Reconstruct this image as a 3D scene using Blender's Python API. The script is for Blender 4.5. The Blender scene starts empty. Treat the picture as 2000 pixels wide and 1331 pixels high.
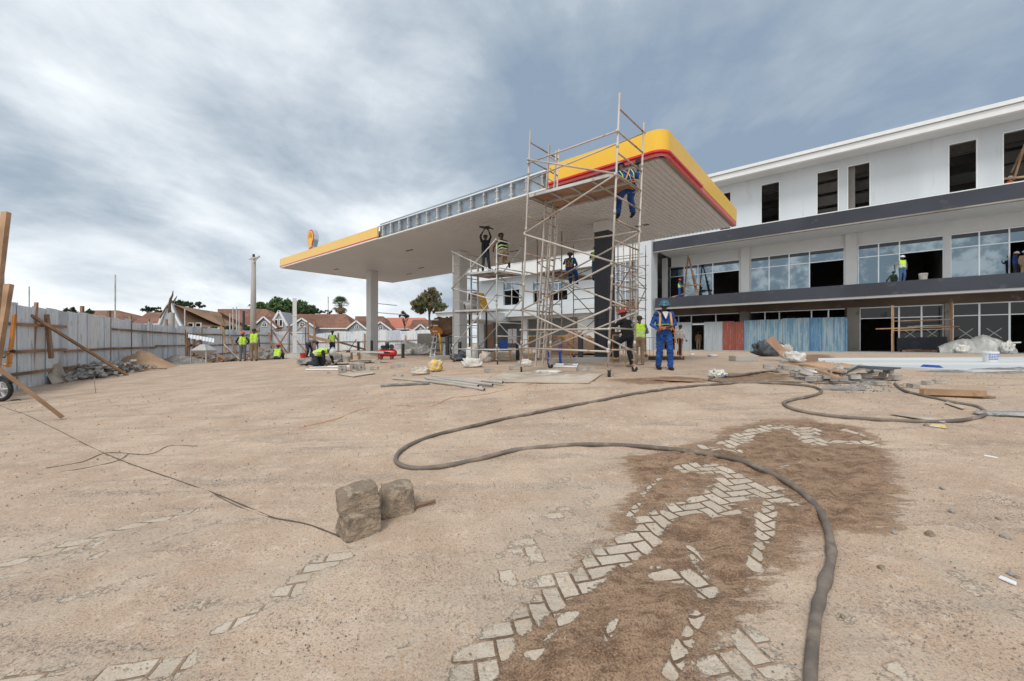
import bpy, bmesh, math, random
import numpy as np
from mathutils import Vector, Matrix, Euler, noise as mnoise
R = math.radians
SC = bpy.context.scene
COL = SC.collection
# ---------------------------------------------------------------- camera, sky, sun, exposure
F, CX, HY, E = 790.0, 1000.0, 670.0, 1.35
cam_d = bpy.data.cameras.new('camera'); cam = bpy.data.objects.new('camera', cam_d); COL.objects.link(cam)
cam.location = (0, 0, E); cam.rotation_euler = (R(90), 0, 0)
cam_d.sensor_width = 36; cam_d.lens = 36*F/2000; cam_d.shift_y = (HY-665.5)/2000; cam_d.clip_end = 2500; cam_d.clip_start = .05
SC.camera = cam
SC.view_settings.view_transform = 'Standard'; SC.view_settings.look = 'None'; SC.view_settings.exposure = 0.44; SC.view_settings.gamma = 1
SUN_AZ, SUN_EL = R(196), R(55)      # compass-like: direction the light comes from, clockwise from +Y
sun_d = bpy.data.lights.new('sun', 'SUN'); sun = bpy.data.objects.new('sun', sun_d); COL.objects.link(sun)
sun_d.energy = 1.35; sun_d.angle = R(16); sun_d.color = (1, .96, .9)
sdir = Vector((math.sin(SUN_AZ)*math.cos(SUN_EL), math.cos(SUN_AZ)*math.cos(SUN_EL), math.sin(SUN_EL)))
sun.rotation_euler = sdir.to_track_quat('Z', 'Y').to_euler(); sun.location = (0, 0, 30)

class NT:
    """small helper to write node maths"""
    def __init__(s, tree): s.t = tree; s.n = tree.nodes; s.l = tree.links
    def new(s, typ, **k):
        nd = s.n.new(typ)
        for a, b in k.items(): setattr(nd, a, b)
        return nd
    def put(s, sock, v):
        if isinstance(v, bpy.types.NodeSocket): s.l.new(v, sock)
        elif v is not None:
            if sock.type == 'RGBA' and len(v) == 3: v = (*v, 1)
            sock.default_value = v
    def m(s, op, a, b=None, c=None, clamp=False):
        nd = s.new('ShaderNodeMath', operation=op); nd.use_clamp = clamp
        s.put(nd.inputs[0], a)
        if b is not None: s.put(nd.inputs[1], b)
        if c is not None: s.put(nd.inputs[2], c)
        return nd.outputs[0]
    def vm(s, op, a, b=None, out=0):
        nd = s.new('ShaderNodeVectorMath', operation=op); s.put(nd.inputs[0], a)
        if b is not None: s.put(nd.inputs[1], b)
        return nd.outputs[out]
    def mix(s, f, a, b, mode='MIX'):
        nd = s.new('ShaderNodeMix', data_type='RGBA', blend_type=mode); s.put(nd.inputs[0], f); s.put(nd.inputs[6], a); s.put(nd.inputs[7], b)
        return nd.outputs[2]
    def ss(s, x, lo, hi, a=0., b=1.):
        nd = s.new('ShaderNodeMapRange', interpolation_type='SMOOTHSTEP'); s.put(nd.inputs[0], x)
        for i, v in enumerate((lo, hi, a, b)): nd.inputs[1+i].default_value = v
        return nd.outputs[0]
    def noise(s, vec, scale, detail=4, rough=.55, dist=0., out=0):
        nd = s.new('ShaderNodeTexNoise'); s.put(nd.inputs['Vector'], vec); nd.inputs['Scale'].default_value = scale
        nd.inputs['Detail'].default_value = detail; nd.inputs['Roughness'].default_value = rough; nd.inputs['Distortion'].default_value = dist
        return nd.outputs[out]
    def mapping(s, vec, loc=(0, 0, 0), rot=(0, 0, 0), sc=(1, 1, 1)):
        nd = s.new('ShaderNodeMapping'); s.put(nd.inputs[0], vec); nd.inputs[1].default_value = loc; nd.inputs[2].default_value = rot; nd.inputs[3].default_value = sc
        return nd.outputs[0]
    def bump(s, h, st=.3, dist=.02, normal=None):
        nd = s.new('ShaderNodeBump'); nd.inputs['Strength'].default_value = st; nd.inputs['Distance'].default_value = dist; s.put(nd.inputs['Height'], h)
        if normal: s.put(nd.inputs['Normal'], normal)
        return nd.outputs[0]

world = bpy.data.worlds.new('World'); SC.world = world; world.use_nodes = True
w = NT(world.node_tree); w.n.clear()
sky = w.new('ShaderNodeTexSky', sky_type='NISHITA'); sky.sun_disc = False; sky.sun_elevation = SUN_EL; sky.sun_rotation = SUN_AZ
tc = w.new('ShaderNodeTexCoord').outputs['Generated']
nrm = w.vm('NORMALIZE', tc)
sx = w.new('ShaderNodeSeparateXYZ'); w.put(sx.inputs[0], nrm)
zz = w.m('ADD', w.m('MAXIMUM', sx.outputs[2], 0.), .27)
cmb = w.new('ShaderNodeCombineXYZ'); w.put(cmb.inputs[0], w.m('DIVIDE', sx.outputs[0], zz)); w.put(cmb.inputs[1], w.m('DIVIDE', sx.outputs[1], zz))
cl = cmb.outputs[0]
rotc = w.mapping(cl, (3.1, 1.7, 0), (0, 0, R(-35)), (1.0, .72, 1))
n1 = w.noise(rotc, 1.05, 7, .54, .25)
n2 = w.noise(w.mapping(cl, (7.3, 2.2, 0), (0, 0, R(20)), (1, .8, 1)), 2.2, 6, .6, .4)
n3 = w.noise(w.mapping(nrm, (1.3, .2, .7), (0, 0, 0), (1, 1, 3.2)), 5.0, 6, .6, .2)
nn = w.m('ADD', w.m('MULTIPLY', n1, .62), w.m('ADD', w.m('MULTIPLY', n2, .26), w.m('MULTIPLY', n3, .12)))
# brighter to the left and low, greyer over the middle and right
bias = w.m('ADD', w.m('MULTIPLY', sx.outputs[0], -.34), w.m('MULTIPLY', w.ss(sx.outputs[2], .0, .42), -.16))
bias = w.m('ADD', bias, w.m('MULTIPLY', w.ss(sx.outputs[1], .25, -.5), .45))  # unseen sky behind the camera, brightened to add light to the scene
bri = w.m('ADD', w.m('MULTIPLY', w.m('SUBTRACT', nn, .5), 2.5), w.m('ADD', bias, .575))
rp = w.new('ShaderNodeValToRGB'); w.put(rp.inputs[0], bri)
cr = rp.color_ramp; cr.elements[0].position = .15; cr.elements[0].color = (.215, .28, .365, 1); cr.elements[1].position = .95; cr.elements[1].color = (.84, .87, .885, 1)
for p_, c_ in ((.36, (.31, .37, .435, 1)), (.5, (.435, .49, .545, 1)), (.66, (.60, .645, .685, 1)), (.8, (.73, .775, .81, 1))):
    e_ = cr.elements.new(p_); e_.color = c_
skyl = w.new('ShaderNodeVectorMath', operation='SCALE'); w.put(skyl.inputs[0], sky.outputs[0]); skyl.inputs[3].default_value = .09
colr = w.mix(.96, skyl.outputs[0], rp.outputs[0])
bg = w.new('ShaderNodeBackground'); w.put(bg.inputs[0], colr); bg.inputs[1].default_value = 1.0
wo = w.new('ShaderNodeOutputWorld'); w.l.new(bg.outputs[0], wo.inputs[0])

# ---------------------------------------------------------------- terrain height
def P(px, py, Y): return Vector(((px-CX)/F*Y, Y, E-(py-HY)/F*Y))
TH = .6974
D1 = Vector((-math.cos(TH), math.sin(TH), 0)); D2 = Vector((math.sin(TH), math.cos(TH), 0)); RR = -D1
_cp = [(0, 0, -1.36), (-4, 1, -1.36), (5, 1, -1.3), (0, 2.6, -1.3), (-4, 5, -1.3), (2.5, 4.5, -1.12), (-9, 8, -1.32), (-11, 11, -1.33), (-13.5, 12.5, -1.33), (-16.5, 16, -1.33),
       (3.9, 10.3, -.68), (2.1, 8.87, -.745), (2.96, 9.86, -.715), (.2, 10.6, -.77), (1.07, 11.6, -.735), (-2.3, 16.1, -.775), (-.5, 14.2, -.755),
       (6, 8, -.79), (12.6, 10, -.71), (8, 4.5, -1.05), (5, 6, -.94), (-21, 24, -1.33), (-15.5, 23.3, -1.04), (-12.5, 28.8, -.98), (-6.6, 16.5, -.86), (-5.9, 19.3, -.79),
       (-9.3, 26.8, -.76), (3.6, 15.9, -.72), (-3, 21, -.74), (13, 20, -.69), (20, 30, -.67), (30, 23.5, -.67), (25, 12, -.69), (12, 37, -.68), (0, 46, -.8), (-8, 40, -.82), (-18, 46, -1.0), (-30, 33, -1.35),
       (40, 5, -.75), (-30, 5, -1.35), (-60, 40, -1.4), (-40, 80, -1.3), (0, 95, -.9), (60, 60, -.7), (0, -30, -1.4), (-3, 10, -.93), (-6, 12, -1.0), (-7, 10, -1.13), (0, 6, -1.06)]
_cp = np.array(_cp)
def _tp(r): return np.where(r > 1e-9, r*r*np.log(np.maximum(r, 1e-9)), 0)
_n = len(_cp); _K = _tp(np.linalg.norm(_cp[:, None, :2]-_cp[None, :, :2], axis=2))+np.eye(_n)*1.5
_Pm = np.c_[np.ones(_n), _cp[:, :2]]
_A = np.block([[_K, _Pm], [_Pm.T, np.zeros((3, 3))]])
_W = np.linalg.solve(_A, np.r_[_cp[:, 2], np.zeros(3)])
def gz_arr(x, y):
    x = np.clip(np.asarray(x, float), -70, 70); y = np.clip(np.asarray(y, float), -30, 95)
    out = np.zeros(x.shape)
    for i in range(_n): out += _W[i]*_tp(np.hypot(x-_cp[i, 0], y-_cp[i, 1]))
    out += _W[_n]+_W[_n+1]*x+_W[_n+2]*y
    und = .005*np.sin(x*1.7+np.sin(y*1.1))*np.sin(y*1.3+1)+.003*np.sin(x*4.1+y*2.7)
    return np.clip(out, -1.42, -.655)+E+und
def gz(x, y): return float(gz_arr(np.array([x]), np.array([y]))[0])
def G(px, py, dz=0.):
    """the ground point the photo shows at this pixel"""
    k = (px-CX)/F; q = (py-HY)/F
    lo = 1.0; Y = lo
    while Y < 90:
        if E-q*Y < gz(k*Y, Y)+dz: break
        Y += .1 if Y < 12 else .4
    a, b = Y-(.1 if Y < 12 else .4), Y
    for _ in range(18):
        c = (a+b)/2
        if E-q*c < gz(k*c, c)+dz: b = c
        else: a = c
    return Vector((k*b, b, gz(k*b, b)+dz))
def onG(x, y, dz=0.): return Vector((x, y, gz(x, y)+dz))

# ---------------------------------------------------------------- object helpers
def tag(o, label=None, cat=None, group=None, kind=None):
    if label: o['label'] = label
    if cat: o['category'] = cat
    if group: o['group'] = group
    if kind: o['kind'] = kind
    return o
def thing(name, label, cat, loc, group=None, rz=0.):
    o = bpy.data.objects.new(name, None); COL.objects.link(o); o.location = loc; o.rotation_euler = (0, 0, rz); o.empty_display_size = .2
    return tag(o, label, cat, group)
def wloc(o):
    v = Vector((0, 0, 0))
    while o is not None: v += o.location; o = o.parent
    return v
def frame_of(d, upv=Vector((0, 0, 1))):
    d = d.normalized()
    if abs(d.dot(upv)) > .98: upv = Vector((1, 0, 0))
    s = d.cross(upv).normalized(); u = s.cross(d).normalized()
    return s, u
class MB:
    def __init__(s): s.v = []; s.f = []; s.mi = []; s.cur = 0
    def add(s, vs, fs):
        b = len(s.v); s.v += [Vector(q) for q in vs]; s.f += [[b+i for i in f] for f in fs]; s.mi += [s.cur]*len(fs)
    def hexa(s, q):   # 8 corners: bottom 0-3 ccw, top 4-7
        s.add(q, [(3, 2, 1, 0), (4, 5, 6, 7), (0, 1, 5, 4), (1, 2, 6, 5), (2, 3, 7, 6), (3, 0, 4, 7)])
    def box(s, c, size, rz=0., M=None):
        hx, hy, hz = size[0]/2, size[1]/2, size[2]/2; c = Vector(c)
        q = [Vector(p) for p in ((-hx, -hy, -hz), (hx, -hy, -hz), (hx, hy, -hz), (-hx, hy, -hz), (-hx, -hy, hz), (hx, -hy, hz), (hx, hy, hz), (-hx, hy, hz))]
        if M is None: M = Matrix.Rotation(rz, 3, 'Z')
        s.hexa([c+M@p for p in q])
    def beam(s, a, b, w, h, upv=Vector((0, 0, 1))):
        a = Vector(a); b = Vector(b); sd, u = frame_of(b-a, upv); sd *= w/2; u *= h/2
        s.hexa([a-sd-u, a+sd-u, b+sd-u, b-sd-u, a-sd+u, a+sd+u, b+sd+u, b-sd+u])
    def tube(s, a, b, r, n=8, r2=None, cap=True):
        s.path([a, b], r if r2 is None else [r, r2], n, cap)
    def path(s, pts, r, n=8, cap=True, flat=1.):
        pts = [Vector(p) for p in pts]; m = len(pts); base = len(s.v)
        rs = r if isinstance(r, (list, tuple)) else [r]*m
        d0 = (pts[1]-pts[0]); sd, u = frame_of(d0)
        for i, p in enumerate(pts):
            d = (pts[min(i+1, m-1)]-pts[max(i-1, 0)])
            if d.length < 1e-9: d = d0
            d.normalize(); sd = (sd-d*sd.dot(d))
            sd = sd.normalized() if sd.length > 1e-6 else frame_of(d)[0]
            u = sd.cross(d).normalized()
            for k in range(n):
                a = 2*math.pi*k/n; s.v.append(p+sd*math.cos(a)*rs[i]+u*math.sin(a)*rs[i]*flat)
        for i in range(m-1):
            for k in range(n):
                k2 = (k+1) % n
                s.f.append([base+i*n+k, base+i*n+k2, base+(i+1)*n+k2, base+(i+1)*n+k]); s.mi.append(s.cur)
        if cap:
            s.f.append([base+k for k in range(n)][::-1]); s.f.append([base+(m-1)*n+k for k in range(n)]); s.mi += [s.cur]*2
    def ball(s, c, r, seg=10, ring=7, sc=(1, 1, 1), M=None):
        c = Vector(c); b = len(s.v); M = M or Matrix.Identity(3)
        for i in range(ring+1):
            t = math.pi*i/ring
            for k in range(seg):
                a = 2*math.pi*k/seg
                s.v.append(c+M@Vector((math.sin(t)*math.cos(a)*r*sc[0], math.sin(t)*math.sin(a)*r*sc[1], math.cos(t)*r*sc[2])))
        for i in range(ring):
            for k in range(seg):
                k2 = (k+1) % seg; s.f.append([b+i*seg+k, b+(i+1)*seg+k, b+(i+1)*seg+k2, b+i*seg+k2]); s.mi.append(s.cur)
    def lathe(s, c, prof, n=20, M=None, ax=None):
        c = Vector(c); b = len(s.v); M = M or Matrix.Identity(3)
        for (r, z) in prof:
            for k in range(n):
                a = 2*math.pi*k/n; s.v.append(c+M@Vector((r*math.cos(a), r*math.sin(a), z)))
        for i in range(len(prof)-1):
            for k in range(n):
                k2 = (k+1) % n; s.f.append([b+i*n+k, b+i*n+k2, b+(i+1)*n+k2, b+(i+1)*n+k]); s.mi.append(s.cur)
    def prism(s, poly, ext):
        """poly: list of world points (planar), ext: extrusion vector"""
        n = len(poly); ext = Vector(ext); a = [Vector(p) for p in poly]; b = [p+ext for p in a]
        s.add(a+b, [tuple(range(n))[::-1], tuple(range(n, 2*n))]+[(i, (i+1) % n, n+(i+1) % n, n+i) for i in range(n)])
    def quad(s, *q): s.add(q, [tuple(range(len(q)))])
    def build(s, name, mats, parent=None, smooth=False, loc=None, bevel=0., local=False, merge=False):
        if not isinstance(mats, (list, tuple)): mats = [mats]
        if parent is not None: off = Vector((0, 0, 0)) if local else wloc(parent)
        elif loc is not None: off = Vector(loc)
        elif local: off = Vector((0, 0, 0))
        else:
            xs = [q.x for q in s.v]; ys = [q.y for q in s.v]; zs = [q.z for q in s.v]
            off = Vector(((min(xs)+max(xs))/2, (min(ys)+max(ys))/2, min(zs)))
        me = bpy.data.meshes.new(name); me.from_pydata([tuple(q-off) for q in s.v], [], s.f)
        for m_ in mats: me.materials.append(m_)
        me.polygons.foreach_set('material_index', s.mi)
        if smooth: me.polygons.foreach_set('use_smooth', [True]*len(s.f))
        bm = bmesh.new(); bm.from_mesh(me)
        if merge: bmesh.ops.remove_doubles(bm, verts=bm.verts, dist=merge if not isinstance(merge, bool) else 1e-4)
        bmesh.ops.recalc_face_normals(bm, faces=bm.faces)
        if bevel: bmesh.ops.bevel(bm, geom=[e for e in bm.edges if len(e.link_faces) == 2 and e.calc_face_angle(0) > .6], offset=bevel, segments=1, affect='EDGES')
        bm.to_mesh(me); bm.free(); me.update()
        o = bpy.data.objects.new(name, me); COL.objects.link(o)
        if parent is not None: o.parent = parent
        else: o.location = off
        return o
def one(mb, name, mats, label, cat, group=None, kind=None, **k):
    return tag(mb.build(name, mats, **k), label, cat, group, kind)

# ---------------------------------------------------------------- materials
def srgb(r, g, b):
    f = lambda c: (c/255/12.92) if c/255 <= .04045 else ((c/255+.055)/1.055)**2.4
    return (f(r), f(g), f(b))
def mat(name, col, rough=.8, metal=0., var=.18, scale=4., bump=.15, col2=None, mixs=None, stretch=(1, 1, 1), spots=None, spec=.4, bdist=.01, pos=False):
    m = bpy.data.materials.new(name); m.use_nodes = True; t = NT(m.node_tree); bs = t.n['Principled BSDF']
    co = t.new('ShaderNodeNewGeometry').outputs['Position'] if pos else t.new('ShaderNodeTexCoord').outputs['Object']
    co = t.mapping(co, sc=stretch)
    a = t.noise(co, scale, 6, .62)
    b = t.noise(co, scale*.21, 4, .5)
    c = t.mix(t.ss(b, .38, .62), tuple(x*(1-var) for x in col), tuple(min(1, x*(1+var*.7)) for x in col))
    if col2 is not None:
        lo, hi = mixs or (.5, .6); c = t.mix(t.ss(a, lo, hi), c, col2)
    else: c = t.mix(t.ss(a, .3, .7), tuple(x*(1-var) for x in col), c) if var else col
    if spots is not None:
        v = t.noise(co, scale*6, 3, .6); c = t.mix(t.ss(v, spots[1], spots[1]+.06), c, spots[0])
    t.put(bs.inputs['Base Color'], c); bs.inputs['Roughness'].default_value = rough; bs.inputs['Metallic'].default_value = metal
    bs.inputs['Specular IOR Level'].default_value = spec
    if bump: t.put(bs.inputs['Normal'], t.bump(t.noise(co, scale*5, 5, .65), bump, bdist))
    return m
M = {}
M['white'] = mat('white_render', (.55, .585, .605), .75, var=.05, scale=1.2, bump=.06, col2=(.52, .54, .55), mixs=(.55, .75), pos=True)
M['whitestain'] = mat('stained_white_render', (.52, .555, .58), .8, var=.07, scale=.9, bump=.08, col2=(.40, .375, .34), mixs=(.56, .76), stretch=(1.6, 1.6, .28), pos=True)
M['cream'] = mat('cream_render', (.60, .61, .61), .8, var=.05, scale=1.1, bump=.06, pos=True)
M['char'] = mat('charcoal_paint', (.043, .048, .062), .8, var=.16, scale=1.2, bump=.1, col2=(.07, .075, .09), mixs=(.58, .7), spots=((.4, .38, .35), .735), pos=True)
M['conc'] = mat('raw_concrete', (.27, .25, .225), .9, var=.2, scale=1.5, bump=.25, col2=(.2, .17, .14), mixs=(.55, .7), pos=True)
M['brownconc'] = mat('brown_concrete', (.165, .125, .095), .9, var=.25, scale=1.3, bump=.25, col2=(.25, .21, .17), mixs=(.6, .7), pos=True)
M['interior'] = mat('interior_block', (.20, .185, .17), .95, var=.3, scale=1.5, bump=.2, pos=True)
M['slab'] = mat('terrace_concrete', (.36, .345, .32), .85, var=.15, scale=1.0, bump=.2, col2=(.29, .265, .235), mixs=(.5, .68), pos=True)
M['alu'] = mat('aluminium', (.70, .72, .74), .35, .6, var=.04, bump=0)
M['darkframe'] = mat('dark_frame', (.03, .03, .033), .5, var=.1, bump=0)
M['galv'] = mat('galvanised_tube', (.50, .50, .49), .5, .3, var=.2, scale=6, bump=.1, col2=(.27, .17, .11), mixs=(.6, .72))
M['tan'] = mat('dusty_scaffold_tube', (.47, .42, .37), .6, .15, var=.2, scale=3, bump=.2, col2=(.30, .19, .13), mixs=(.58, .68))
M['rusty'] = mat('rusty_tube', (.40, .33, .27), .65, .25, var=.25, scale=5, bump=.2, col2=(.24, .12, .07), mixs=(.54, .64))
M['bluegalv'] = mat('new_galvanised_sheet', (.27, .32, .37), .4, .6, var=.25, scale=1.6, bump=.08, pos=True)
M['wood'] = mat('sawn_timber', (.40, .25, .15), .85, var=.3, scale=5, bump=.3, col2=(.27, .16, .10), mixs=(.55, .75))
M['oldwood'] = mat('weathered_timber', (.29, .175, .11), .9, var=.35, scale=4, bump=.4, col2=(.19, .12, .08), mixs=(.5, .7))
M['ply'] = mat('dusty_plywood', (.42, .35, .28), .9, var=.2, scale=3, bump=.2, col2=(.52, .47, .41), mixs=(.5, .68))
M['plank'] = mat('platform_board', (.36, .22, .15), .85, var=.25, scale=4, bump=.2)
M['soffit'] = mat('soffit_panel', (.66, .685, .71), .48, .0, var=.05, scale=1.5, bump=.03, spots=((.3, .26, .23), .76), pos=True)
M['yellow'] = mat('yellow_fascia', (.83, .50, .035), .25, var=.03, scale=1, bump=0, spec=.5, pos=True)
M['red'] = mat('red_fascia', (.58, .012, .018), .28, var=.04, scale=1, bump=0, spec=.5, pos=True)
M['red2'] = mat('light_red_fascia', (.62, .10, .10), .3, var=.04, scale=1, bump=0, spec=.5, pos=True)
M['block'] = mat('paver_block', (.36, .335, .30), .92, var=.2, scale=14, bump=.4, col2=(.47, .43, .38), mixs=(.5, .6))
M['stone'] = mat('rough_stone', (.30, .235, .175), .95, var=.25, scale=11, bump=1., col2=(.42, .33, .24), mixs=(.48, .58), spots=((.08, .065, .05), .64), bdist=.02)
M['rubble'] = mat('rubble_stone', (.37, .35, .325), .95, var=.35, scale=5, bump=.5)
M['sand'] = mat('sand', (.42, .275, .175), .97, var=.2, scale=2.5, bump=.5, col2=(.34, .21, .13), mixs=(.5, .7), pos=True)
M['soil'] = mat('orange_soil', (.50, .30, .18), .97, var=.3, scale=2, bump=.7, pos=True)
M['gravel'] = mat('grey_gravel', (.30, .285, .265), .95, var=.4, scale=12, bump=.9, pos=True)
M['sack'] = mat('woven_sack', (.56, .50, .43), .85, var=.2, scale=7, bump=.5, col2=(.40, .32, .24), mixs=(.56, .7))
M['whitesack'] = mat('white_plastic_sack', (.66, .64, .60), .7, var=.15, scale=6, bump=.5, col2=(.5, .42, .34), mixs=(.6, .72))
M['plastic'] = mat('milky_plastic_sheet', (.36, .36, .345), .35, var=.2, scale=3, bump=.6, spec=.6, bdist=.03)
M['darktarp'] = mat('dark_tarpaulin', (.085, .095, .11), .5, var=.35, scale=5, bump=.6)
M['browntarp'] = mat('brown_hessian', (.25, .15, .095), .9, var=.3, scale=4, bump=.5)
M['hose'] = mat('dusty_hose', (.15, .125, .105), .75, var=.25, scale=4, bump=.25, col2=(.26, .205, .16), mixs=(.46, .68))
M['cable'] = mat('cable', (.09, .075, .06), .7, var=.1, bump=0)
M['black'] = mat('black_rubber', (.02, .02, .02), .6, var=.1, bump=.05)
M['steel'] = mat('dark_steel', (.05, .052, .058), .55, .3, var=.2, scale=3, bump=.1)
M['redpaint'] = mat('red_enamel', (.55, .02, .02), .3, var=.1, bump=0, spec=.6)
M['bucket'] = mat('pail_plastic', (.68, .69, .68), .5, var=.06, bump=.05)
M['dirtybucket'] = mat('dirty_pail', (.46, .43, .39), .8, var=.25, scale=8, bump=.3)
M['blueplastic'] = mat('blue_plastic', (.01, .07, .40), .4, var=.08, bump=0)
M['skin'] = mat('skin', (.075, .038, .024), .55, var=.08, bump=0)
M['eyewhite'] = mat('eye_white', (.6, .58, .55), .4, var=0, bump=0)
M['blueover'] = mat('blue_overalls', (.012, .058, .235), .85, var=.3, scale=9, bump=.5, col2=(.02, .10, .34), mixs=(.5, .65), bdist=.02)
M['blackcloth'] = mat('black_cloth', (.014, .014, .017), .9, var=.3, scale=8, bump=.5)
M['darkjean'] = mat('dark_denim', (.035, .042, .062), .9, var=.3, scale=8, bump=.5)
M['greycloth'] = mat('grey_cloth', (.17, .17, .175), .9, var=.25, scale=8, bump=.4)
M['khaki'] = mat('khaki_cloth', (.29, .20, .125), .9, var=.25, scale=8, bump=.4)
M['brownshirt'] = mat('tan_brown_cloth', (.26, .14, .075), .9, var=.25, scale=8, bump=.4)
M['whitecloth'] = mat('white_cloth', (.66, .63, .58), .9, var=.1, scale=8, bump=.3)
M['bluejean'] = mat('blue_denim', (.07, .14, .27), .9, var=.25, scale=8, bump=.4)
M['vest'] = mat('hi_vis_yellow', (.50, .78, .05), .7, var=.1, scale=8, bump=.3)
M['tape'] = mat('reflective_tape', (.55, .57, .52), .4, var=.05, bump=0)
M['harness'] = mat('harness_webbing', (.62, .31, .10), .8, var=.25, scale=9, bump=.3)
M['orange'] = mat('orange_webbing', (.72, .20, .08), .8, var=.2, scale=9, bump=.3)
M['tealhat'] = mat('teal_hard_hat', (.03, .13, .19), .4, var=.1, bump=0, spec=.5)
M['bluehat'] = mat('blue_hard_hat', (.06, .22, .40), .4, var=.1, bump=0, spec=.5)
M['redhat'] = mat('red_hard_hat', (.55, .06, .05), .4, var=.1, bump=0, spec=.5)
M['whitehat'] = mat('white_hard_hat', (.62, .63, .64), .4, var=.1, bump=0, spec=.5)
M['leaf'] = mat('leaf', (.075, .14, .04), .6, var=.35, scale=1.2, bump=0, col2=(.10, .16, .045), mixs=(.5, .65))
M['leafdark'] = mat('dark_leaf', (.05, .08, .038), .6, var=.35, scale=1.0, bump=0)
M['leafbrown'] = mat('mottled_leaf', (.15, .17, .07), .6, var=.3, scale=2.2, bump=0, col2=(.30, .17, .11), mixs=(.5, .6))
M['bark'] = mat('bark', (.16, .12, .09), .9, var=.3, scale=4, bump=.5)
M['frond'] = mat('dry_frond', (.20, .14, .08), .8, var=.2, bump=0)
M['roofbrown'] = mat('brown_roof_shingle', (.21, .105, .07), .9, var=.2, scale=2.0, bump=.3, col2=(.15, .08, .055), mixs=(.5, .62), pos=True)
M['rooftan'] = mat('tan_roof', (.29, .18, .11), .9, var=.15, scale=.8, bump=.2, pos=True)
M['roofred'] = mat('salmon_roof', (.48, .17, .115), .85, var=.12, scale=1.5, bump=.2, pos=True)
M['siding'] = mat('grey_siding', (.34, .37, .40), .8, var=.08, scale=2, bump=.05, pos=True)
M['trim'] = mat('white_trim', (.72, .73, .73), .6, var=.04, bump=0)
M['polewood'] = mat('concrete_pole', (.40, .37, .33), .85, var=.12, scale=1.5, bump=.1)
M['orangepaint'] = mat('orange_painted_steel', (.60, .24, .05), .6, var=.3, scale=5, bump=.1, col2=(.3, .12, .06), mixs=(.55, .65))
M['barrierpaint'] = mat('worn_yellow_paint', (.46, .27, .05), .6, var=.3, scale=6, bump=0, col2=(.35, .08, .04), mixs=(.5, .56))
M['yellowpaint'] = mat('yellow_paint', (.75, .42, .03), .5, var=.1, bump=0)
M['yellowprint'] = mat('printed_sack', (.62, .56, .45), .7, var=.15, scale=9, bump=.4, col2=(.75, .45, .05), mixs=(.48, .53))
M['bluebag'] = mat('printed_blue_yellow_bag', (.66, .66, .62), .5, var=.15, scale=10, bump=.4, col2=(.05, .14, .42), mixs=(.56, .6), spots=((.75, .5, .02), .58))
M['whiteconc'] = mat('pale_wet_concrete', (.62, .64, .64), .6, var=.12, scale=.8, bump=.1, col2=(.44, .43, .40), mixs=(.58, .8), stretch=(.4, 2, 1), pos=True)
def glassmat():
    m = bpy.data.materials.new('tinted_glass'); m.use_nodes = True; t = NT(m.node_tree); bs = t.n['Principled BSDF']
    co = t.new('ShaderNodeNewGeometry').outputs['Position']
    a = t.noise(co, .7, 5, .6)
    t.put(bs.inputs['Base Color'], t.mix(t.ss(a, .42, .6), (.12, .165, .20), (.27, .32, .35)))
    bs.inputs['Metallic'].default_value = .92; bs.inputs['Roughness'].default_value = .05
    t.put(bs.inputs['Normal'], t.bump(t.noise(co, .5, 2), .12, .08))
    return m
M['glass'] = glassmat()
def darkglass():
    m = bpy.data.materials.new('dark_glass'); m.use_nodes = True; bs = m.node_tree.nodes['Principled BSDF']
    bs.inputs['Base Color'].default_value = (.012, .012, .014, 1); bs.inputs['Roughness'].default_value = .06; bs.inputs['Specular IOR Level'].default_value = .45
    return m
M['darkglass'] = darkglass()
def sheetmat(name, cols, seed):
    """old painted corrugated sheet: peeling paint streaked downward"""
    m = bpy.data.materials.new(name); m.use_nodes = True; t = NT(m.node_tree); bs = t.n['Principled BSDF']
    co = t.new('ShaderNodeNewGeometry').outputs['Position']
    st = t.mapping(co, (seed*3.1, seed, 0), sc=(3.2, 3.2, .35))
    a = t.noise(st, 1.6, 6, .6); b = t.noise(st, 5., 5, .65)
    c = t.mix(t.ss(a, .44, .58), cols[0], cols[1]); c = t.mix(t.ss(b, .56, .66), c, cols[2])
    t.put(bs.inputs['Base Color'], c); bs.inputs['Roughness'].default_value = .5; bs.inputs['Metallic'].default_value = .0
    t.put(bs.inputs['Normal'], t.bump(b, .1, .01))
    return m
M['fs1'] = sheetmat('zinc_sheet', ((.60, .665, .735), (.70, .74, .78), (.42, .44, .44)), 1)
M['fs2'] = sheetmat('dull_zinc_sheet', ((.44, .50, .565), (.57, .61, .65), (.32, .33, .33)), 2)
M['fs3'] = sheetmat('blue_stained_sheet', ((.58, .635, .69), (.68, .71, .73), (.17, .33, .52)), 3)
M['fs4'] = sheetmat('pale_sheet', ((.64, .67, .69), (.70, .72, .73), (.50, .52, .54)), 4)
M['hblue'] = sheetmat('blue_peeling_sheet', ((.11, .23, .33), (.26, .34, .38), (.34, .34, .32)), 5)
M['hblue2'] = sheetmat('deep_blue_sheet', ((.055, .16, .29), (.10, .22, .34), (.32, .36, .38)), 6)
M['hred'] = sheetmat('red_oxide_sheet', ((.27, .06, .04), (.24, .08, .055), (.34, .21, .16)), 7)
M['hgrey'] = sheetmat('grey_sheet', ((.33, .36, .38), (.37, .40, .42), (.30, .32, .33)), 8)
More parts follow.
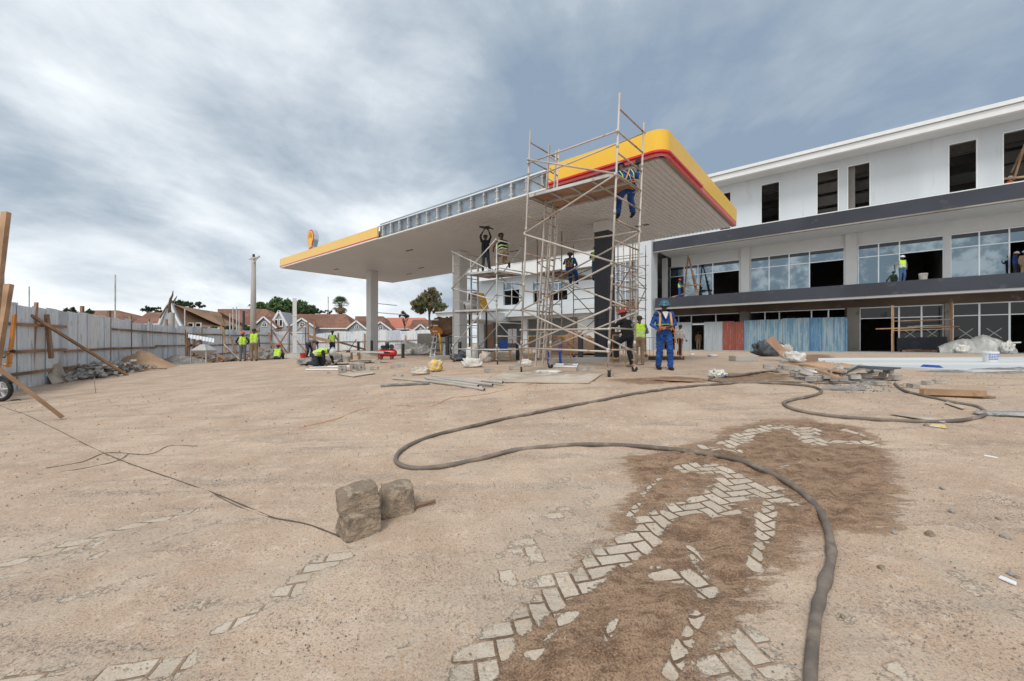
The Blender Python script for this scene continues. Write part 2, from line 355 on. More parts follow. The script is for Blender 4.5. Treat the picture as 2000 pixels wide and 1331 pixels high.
# ================================================================ GROUND
def axis(lo, hi, step, a, b, grow=1.12):
    c = list(np.arange(lo, hi+1e-6, step)); s = step; x = c[-1]
    while x < b: s *= grow; x += s; c.append(x)
    s = step; x = c[0]
    while x > a: s *= grow; x -= s; c.insert(0, x)
    return np.array(c)
def seg_d(px, py, a, b):
    ax, ay = a; bx, by = b; dx, dy = bx-ax, by-ay; L = dx*dx+dy*dy+1e-9
    t = np.clip(((px-ax)*dx+(py-ay)*dy)/L, 0, 1)
    return np.hypot(px-ax-t*dx, py-ay-t*dy)
def poly_sd(px, py, pts):
    d = np.full(px.shape, 1e9); ins = np.zeros(px.shape, bool); n = len(pts)
    for i in range(n):
        a, b = pts[i], pts[(i+1) % n]; d = np.minimum(d, seg_d(px, py, a, b))
        if a[1] != b[1]:
            c = ((a[1] > py) != (b[1] > py)) & (px < (b[0]-a[0])*(py-a[1])/(b[1]-a[1])+a[0]); ins ^= c
    return np.where(ins, d, -d)
def gxy(l): return [tuple(G(x, y)[:2]) for x, y in l]
WET = gxy([(870, 1331), (960, 1262), (1030, 1190), (1100, 1128), (1160, 1080), (1205, 1035), (1205, 995), (1245, 950), (1222, 912), (1215, 893), (1300, 880), (1380, 862), (1420, 838), (1500, 822), (1580, 820), (1680, 835), (1718, 862), (1735, 890), (1750, 905), (1742, 935), (1765, 965), (1745, 1000), (1748, 1035), (1700, 1045), (1640, 1036), (1560, 1050), (1545, 1095), (1505, 1150), (1480, 1200), (1452, 1250), (1400, 1300), (1400, 1500), (800, 1500)])
WET2 = [gxy(l) for l in ([(1385, 742), (1420, 728), (1530, 731), (1545, 742), (1450, 748)], [(1560, 690), (1640, 696), (1600, 712), (1560, 706)], [(1180, 742), (1330, 735), (1420, 745), (1250, 752)])]
BARE = [([(905, 1318), (1000, 1222), (1080, 1162), (1160, 1110), (1240, 1062), (1300, 1008), (1400, 975)], .105, 1.), ([(1390, 985), (1440, 950), (1500, 965)], .19, 1.), ([(1330, 915), (1400, 912), (1450, 935), (1500, 968)], .10, 1.),
        ([(1500, 985), (1492, 1040), (1480, 1070), (1475, 1112)], .05, .95), ([(1290, 1120), (1350, 1125), (1385, 1165)], .075, .9), ([(1345, 1070), (1375, 1130), (1395, 1160)], .05, .85), ([(1310, 1315), (1345, 1235), (1365, 1205)], .035, .95), ([(1420, 868), (1470, 842), (1540, 832)], .10, 1.),
        ([(1575, 838), (1585, 862)], .13, 1.), ([(1610, 860), (1700, 866)], .07, 1.), ([(1640, 838), (1690, 852)], .05, .9), ([(1370, 873), (1440, 882)], .055, 1.), ([(1430, 1315), (1490, 1270)], .14, .9), ([(1300, 920), (1260, 960), (1230, 1010)], .03, .8), ([(1520, 915), (1560, 905)], .03, .8),
        ([(930, 1290), (960, 1270)], .05, 1.), ([(1040, 1280), (1090, 1225), (1120, 1195)], .03, .85), ([(1180, 1250), (1200, 1215)], .03, .8),
        ([(-120, 1160), (0, 1110), (120, 1070), (250, 1030), (375, 996)], .055, .95), ([(0, 1130), (160, 1095), (300, 1040)], .04, .6), ([(565, 1158), (600, 1112), (655, 1092)], .085, 1.), ([(430, 1228), (480, 1205), (530, 1182)], .035, .95),
        ([(210, 1322), (350, 1300)], .075, 1.), ([(20, 1331), (140, 1300)], .05, .8), ([(1120, 1000), (1190, 1035)], .1, .5), ([(1060, 960), (1150, 900), (1230, 888)], .1, .48), ([(1000, 1075), (1110, 1100)], .13, .5), ([(1640, 1215), (1720, 1270), (1760, 1331)], .14, .55), ([(1850, 1100), (1960, 1200)], .12, .45), ([(250, 1080), (420, 1020)], .12, .5), ([(60, 1200), (300, 1120)], .12, .42), ([(1500, 1300), (1560, 1331)], .1, .5), ([(900, 930), (960, 900)], .08, .45), ([(980, 1120), (1040, 1060), (1100, 1000), (1160, 960)], .22, .50), ([(1060, 1140), (1130, 1080)], .16, .56), ([(820, 1250), (900, 1200)], .2, .42), ([(60, 1080), (250, 1060)], .2, .46), ([(400, 1180), (520, 1130)], .15, .46), ([(520, 1120), (700, 1060)], .1, .4),
        ([(1000, 740), (1500, 738)], .05, .3), ([(1690, 762), (1790, 768)], .25, .7), ([(1900, 770), (1999, 800)], .25, .6), ([(1440, 756), (1530, 760)], .12, .6)]
BARE = [(gxy(l), w_, s_) for l, w_, s_ in BARE]
def build_ground():
    xs = axis(-4.4, 6.4, .036, -420, 420); ys = axis(1.15, 7.4, .036, -60, 1200)
    X, Y = np.meshgrid(xs, ys); shp = X.shape; Xf, Yf = X.ravel(), Y.ravel()
    Z = gz_arr(Xf, Yf)
    # small scale rutting of the loose surface
    nz = np.array([mnoise.fractal(Vector((x*3., y*3., 0)), .7, 2., 3) if (-6 < x < 8 and y < 11) else 0. for x, y in zip(Xf, Yf)])
    Z = Z+nz*.011
    ru = np.array([(abs(mnoise.noise(Vector(((x*.74+y*.67)*.9+3, (-x*.67+y*.74)*6.0+mnoise.noise(Vector((x*1.7, y*1.7, 4)))*1.0, 2.)))) if (-.5 < x < 5 and 1 < y < 7) else 0.) for x, y in zip(Xf, Yf)])
    rt = np.array([(mnoise.noise(Vector(((x*.2+y*.98)*.35, (-x*.98+y*.2)*3.6, 7.))) if (-14 < x < 12 and .5 < y < 14) else 0.) for x, y in zip(Xf, Yf)])
    Z = Z+rt*.011
    wet = poly_sd(Xf, Yf, WET)
    for q in WET2: wet = np.maximum(wet, poly_sd(Xf, Yf, q)*.9-.02)
    wetv = np.clip(wet/.42+.5, 0, 1)
    bare = np.zeros(Xf.shape)
    for pts, w_, s_ in BARE:
        d = np.full(Xf.shape, 1e9)
        for a, b in zip(pts[:-1], pts[1:]): d = np.minimum(d, seg_d(Xf, Yf, a, b))
        bare = np.maximum(bare, np.clip(1-(d/w_)*.5, 0, 1)*s_)
    rel = np.clip((wet > 0)*1.0, 0, 1)
    Z = Z+(ru*.085-.012)*np.clip(wet/.25, 0, 1)*np.clip(1-bare*1.2, 0, 1)
    Z = Z-np.clip(bare-.45, 0, .3)*.02*(1)
    APX = [tuple(G(x, y)[:2]) for x, y in ((1598, 700), (1598, 706), (1700, 716), (1760, 719), (1900, 728))]+[(14.2, 9.9), (40, 9.5), (60, 25)]
    Z = np.where(poly_sd(Xf, Yf, APX) > .04, np.minimum(Z, .6), Z)
    nx, ny = len(xs), len(ys)
    me = bpy.data.meshes.new('ground')
    idx = np.arange(nx*ny).reshape(ny, nx)
    fa = np.stack([idx[:-1, :-1], idx[:-1, 1:], idx[1:, 1:], idx[1:, :-1]], axis=-1).reshape(-1, 4)
    me.vertices.add(nx*ny); me.vertices.foreach_set('co', np.c_[Xf, Yf, Z].ravel())
    me.loops.add(fa.size); me.loops.foreach_set('vertex_index', fa.ravel().astype(np.int32))
    me.polygons.add(len(fa)); me.polygons.foreach_set('loop_start', (np.arange(len(fa))*4).astype(np.int32)); me.polygons.foreach_set('loop_total', np.full(len(fa), 4, np.int32))
    me.polygons.foreach_set('use_smooth', np.ones(len(fa), bool)); me.update(calc_edges=True)
    for nm, v in (('wet', wetv), ('bare', bare)):
        at = me.attributes.new(nm, 'FLOAT', 'POINT'); at.data.foreach_set('value', v.astype(np.float32))
    m = bpy.data.materials.new('sandy_paved_ground'); m.use_nodes = True; t = NT(m.node_tree); bs = t.n['Principled BSDF']
    pos = t.new('ShaderNodeNewGeometry').outputs['Position']
    aw = t.new('ShaderNodeAttribute', attribute_name='wet').outputs['Fac']; ab = t.new('ShaderNodeAttribute', attribute_name='bare').outputs['Fac']
    # herringbone
    U = .1; hp = t.mapping(t.vm('ADD', pos, t.vm('SCALE', t.vm('SUBTRACT', t.noise(pos, 2.2, 3, .5, out=1), (.5, .5, .5)), None) if False else (0, 0, 0)), rot=(0, 0, R(-12)), sc=(1/U, 1/U, 1))
    wob = t.vm('MULTIPLY', t.vm('SUBTRACT', t.noise(pos, 14, 3, .6, out=1), (.5, .5, .5)), (.16, .16, 0))
    hp = t.vm('ADD', hp, wob)
    s = t.new('ShaderNodeSeparateXYZ'); t.put(s.inputs[0], hp); hx, hy = s.outputs[0], s.outputs[1]
    ix, iy = t.m('FLOOR', hx), t.m('FLOOR', hy); fx, fy = t.m('SUBTRACT', hx, ix), t.m('SUBTRACT', hy, iy)
    k = t.m('SUBTRACT', ix, iy); k = t.m('SUBTRACT', k, t.m('MULTIPLY', t.m('FLOOR', t.m('DIVIDE', k, 4)), 4))
    k1 = t.m('COMPARE', k, 1, .1); k2 = t.m('COMPARE', k, 2, .1); hor = t.m('LESS_THAN', k, 1.5)
    uu = t.m('ADD', fx, k1); vv = t.m('ADD', fy, k2)
    eh = t.m('MINIMUM', t.m('MINIMUM', uu, t.m('SUBTRACT', 2, uu)), t.m('MINIMUM', fy, t.m('SUBTRACT', 1, fy)))
    ev = t.m('MINIMUM', t.m('MINIMUM', vv, t.m('SUBTRACT', 2, vv)), t.m('MINIMUM', fx, t.m('SUBTRACT', 1, fx)))
    edge = t.m('ADD', t.m('MULTIPLY', eh, hor), t.m('MULTIPLY', ev, t.m('SUBTRACT', 1, hor)))
    cid = t.new('ShaderNodeCombineXYZ'); t.put(cid.inputs[0], t.m('SUBTRACT', ix, t.m('MULTIPLY', k1, hor))); t.put(cid.inputs[1], t.m('SUBTRACT', iy, k2))
    wn = t.new('ShaderNodeTexWhiteNoise', noise_dimensions='2D'); t.put(wn.inputs['Vector'], cid.outputs[0]); brk = wn.outputs['Value']
    # noises
    nA = t.noise(pos, 9, 6, .65); nB = t.noise(pos, 1.3, 5, .55); nC = t.noise(pos, 55, 4, .7); nD = t.noise(pos, 170, 3, .7)
    trk = t.mapping(pos, rot=(0, 0, R(-80)), sc=(.4, 3.0, 1)); nT = t.noise(trk, 1.4, 6, .6, .3)
    trk2 = t.mapping(pos, rot=(0, 0, R(-101)), sc=(.7, 6, 1)); nT2 = t.noise(trk2, 2.0, 5, .65, .2)
    big = t.noise(pos, .28, 4, .5)
    dry = t.mix(t.ss(nB, .35, .65), (.435, .312, .222), (.535, .405, .30))
    dry = t.mix(t.m('MULTIPLY', t.ss(nT, .50, .66), .50), dry, (.37, .285, .22))
    dry = t.mix(t.m('MULTIPLY', t.ss(nT2, .56, .70), .42), dry, (.31, .255, .215))
    dry = t.mix(t.m('MULTIPLY', t.ss(big, .50, .62), .30), dry, (.40, .30, .23))
    dry = t.mix(t.m('MULTIPLY', t.ss(nA, .52, .66), .4), dry, (.66, .54, .43))
    nE = t.noise(pos, 105, 3, .65); nF = t.noise(pos, 62, 2, .6)
    dry = t.mix(t.m('MULTIPLY', t.ss(nE, .56, .64), .42), dry, (.62, .50, .39)); dry = t.mix(t.m('MULTIPLY', t.ss(nE, .45, .38), .55), dry, (.21, .15, .11)); dry = t.mix(t.m('MULTIPLY', t.ss(nF, .60, .66), .55), dry, (.15, .12, .10))
    grit = t.ss(t.m('ADD', nC, t.m('MULTIPLY', t.m('SUBTRACT', nT, .5), .45)), .585, .635)
    dry = t.mix(t.m('MULTIPLY', grit, .75), dry, (.17, .145, .13))
    dry = t.mix(t.m('MULTIPLY', t.ss(nD, .6, .66), .5), dry, (.72, .64, .55)); dry = t.mix(t.m('MULTIPLY', t.ss(nD, .40, .34), .55), dry, (.15, .12, .10))
    wetc = t.mix(t.ss(nA, .38, .62), (.155, .088, .05), (.30, .19, .118))
    wst = t.noise(t.mapping(pos, rot=(0, 0, R(-44)), sc=(.8, 6, 1)), 2.0, 6, .62, 1.6)
    wetc = t.mix(t.m('MULTIPLY', t.ss(wst, .46, .62), .65), wetc, (.37, .245, .16))
    wetc = t.mix(t.m('MULTIPLY', t.ss(nE, .54, .62), .5), wetc, (.42, .29, .19)); wetc = t.mix(t.m('MULTIPLY', t.ss(nE, .46, .39), .6), wetc, (.07, .042, .028))
    wetc = t.mix(t.m('MULTIPLY', t.ss(nC, .55, .62), .5), wetc, (.06, .038, .026))
    wetc = t.mix(t.m('MULTIPLY', t.ss(nD, .62, .68), .45), wetc, (.40, .30, .22))
    wm = t.ss(t.m('ADD', aw, t.m('ADD', t.m('MULTIPLY', t.m('SUBTRACT', nA, .5), 1.0), t.m('MULTIPLY', t.m('SUBTRACT', wst, .5), 1.1))), .34, .66)
    soil = t.mix(wm, dry, wetc)
    # pavers: ragged edge, more broken where thinly swept
    pav = t.mix(brk, (.41, .35, .28), (.54, .465, .38)); pav = t.mix(t.m('MULTIPLY', t.ss(t.m('ADD', t.m('MULTIPLY', nA, .6), t.m('MULTIPLY', nC, .4)), .46, .58), .75), pav, (.47, .37, .27))
    pav = t.mix(t.m('MULTIPLY', t.ss(nE, .46, .38), .45), pav, (.24, .20, .165)); pav = t.mix(t.m('MULTIPLY', t.ss(nE, .56, .64), .3), pav, (.66, .60, .53))
    jitter = t.m('ADD', t.m('MULTIPLY', t.m('SUBTRACT', nA, .5), .85), t.m('ADD', t.m('MULTIPLY', t.m('SUBTRACT', brk, .5), .34), t.m('MULTIPLY', t.m('SUBTRACT', nC, .5), .45)))
    bm_ = t.m('ADD', t.m('ADD', ab, jitter), t.m('MULTIPLY', t.ss(edge, 0, .22), .10))
    show = t.m('MULTIPLY', t.ss(bm_, .58, .68), t.ss(edge, .05, .10))
    faint = t.m('MULTIPLY', t.m('MULTIPLY', t.ss(t.m('ADD', t.m('MULTIPLY', ab, .8), t.m('ADD', t.m('MULTIPLY', nB, .5), t.m('MULTIPLY', nA, .45))), .52, .72), t.ss(edge, .03, .12)), .42)
    jo = t.m('MULTIPLY', t.m('MULTIPLY', t.ss(bm_, .56, .64), t.ss(edge, .085, .04)), .8)
    colr_ = t.mix(t.m('MULTIPLY', faint, t.m('SUBTRACT', 1, t.m('MULTIPLY', wm, .9))), soil, pav)
    colr_ = t.mix(jo, colr_, t.mix(wm, (.24, .16, .105), (.13, .08, .05)))
    colr_ = t.mix(show, colr_, pav)
    t.put(bs.inputs['Base Color'], colr_)
    t.put(bs.inputs['Roughness'], t.m('SUBTRACT', .95, t.m('MULTIPLY', t.m('MULTIPLY', wm, t.m('SUBTRACT', 1, show)), .28)))
    bs.inputs['Specular IOR Level'].default_value = .3
    h = t.m('ADD', t.m('MULTIPLY', nA, .5), t.m('ADD', t.m('MULTIPLY', nC, .35), t.m('MULTIPLY', nD, .16)))
    h = t.m('ADD', h, t.m('MULTIPLY', nT2, .4)); h = t.m('MULTIPLY', h, t.m('SUBTRACT', 1, t.m('MULTIPLY', show, .75)))
    h = t.m('SUBTRACT', h, t.m('MULTIPLY', show, .30))
    h = t.m('ADD', h, t.m('MULTIPLY', t.m('MULTIPLY', wm, nA), .8))
    t.put(bs.inputs['Normal'], t.bump(h, .75, .02))
    me.materials.append(m)
    o = bpy.data.objects.new('ground', me); COL.objects.link(o); tag(o, kind='structure')
build_ground()

rnd = random.Random(7)
_ROCKS = []
def rock_proto(seed, sub=1, flat=.7):
    bm = bmesh.new(); bmesh.ops.create_icosphere(bm, subdivisions=sub, radius=1)
    r = random.Random(seed)
    for v in bm.verts:
        n_ = mnoise.noise(v.co*1.3+Vector((seed*3.7, 0, 0))); v.co *= 1+n_*.5+r.uniform(-.12, .12); v.co.z *= flat
    vs = [v.co.copy() for v in bm.verts]; fs = [[v.index for v in f.verts] for f in bm.faces]; bm.free(); return vs, fs
PROTO = [rock_proto(i) for i in range(8)]
PEB = []
for i in range(5):
    b_ = bmesh.new(); bmesh.ops.create_cube(b_, size=1.5); rr_ = random.Random(i)
    for v_ in b_.verts: v_.co += Vector([rr_.uniform(-.35, .35) for _ in range(3)])
    PEB.append(([v_.co.copy() for v_ in b_.verts], [[v_.index for v_ in f_.verts] for f_ in b_.faces])); b_.free()
def add_rock(mb, c, s, proto=None, r=rnd, flat=1.):
    vs, fs = proto or r.choice(PROTO)
    Mx = Euler((r.uniform(0, 6), r.uniform(0, 6), r.uniform(0, 6))).to_matrix()
    S = Vector((r.uniform(.7, 1.3), r.uniform(.7, 1.2), r.uniform(.6, 1.)))*s
    mb.add([Vector(c)+Vector((q.x, q.y, q.z*flat)) for q in (Mx@Vector((v.x*S.x, v.y*S.y, v.z*S.z)) for v in vs)], fs)
def scatter_gravel():
    r = random.Random(11); mb = MB()
    for i in range(9000):
        Y = 1.35+8.5*r.random()**1.9; X = (r.random()*2-1)*1.35*Y*1.02
        d = mnoise.noise(Vector((X*.9, Y*.9, 3)))
        if d < -.1 and r.random() < .7: continue
        s = r.choice((.002, .0025, .003, .0035, .004, .006))*(.55+.14*Y) if Y > 3 else r.choice((.0012, .0016, .002, .0025, .004))
        mb.cur = r.choice((0, 0, 0, 1, 1, 2))
        add_rock(mb, onG(X, Y, s*.3), s, PEB[i % 5], r)
    mb.cur = 1
    for cx_, cy_, n_, rad in ((1965, 992, 260, .22), (1640, 755, 150, .7), (1700, 748, 200, .6), (1440, 935, 40, .4), (1850, 1180, 300, .5), (1900, 850, 160, .8), (1350, 1090, 60, .25), (560, 1290, 120, .3), (1460, 905, 40, .4)):
        c = G(cx_, cy_)
        for i in range(n_):
            a = r.uniform(0, 6.28); q = rad*r.random()**.7; s = r.uniform(.0012, .0038)*(1 if c.y < 5 else 4)
            add_rock(mb, onG(c.x+math.cos(a)*q, c.y+math.sin(a)*q, s*.3), s, PEB[i % 5], r)
    one(mb, 'loose_gravel', [mat('pebble_tan', (.40, .29, .2), var=.2, bump=0), mat('pebble_grey', (.22, .205, .19), var=.3, bump=0), mat('pebble_pale', (.5, .46, .4), var=.2, bump=0)], 'loose grit and small stones scattered over the sandy yard', 'gravel', kind='stuff', loc=(0, 0, 0))
scatter_gravel()

# concrete apron in front of the shops
def sheet_on_ground(pts, dz, thick, name, m, sub=1):
    mb = MB(); c = [Vector((p.x, p.y, p.z+dz)) for p in pts]; mb.prism([q-Vector((0, 0, thick)) for q in c], (0, 0, thick)); return mb.build(name, m)
ap = [G(1598, 706), G(1700, 716), G(1760, 719), G(1900, 728), Vector((14.2, 9.9, gz(14, 9.9))), Vector((40, 9.5, gz(40, 9.5))), Vector((60, 25, .68))]
ap2 = [q.copy() for q in ap]
for q in ap2: q.z = .665
A0 = G(1598, 700)
mbq = MB(); mbq.prism([Vector((q.x, q.y, .50)) for q in [Vector((A0.x, A0.y, 0))]+ap2], (0, 0, .185)); tag(mbq.build('concrete_apron', M['whiteconc']), kind='structure')

# ================================================================ CANOPY
C0 = Vector((3.833, 10.19, 0)); CL, CW = 24.15, 8.21; ZS = E+4.75; FH = .62
can = thing('station_canopy', 'long white fuel station canopy with yellow and red fascia, unfinished along the middle', 'canopy', C0+D1*CL/2+D2*CW/2)
can.location.z = .62
def cq(s, t, z): return C0+D1*s+D2*t+Vector((0, 0, z))
def s_of(px):
    k = (px-CX)/F; return (k*C0.y-C0.x)/(D1.x-k*D1.y)
# ribbed soffit, ribs run across the canopy
mb = MB(); prof = [(0, 0), (.10, 0), (.115, .035), (.14, .035), (.155, 0)]; s_ = .05; pts = []
while s_ < CL-.1:
    for (a, z) in prof[:4]: pts.append((min(s_+a, CL-.02), z))
    s_ += .155
for (a, za), (b, zb) in zip(pts[:-1], pts[1:]):
    if b-a > 1e-4: mb.quad(cq(a, .02, ZS+za), cq(b, .02, ZS+zb), cq(b, CW+.03, ZS+zb), cq(a, CW+.03, ZS+za))
mb.build('soffit', M['soffit'], can)
mb = MB(); mb.prism([cq(.5, .2, ZS+.07), cq(CL-.05, .2, ZS+.07), cq(CL-.05, CW, ZS+.07), cq(.5, CW, ZS+.07)], (0, 0, .38)); mb.build('roof_deck', M['bluegalv'], can)
# fascia with rounded near corner
RC = .30
def fpath(s0, out=0., far=CW):
    """plan polyline along the front edge from s0 to the rounded corner and back along the side"""
    pts = [(s0, -out)]
    for i in range(9):
        a = R(90*i/8); pts.append((RC-math.sin(a)*(RC+out), RC-math.cos(a)*(RC+out)))
    pts.append((-out, far)); return pts
def strip(mb, path, z0, z1, th=.05):
    n = len(path)
    for i in range(n-1):
        (a, b), (c, d) = path[i], path[i+1]
        L = math.hypot(c-a, d-b); nx, ny = (d-b)/L*th, -(c-a)/L*th
        mb.hexa([cq(a, b, z0), cq(c, d, z0), cq(c-nx, d-ny, z0), cq(a-nx, b-ny, z0), cq(a, b, z1), cq(c, d, z1), cq(c-nx, d-ny, z1), cq(a-nx, b-ny, z1)])
sR = s_of(1073); sL = s_of(738.5)
def inward(path, out):  # helper to make the smooth fascia skin as one strip of quads
    return path
def skin(path, prof, name, m):
    """sweep a (out, z) profile along path given as function of out"""
    mb = MB(); rows = []
    for (o_, z) in prof: rows.append([cq(a, b, z) for a, b in path(o_)])
    for r0, r1 in zip(rows[:-1], rows[1:]):
        for i in range(len(r0)-1): mb.quad(r0[i], r0[i+1], r1[i+1], r1[i])
    o = mb.build(name, m, can, smooth=False, merge=True)
    return o
skin(lambda o: fpath(sR, o), [(.0, ZS+.15), (.04, ZS+.15), (.045, ZS+FH+.06), (0, ZS+FH+.07), (-.2, ZS+FH+.05)], 'yellow_fascia', M['yellow'])
skin(lambda o: fpath(sR, o, 3.2), [(.02, ZS+.15), (.085, ZS+.145), (.09, ZS+.09), (.02, ZS+.08)], 'red_bullnose', M['red'])
skin(lambda o: fpath(sR, o), [(.0, ZS+.15), (.03, ZS+.148), (.03, ZS-.0), (-.05, ZS-.0)], 'red_band', M['red2'])
skin(lambda o: fpath(sR, o), [(-.05, ZS-.006), (-.14, ZS-.006), (-.14, ZS+.05)], 'soffit_edge_trim', M['conc'])  # grey strip just inside the lower edge of the fascia
for s0, s1, nm in ((sL, CL, 'yellow_fascia'),):
    mb = MB(); mb.prism([cq(s0, -.04, ZS+.115), cq(s1+.04, -.04, ZS+.115), cq(s1+.04, .03, ZS+.115), cq(s0, .03, ZS+.115)], (0, 0, FH-.17)); mb.build(nm, mat('pale_yellow_fascia', (.80, .52, .13), .3, var=.03, bump=0, pos=True), can)
    mb = MB(); mb.prism([cq(s0, -.06, ZS+.065), cq(s1+.06, -.06, ZS+.065), cq(s1+.06, .02, ZS+.065), cq(s0, .02, ZS+.065)], (0, 0, .05)); mb.build('red_band', M['red'], can)
    mb = MB(); mb.prism([cq(s0, -.05, ZS-.005), cq(s1+.05, -.05, ZS-.005), cq(s1+.05, .02, ZS-.005), cq(s0, .02, ZS-.005)], (0, 0, .068)); mb.build('white_lip', M['trim'], can)
# bare galvanised middle section
mb = MB(); mb.prism([cq(sR, .10, ZS+.03), cq(sL, .10, ZS+.03), cq(sL, .14, ZS+.03), cq(sR, .14, ZS+.03)], (0, 0, FH+.07)); mb.build('galvanised_back_sheet', M['bluegalv'], can)
mb = MB(); mb.prism([cq(sR, -.02, ZS-.004), cq(sL, -.02, ZS-.004), cq(sL, .12, ZS-.004), cq(sR, .12, ZS-.004)], (0, 0, .05)); mb.build('white_lip', M['trim'], can)
mb = MB(); mb.beam(cq(sR, .02, ZS+FH-.03), cq(sL, .02, ZS+FH-.03), .05, .05); mb.build('top_rail', M['alu'], can)
nb = 15
for i in range(nb):
    s = sR+(sL-sR)*(i+.4)/nb
    mb = MB(); mb.prism([cq(s, .0, ZS+.05), cq(s+.05, .0, ZS+.05), cq(s+.05, .1, ZS+.05), cq(s, .1, ZS+.05)], (0, 0, FH-.12))
    mb.prism([cq(s-.05, -.01, ZS+.14), cq(s+.1, -.01, ZS+.14), cq(s+.1, .03, ZS+.14), cq(s-.05, .03, ZS+.14)], (0, 0, .05)); mb.prism([cq(s-.03, -.01, ZS+.42), cq(s+.08, -.01, ZS+.42), cq(s+.08, .03, ZS+.42), cq(s-.03, .03, ZS+.42)], (0, 0, .04))
    mb.build('bracket', M['galv'], can)
# back and left edges
mb = MB(); mb.prism([cq(-.03, CW, ZS+.06), cq(CL, CW, ZS+.06), cq(CL, CW+.04, ZS+.06), cq(-.03, CW+.04, ZS+.06)], (0, 0, .5)); mb.build('rear_fascia', M['trim'], can)
mb = MB(); mb.prism([cq(CL, -.04, ZS-.004), cq(CL+.04, -.04, ZS-.004), cq(CL+.04, CW+.04, ZS-.004), cq(CL, CW+.04, ZS-.004)], (0, 0, FH-.06)); mb.build('end_fascia', mat('pale_yellow_end', (.80, .52, .13), .3, var=.03, bump=0), can)
for (s, t_) in ((2.6, 5.6), (5.0, 2.4), (9.5, 5.8), (13.5, 2.2), (17.0, 5.6), (21.6, 2.4), (19.5, 6.5)):
    for q_ in (0, .62):
        mb = MB(); a = s+q_*.5; mb.prism([cq(a, t_, ZS-.012), cq(a+.22, t_, ZS-.012), cq(a+.22, t_+.13, ZS-.012), cq(a, t_+.13, ZS-.012)], (0, 0, .014)); mb.build('lamp_opening', M['darkframe'], can)
# columns, each its own thing
def column(c, s, m, label, holes=False):
    z0 = gz(c.x, c.y)-.1; t = thing('canopy_column', label, 'column', (c.x, c.y, z0+.1), 'columns of the canopy')
    mb = MB(); h = ZS-.004-z0
    mb.box((c.x, c.y, z0+h/2), (s, s, h), rz=-TH+math.pi/2)
    mb.build('shaft', m, t, bevel=.012)
    mb = MB(); mb.box((c.x, c.y, z0+.16), (s+.25, s+.25, .22), rz=-TH+math.pi/2); mb.build('plinth', M['slab'], t)
    return t
cc3 = P(1181, 670, 15.95); cc2 = P(898, 670, 21.1); cc1 = P(727, 670, 26.8)
column(cc1, .55, M['cream'], 'white canopy column farthest left, next to the red compressor')
column(cc2, .55, M['cream'], 'white canopy column behind the silver scaffold tower')
tcol = column(cc3, .60, M['char'], 'charcoal grey canopy column behind the tall scaffold tower')
mb = MB(); hp_ = ZS-.4; mb.box((cc3.x, cc3.y, ZS-.21), (.64, .64, .40), rz=-TH+math.pi/2); mb.build('white_collar', M['cream'], tcol)
for dz_ in (1.0, 1.5, .45):
    mb = MB(); c_ = cc3-D2*.31; c_.z = dz_+.8; mb.beam(c_-RR*.2-Vector((0, 0, .0)), c_+RR*.2, .05, .05); mb.build('cover_frame', M['steel'], tcol)
for sx_ in (-.2, .2):
    mb = MB(); c_ = cc3-D2*.31+RR*sx_; mb.beam(Vector((c_.x, c_.y, .95)), Vector((c_.x, c_.y, 2.55)), .05, .05, D2); mb.build('cover_frame', M['steel'], tcol)
# shell sign on the roof edge
def shell_sign():
    s = s_of(599); base = cq(s, .35, ZS+FH+.06); t = thing('shell_sign', 'small yellow scallop shell sign with a red edge on the canopy roof', 'sign', base)
    def outline(sc, zc=.72):
        sc *= .86; zc *= .84; p = []; H = .66*sc; W = .50*sc
        for i in range(29):
            a = R(-38+256*i/28); rr = 1+.035*abs(math.sin(i/28*math.pi*7))
            p.append((math.cos(a)*W*rr, zc+math.sin(a)*H*rr*.86))
        p += [(-.26*sc, zc-.62*sc), (-.24*sc, zc-.82*sc), (.24*sc, zc-.82*sc), (.26*sc, zc-.62*sc)]
        return p
    ax = (RR*.93+D2*-.0).normalized(); nn_ = -D2
    def pl(p, d): return [base+ax*a+Vector((0, 0, b))+nn_*d for a, b in p]
    mb = MB(); mb.prism(pl(outline(1.0, .80), -.14), nn_*.26); mb.build('casing', M['alu'], t)
    mb = MB(); mb.prism(pl(outline(.94, .80), .12), nn_*.02); mb.build('red_face', M['red'], t)
    mb = MB(); mb.prism(pl(outline(.80, .80), .14), nn_*.02); mb.build('yellow_face', mat('yellow_sign', (.80, .47, .06), .4, var=.02, bump=0), t)
    for i in range(7):
        a = R(30+120*i/6); st = base+Vector((0, 0, .24))+nn_*.166; en = base+ax*math.cos(a)*.29+Vector((0, 0, .66+math.sin(a)*.34))+nn_*.166
        mb = MB(); mb.beam(st+(en-st)*.6, en, .013, .01, nn_); mb.build('red_rib', M['orangepaint'], t)
    for sg in (-1, 1):
        mb = MB(); mb.tube(base+ax*.13*sg-Vector((0, 0, .1)), base+ax*.13*sg+Vector((0, 0, .12)), .03); mb.build('stand', M['steel'], t)
shell_sign()

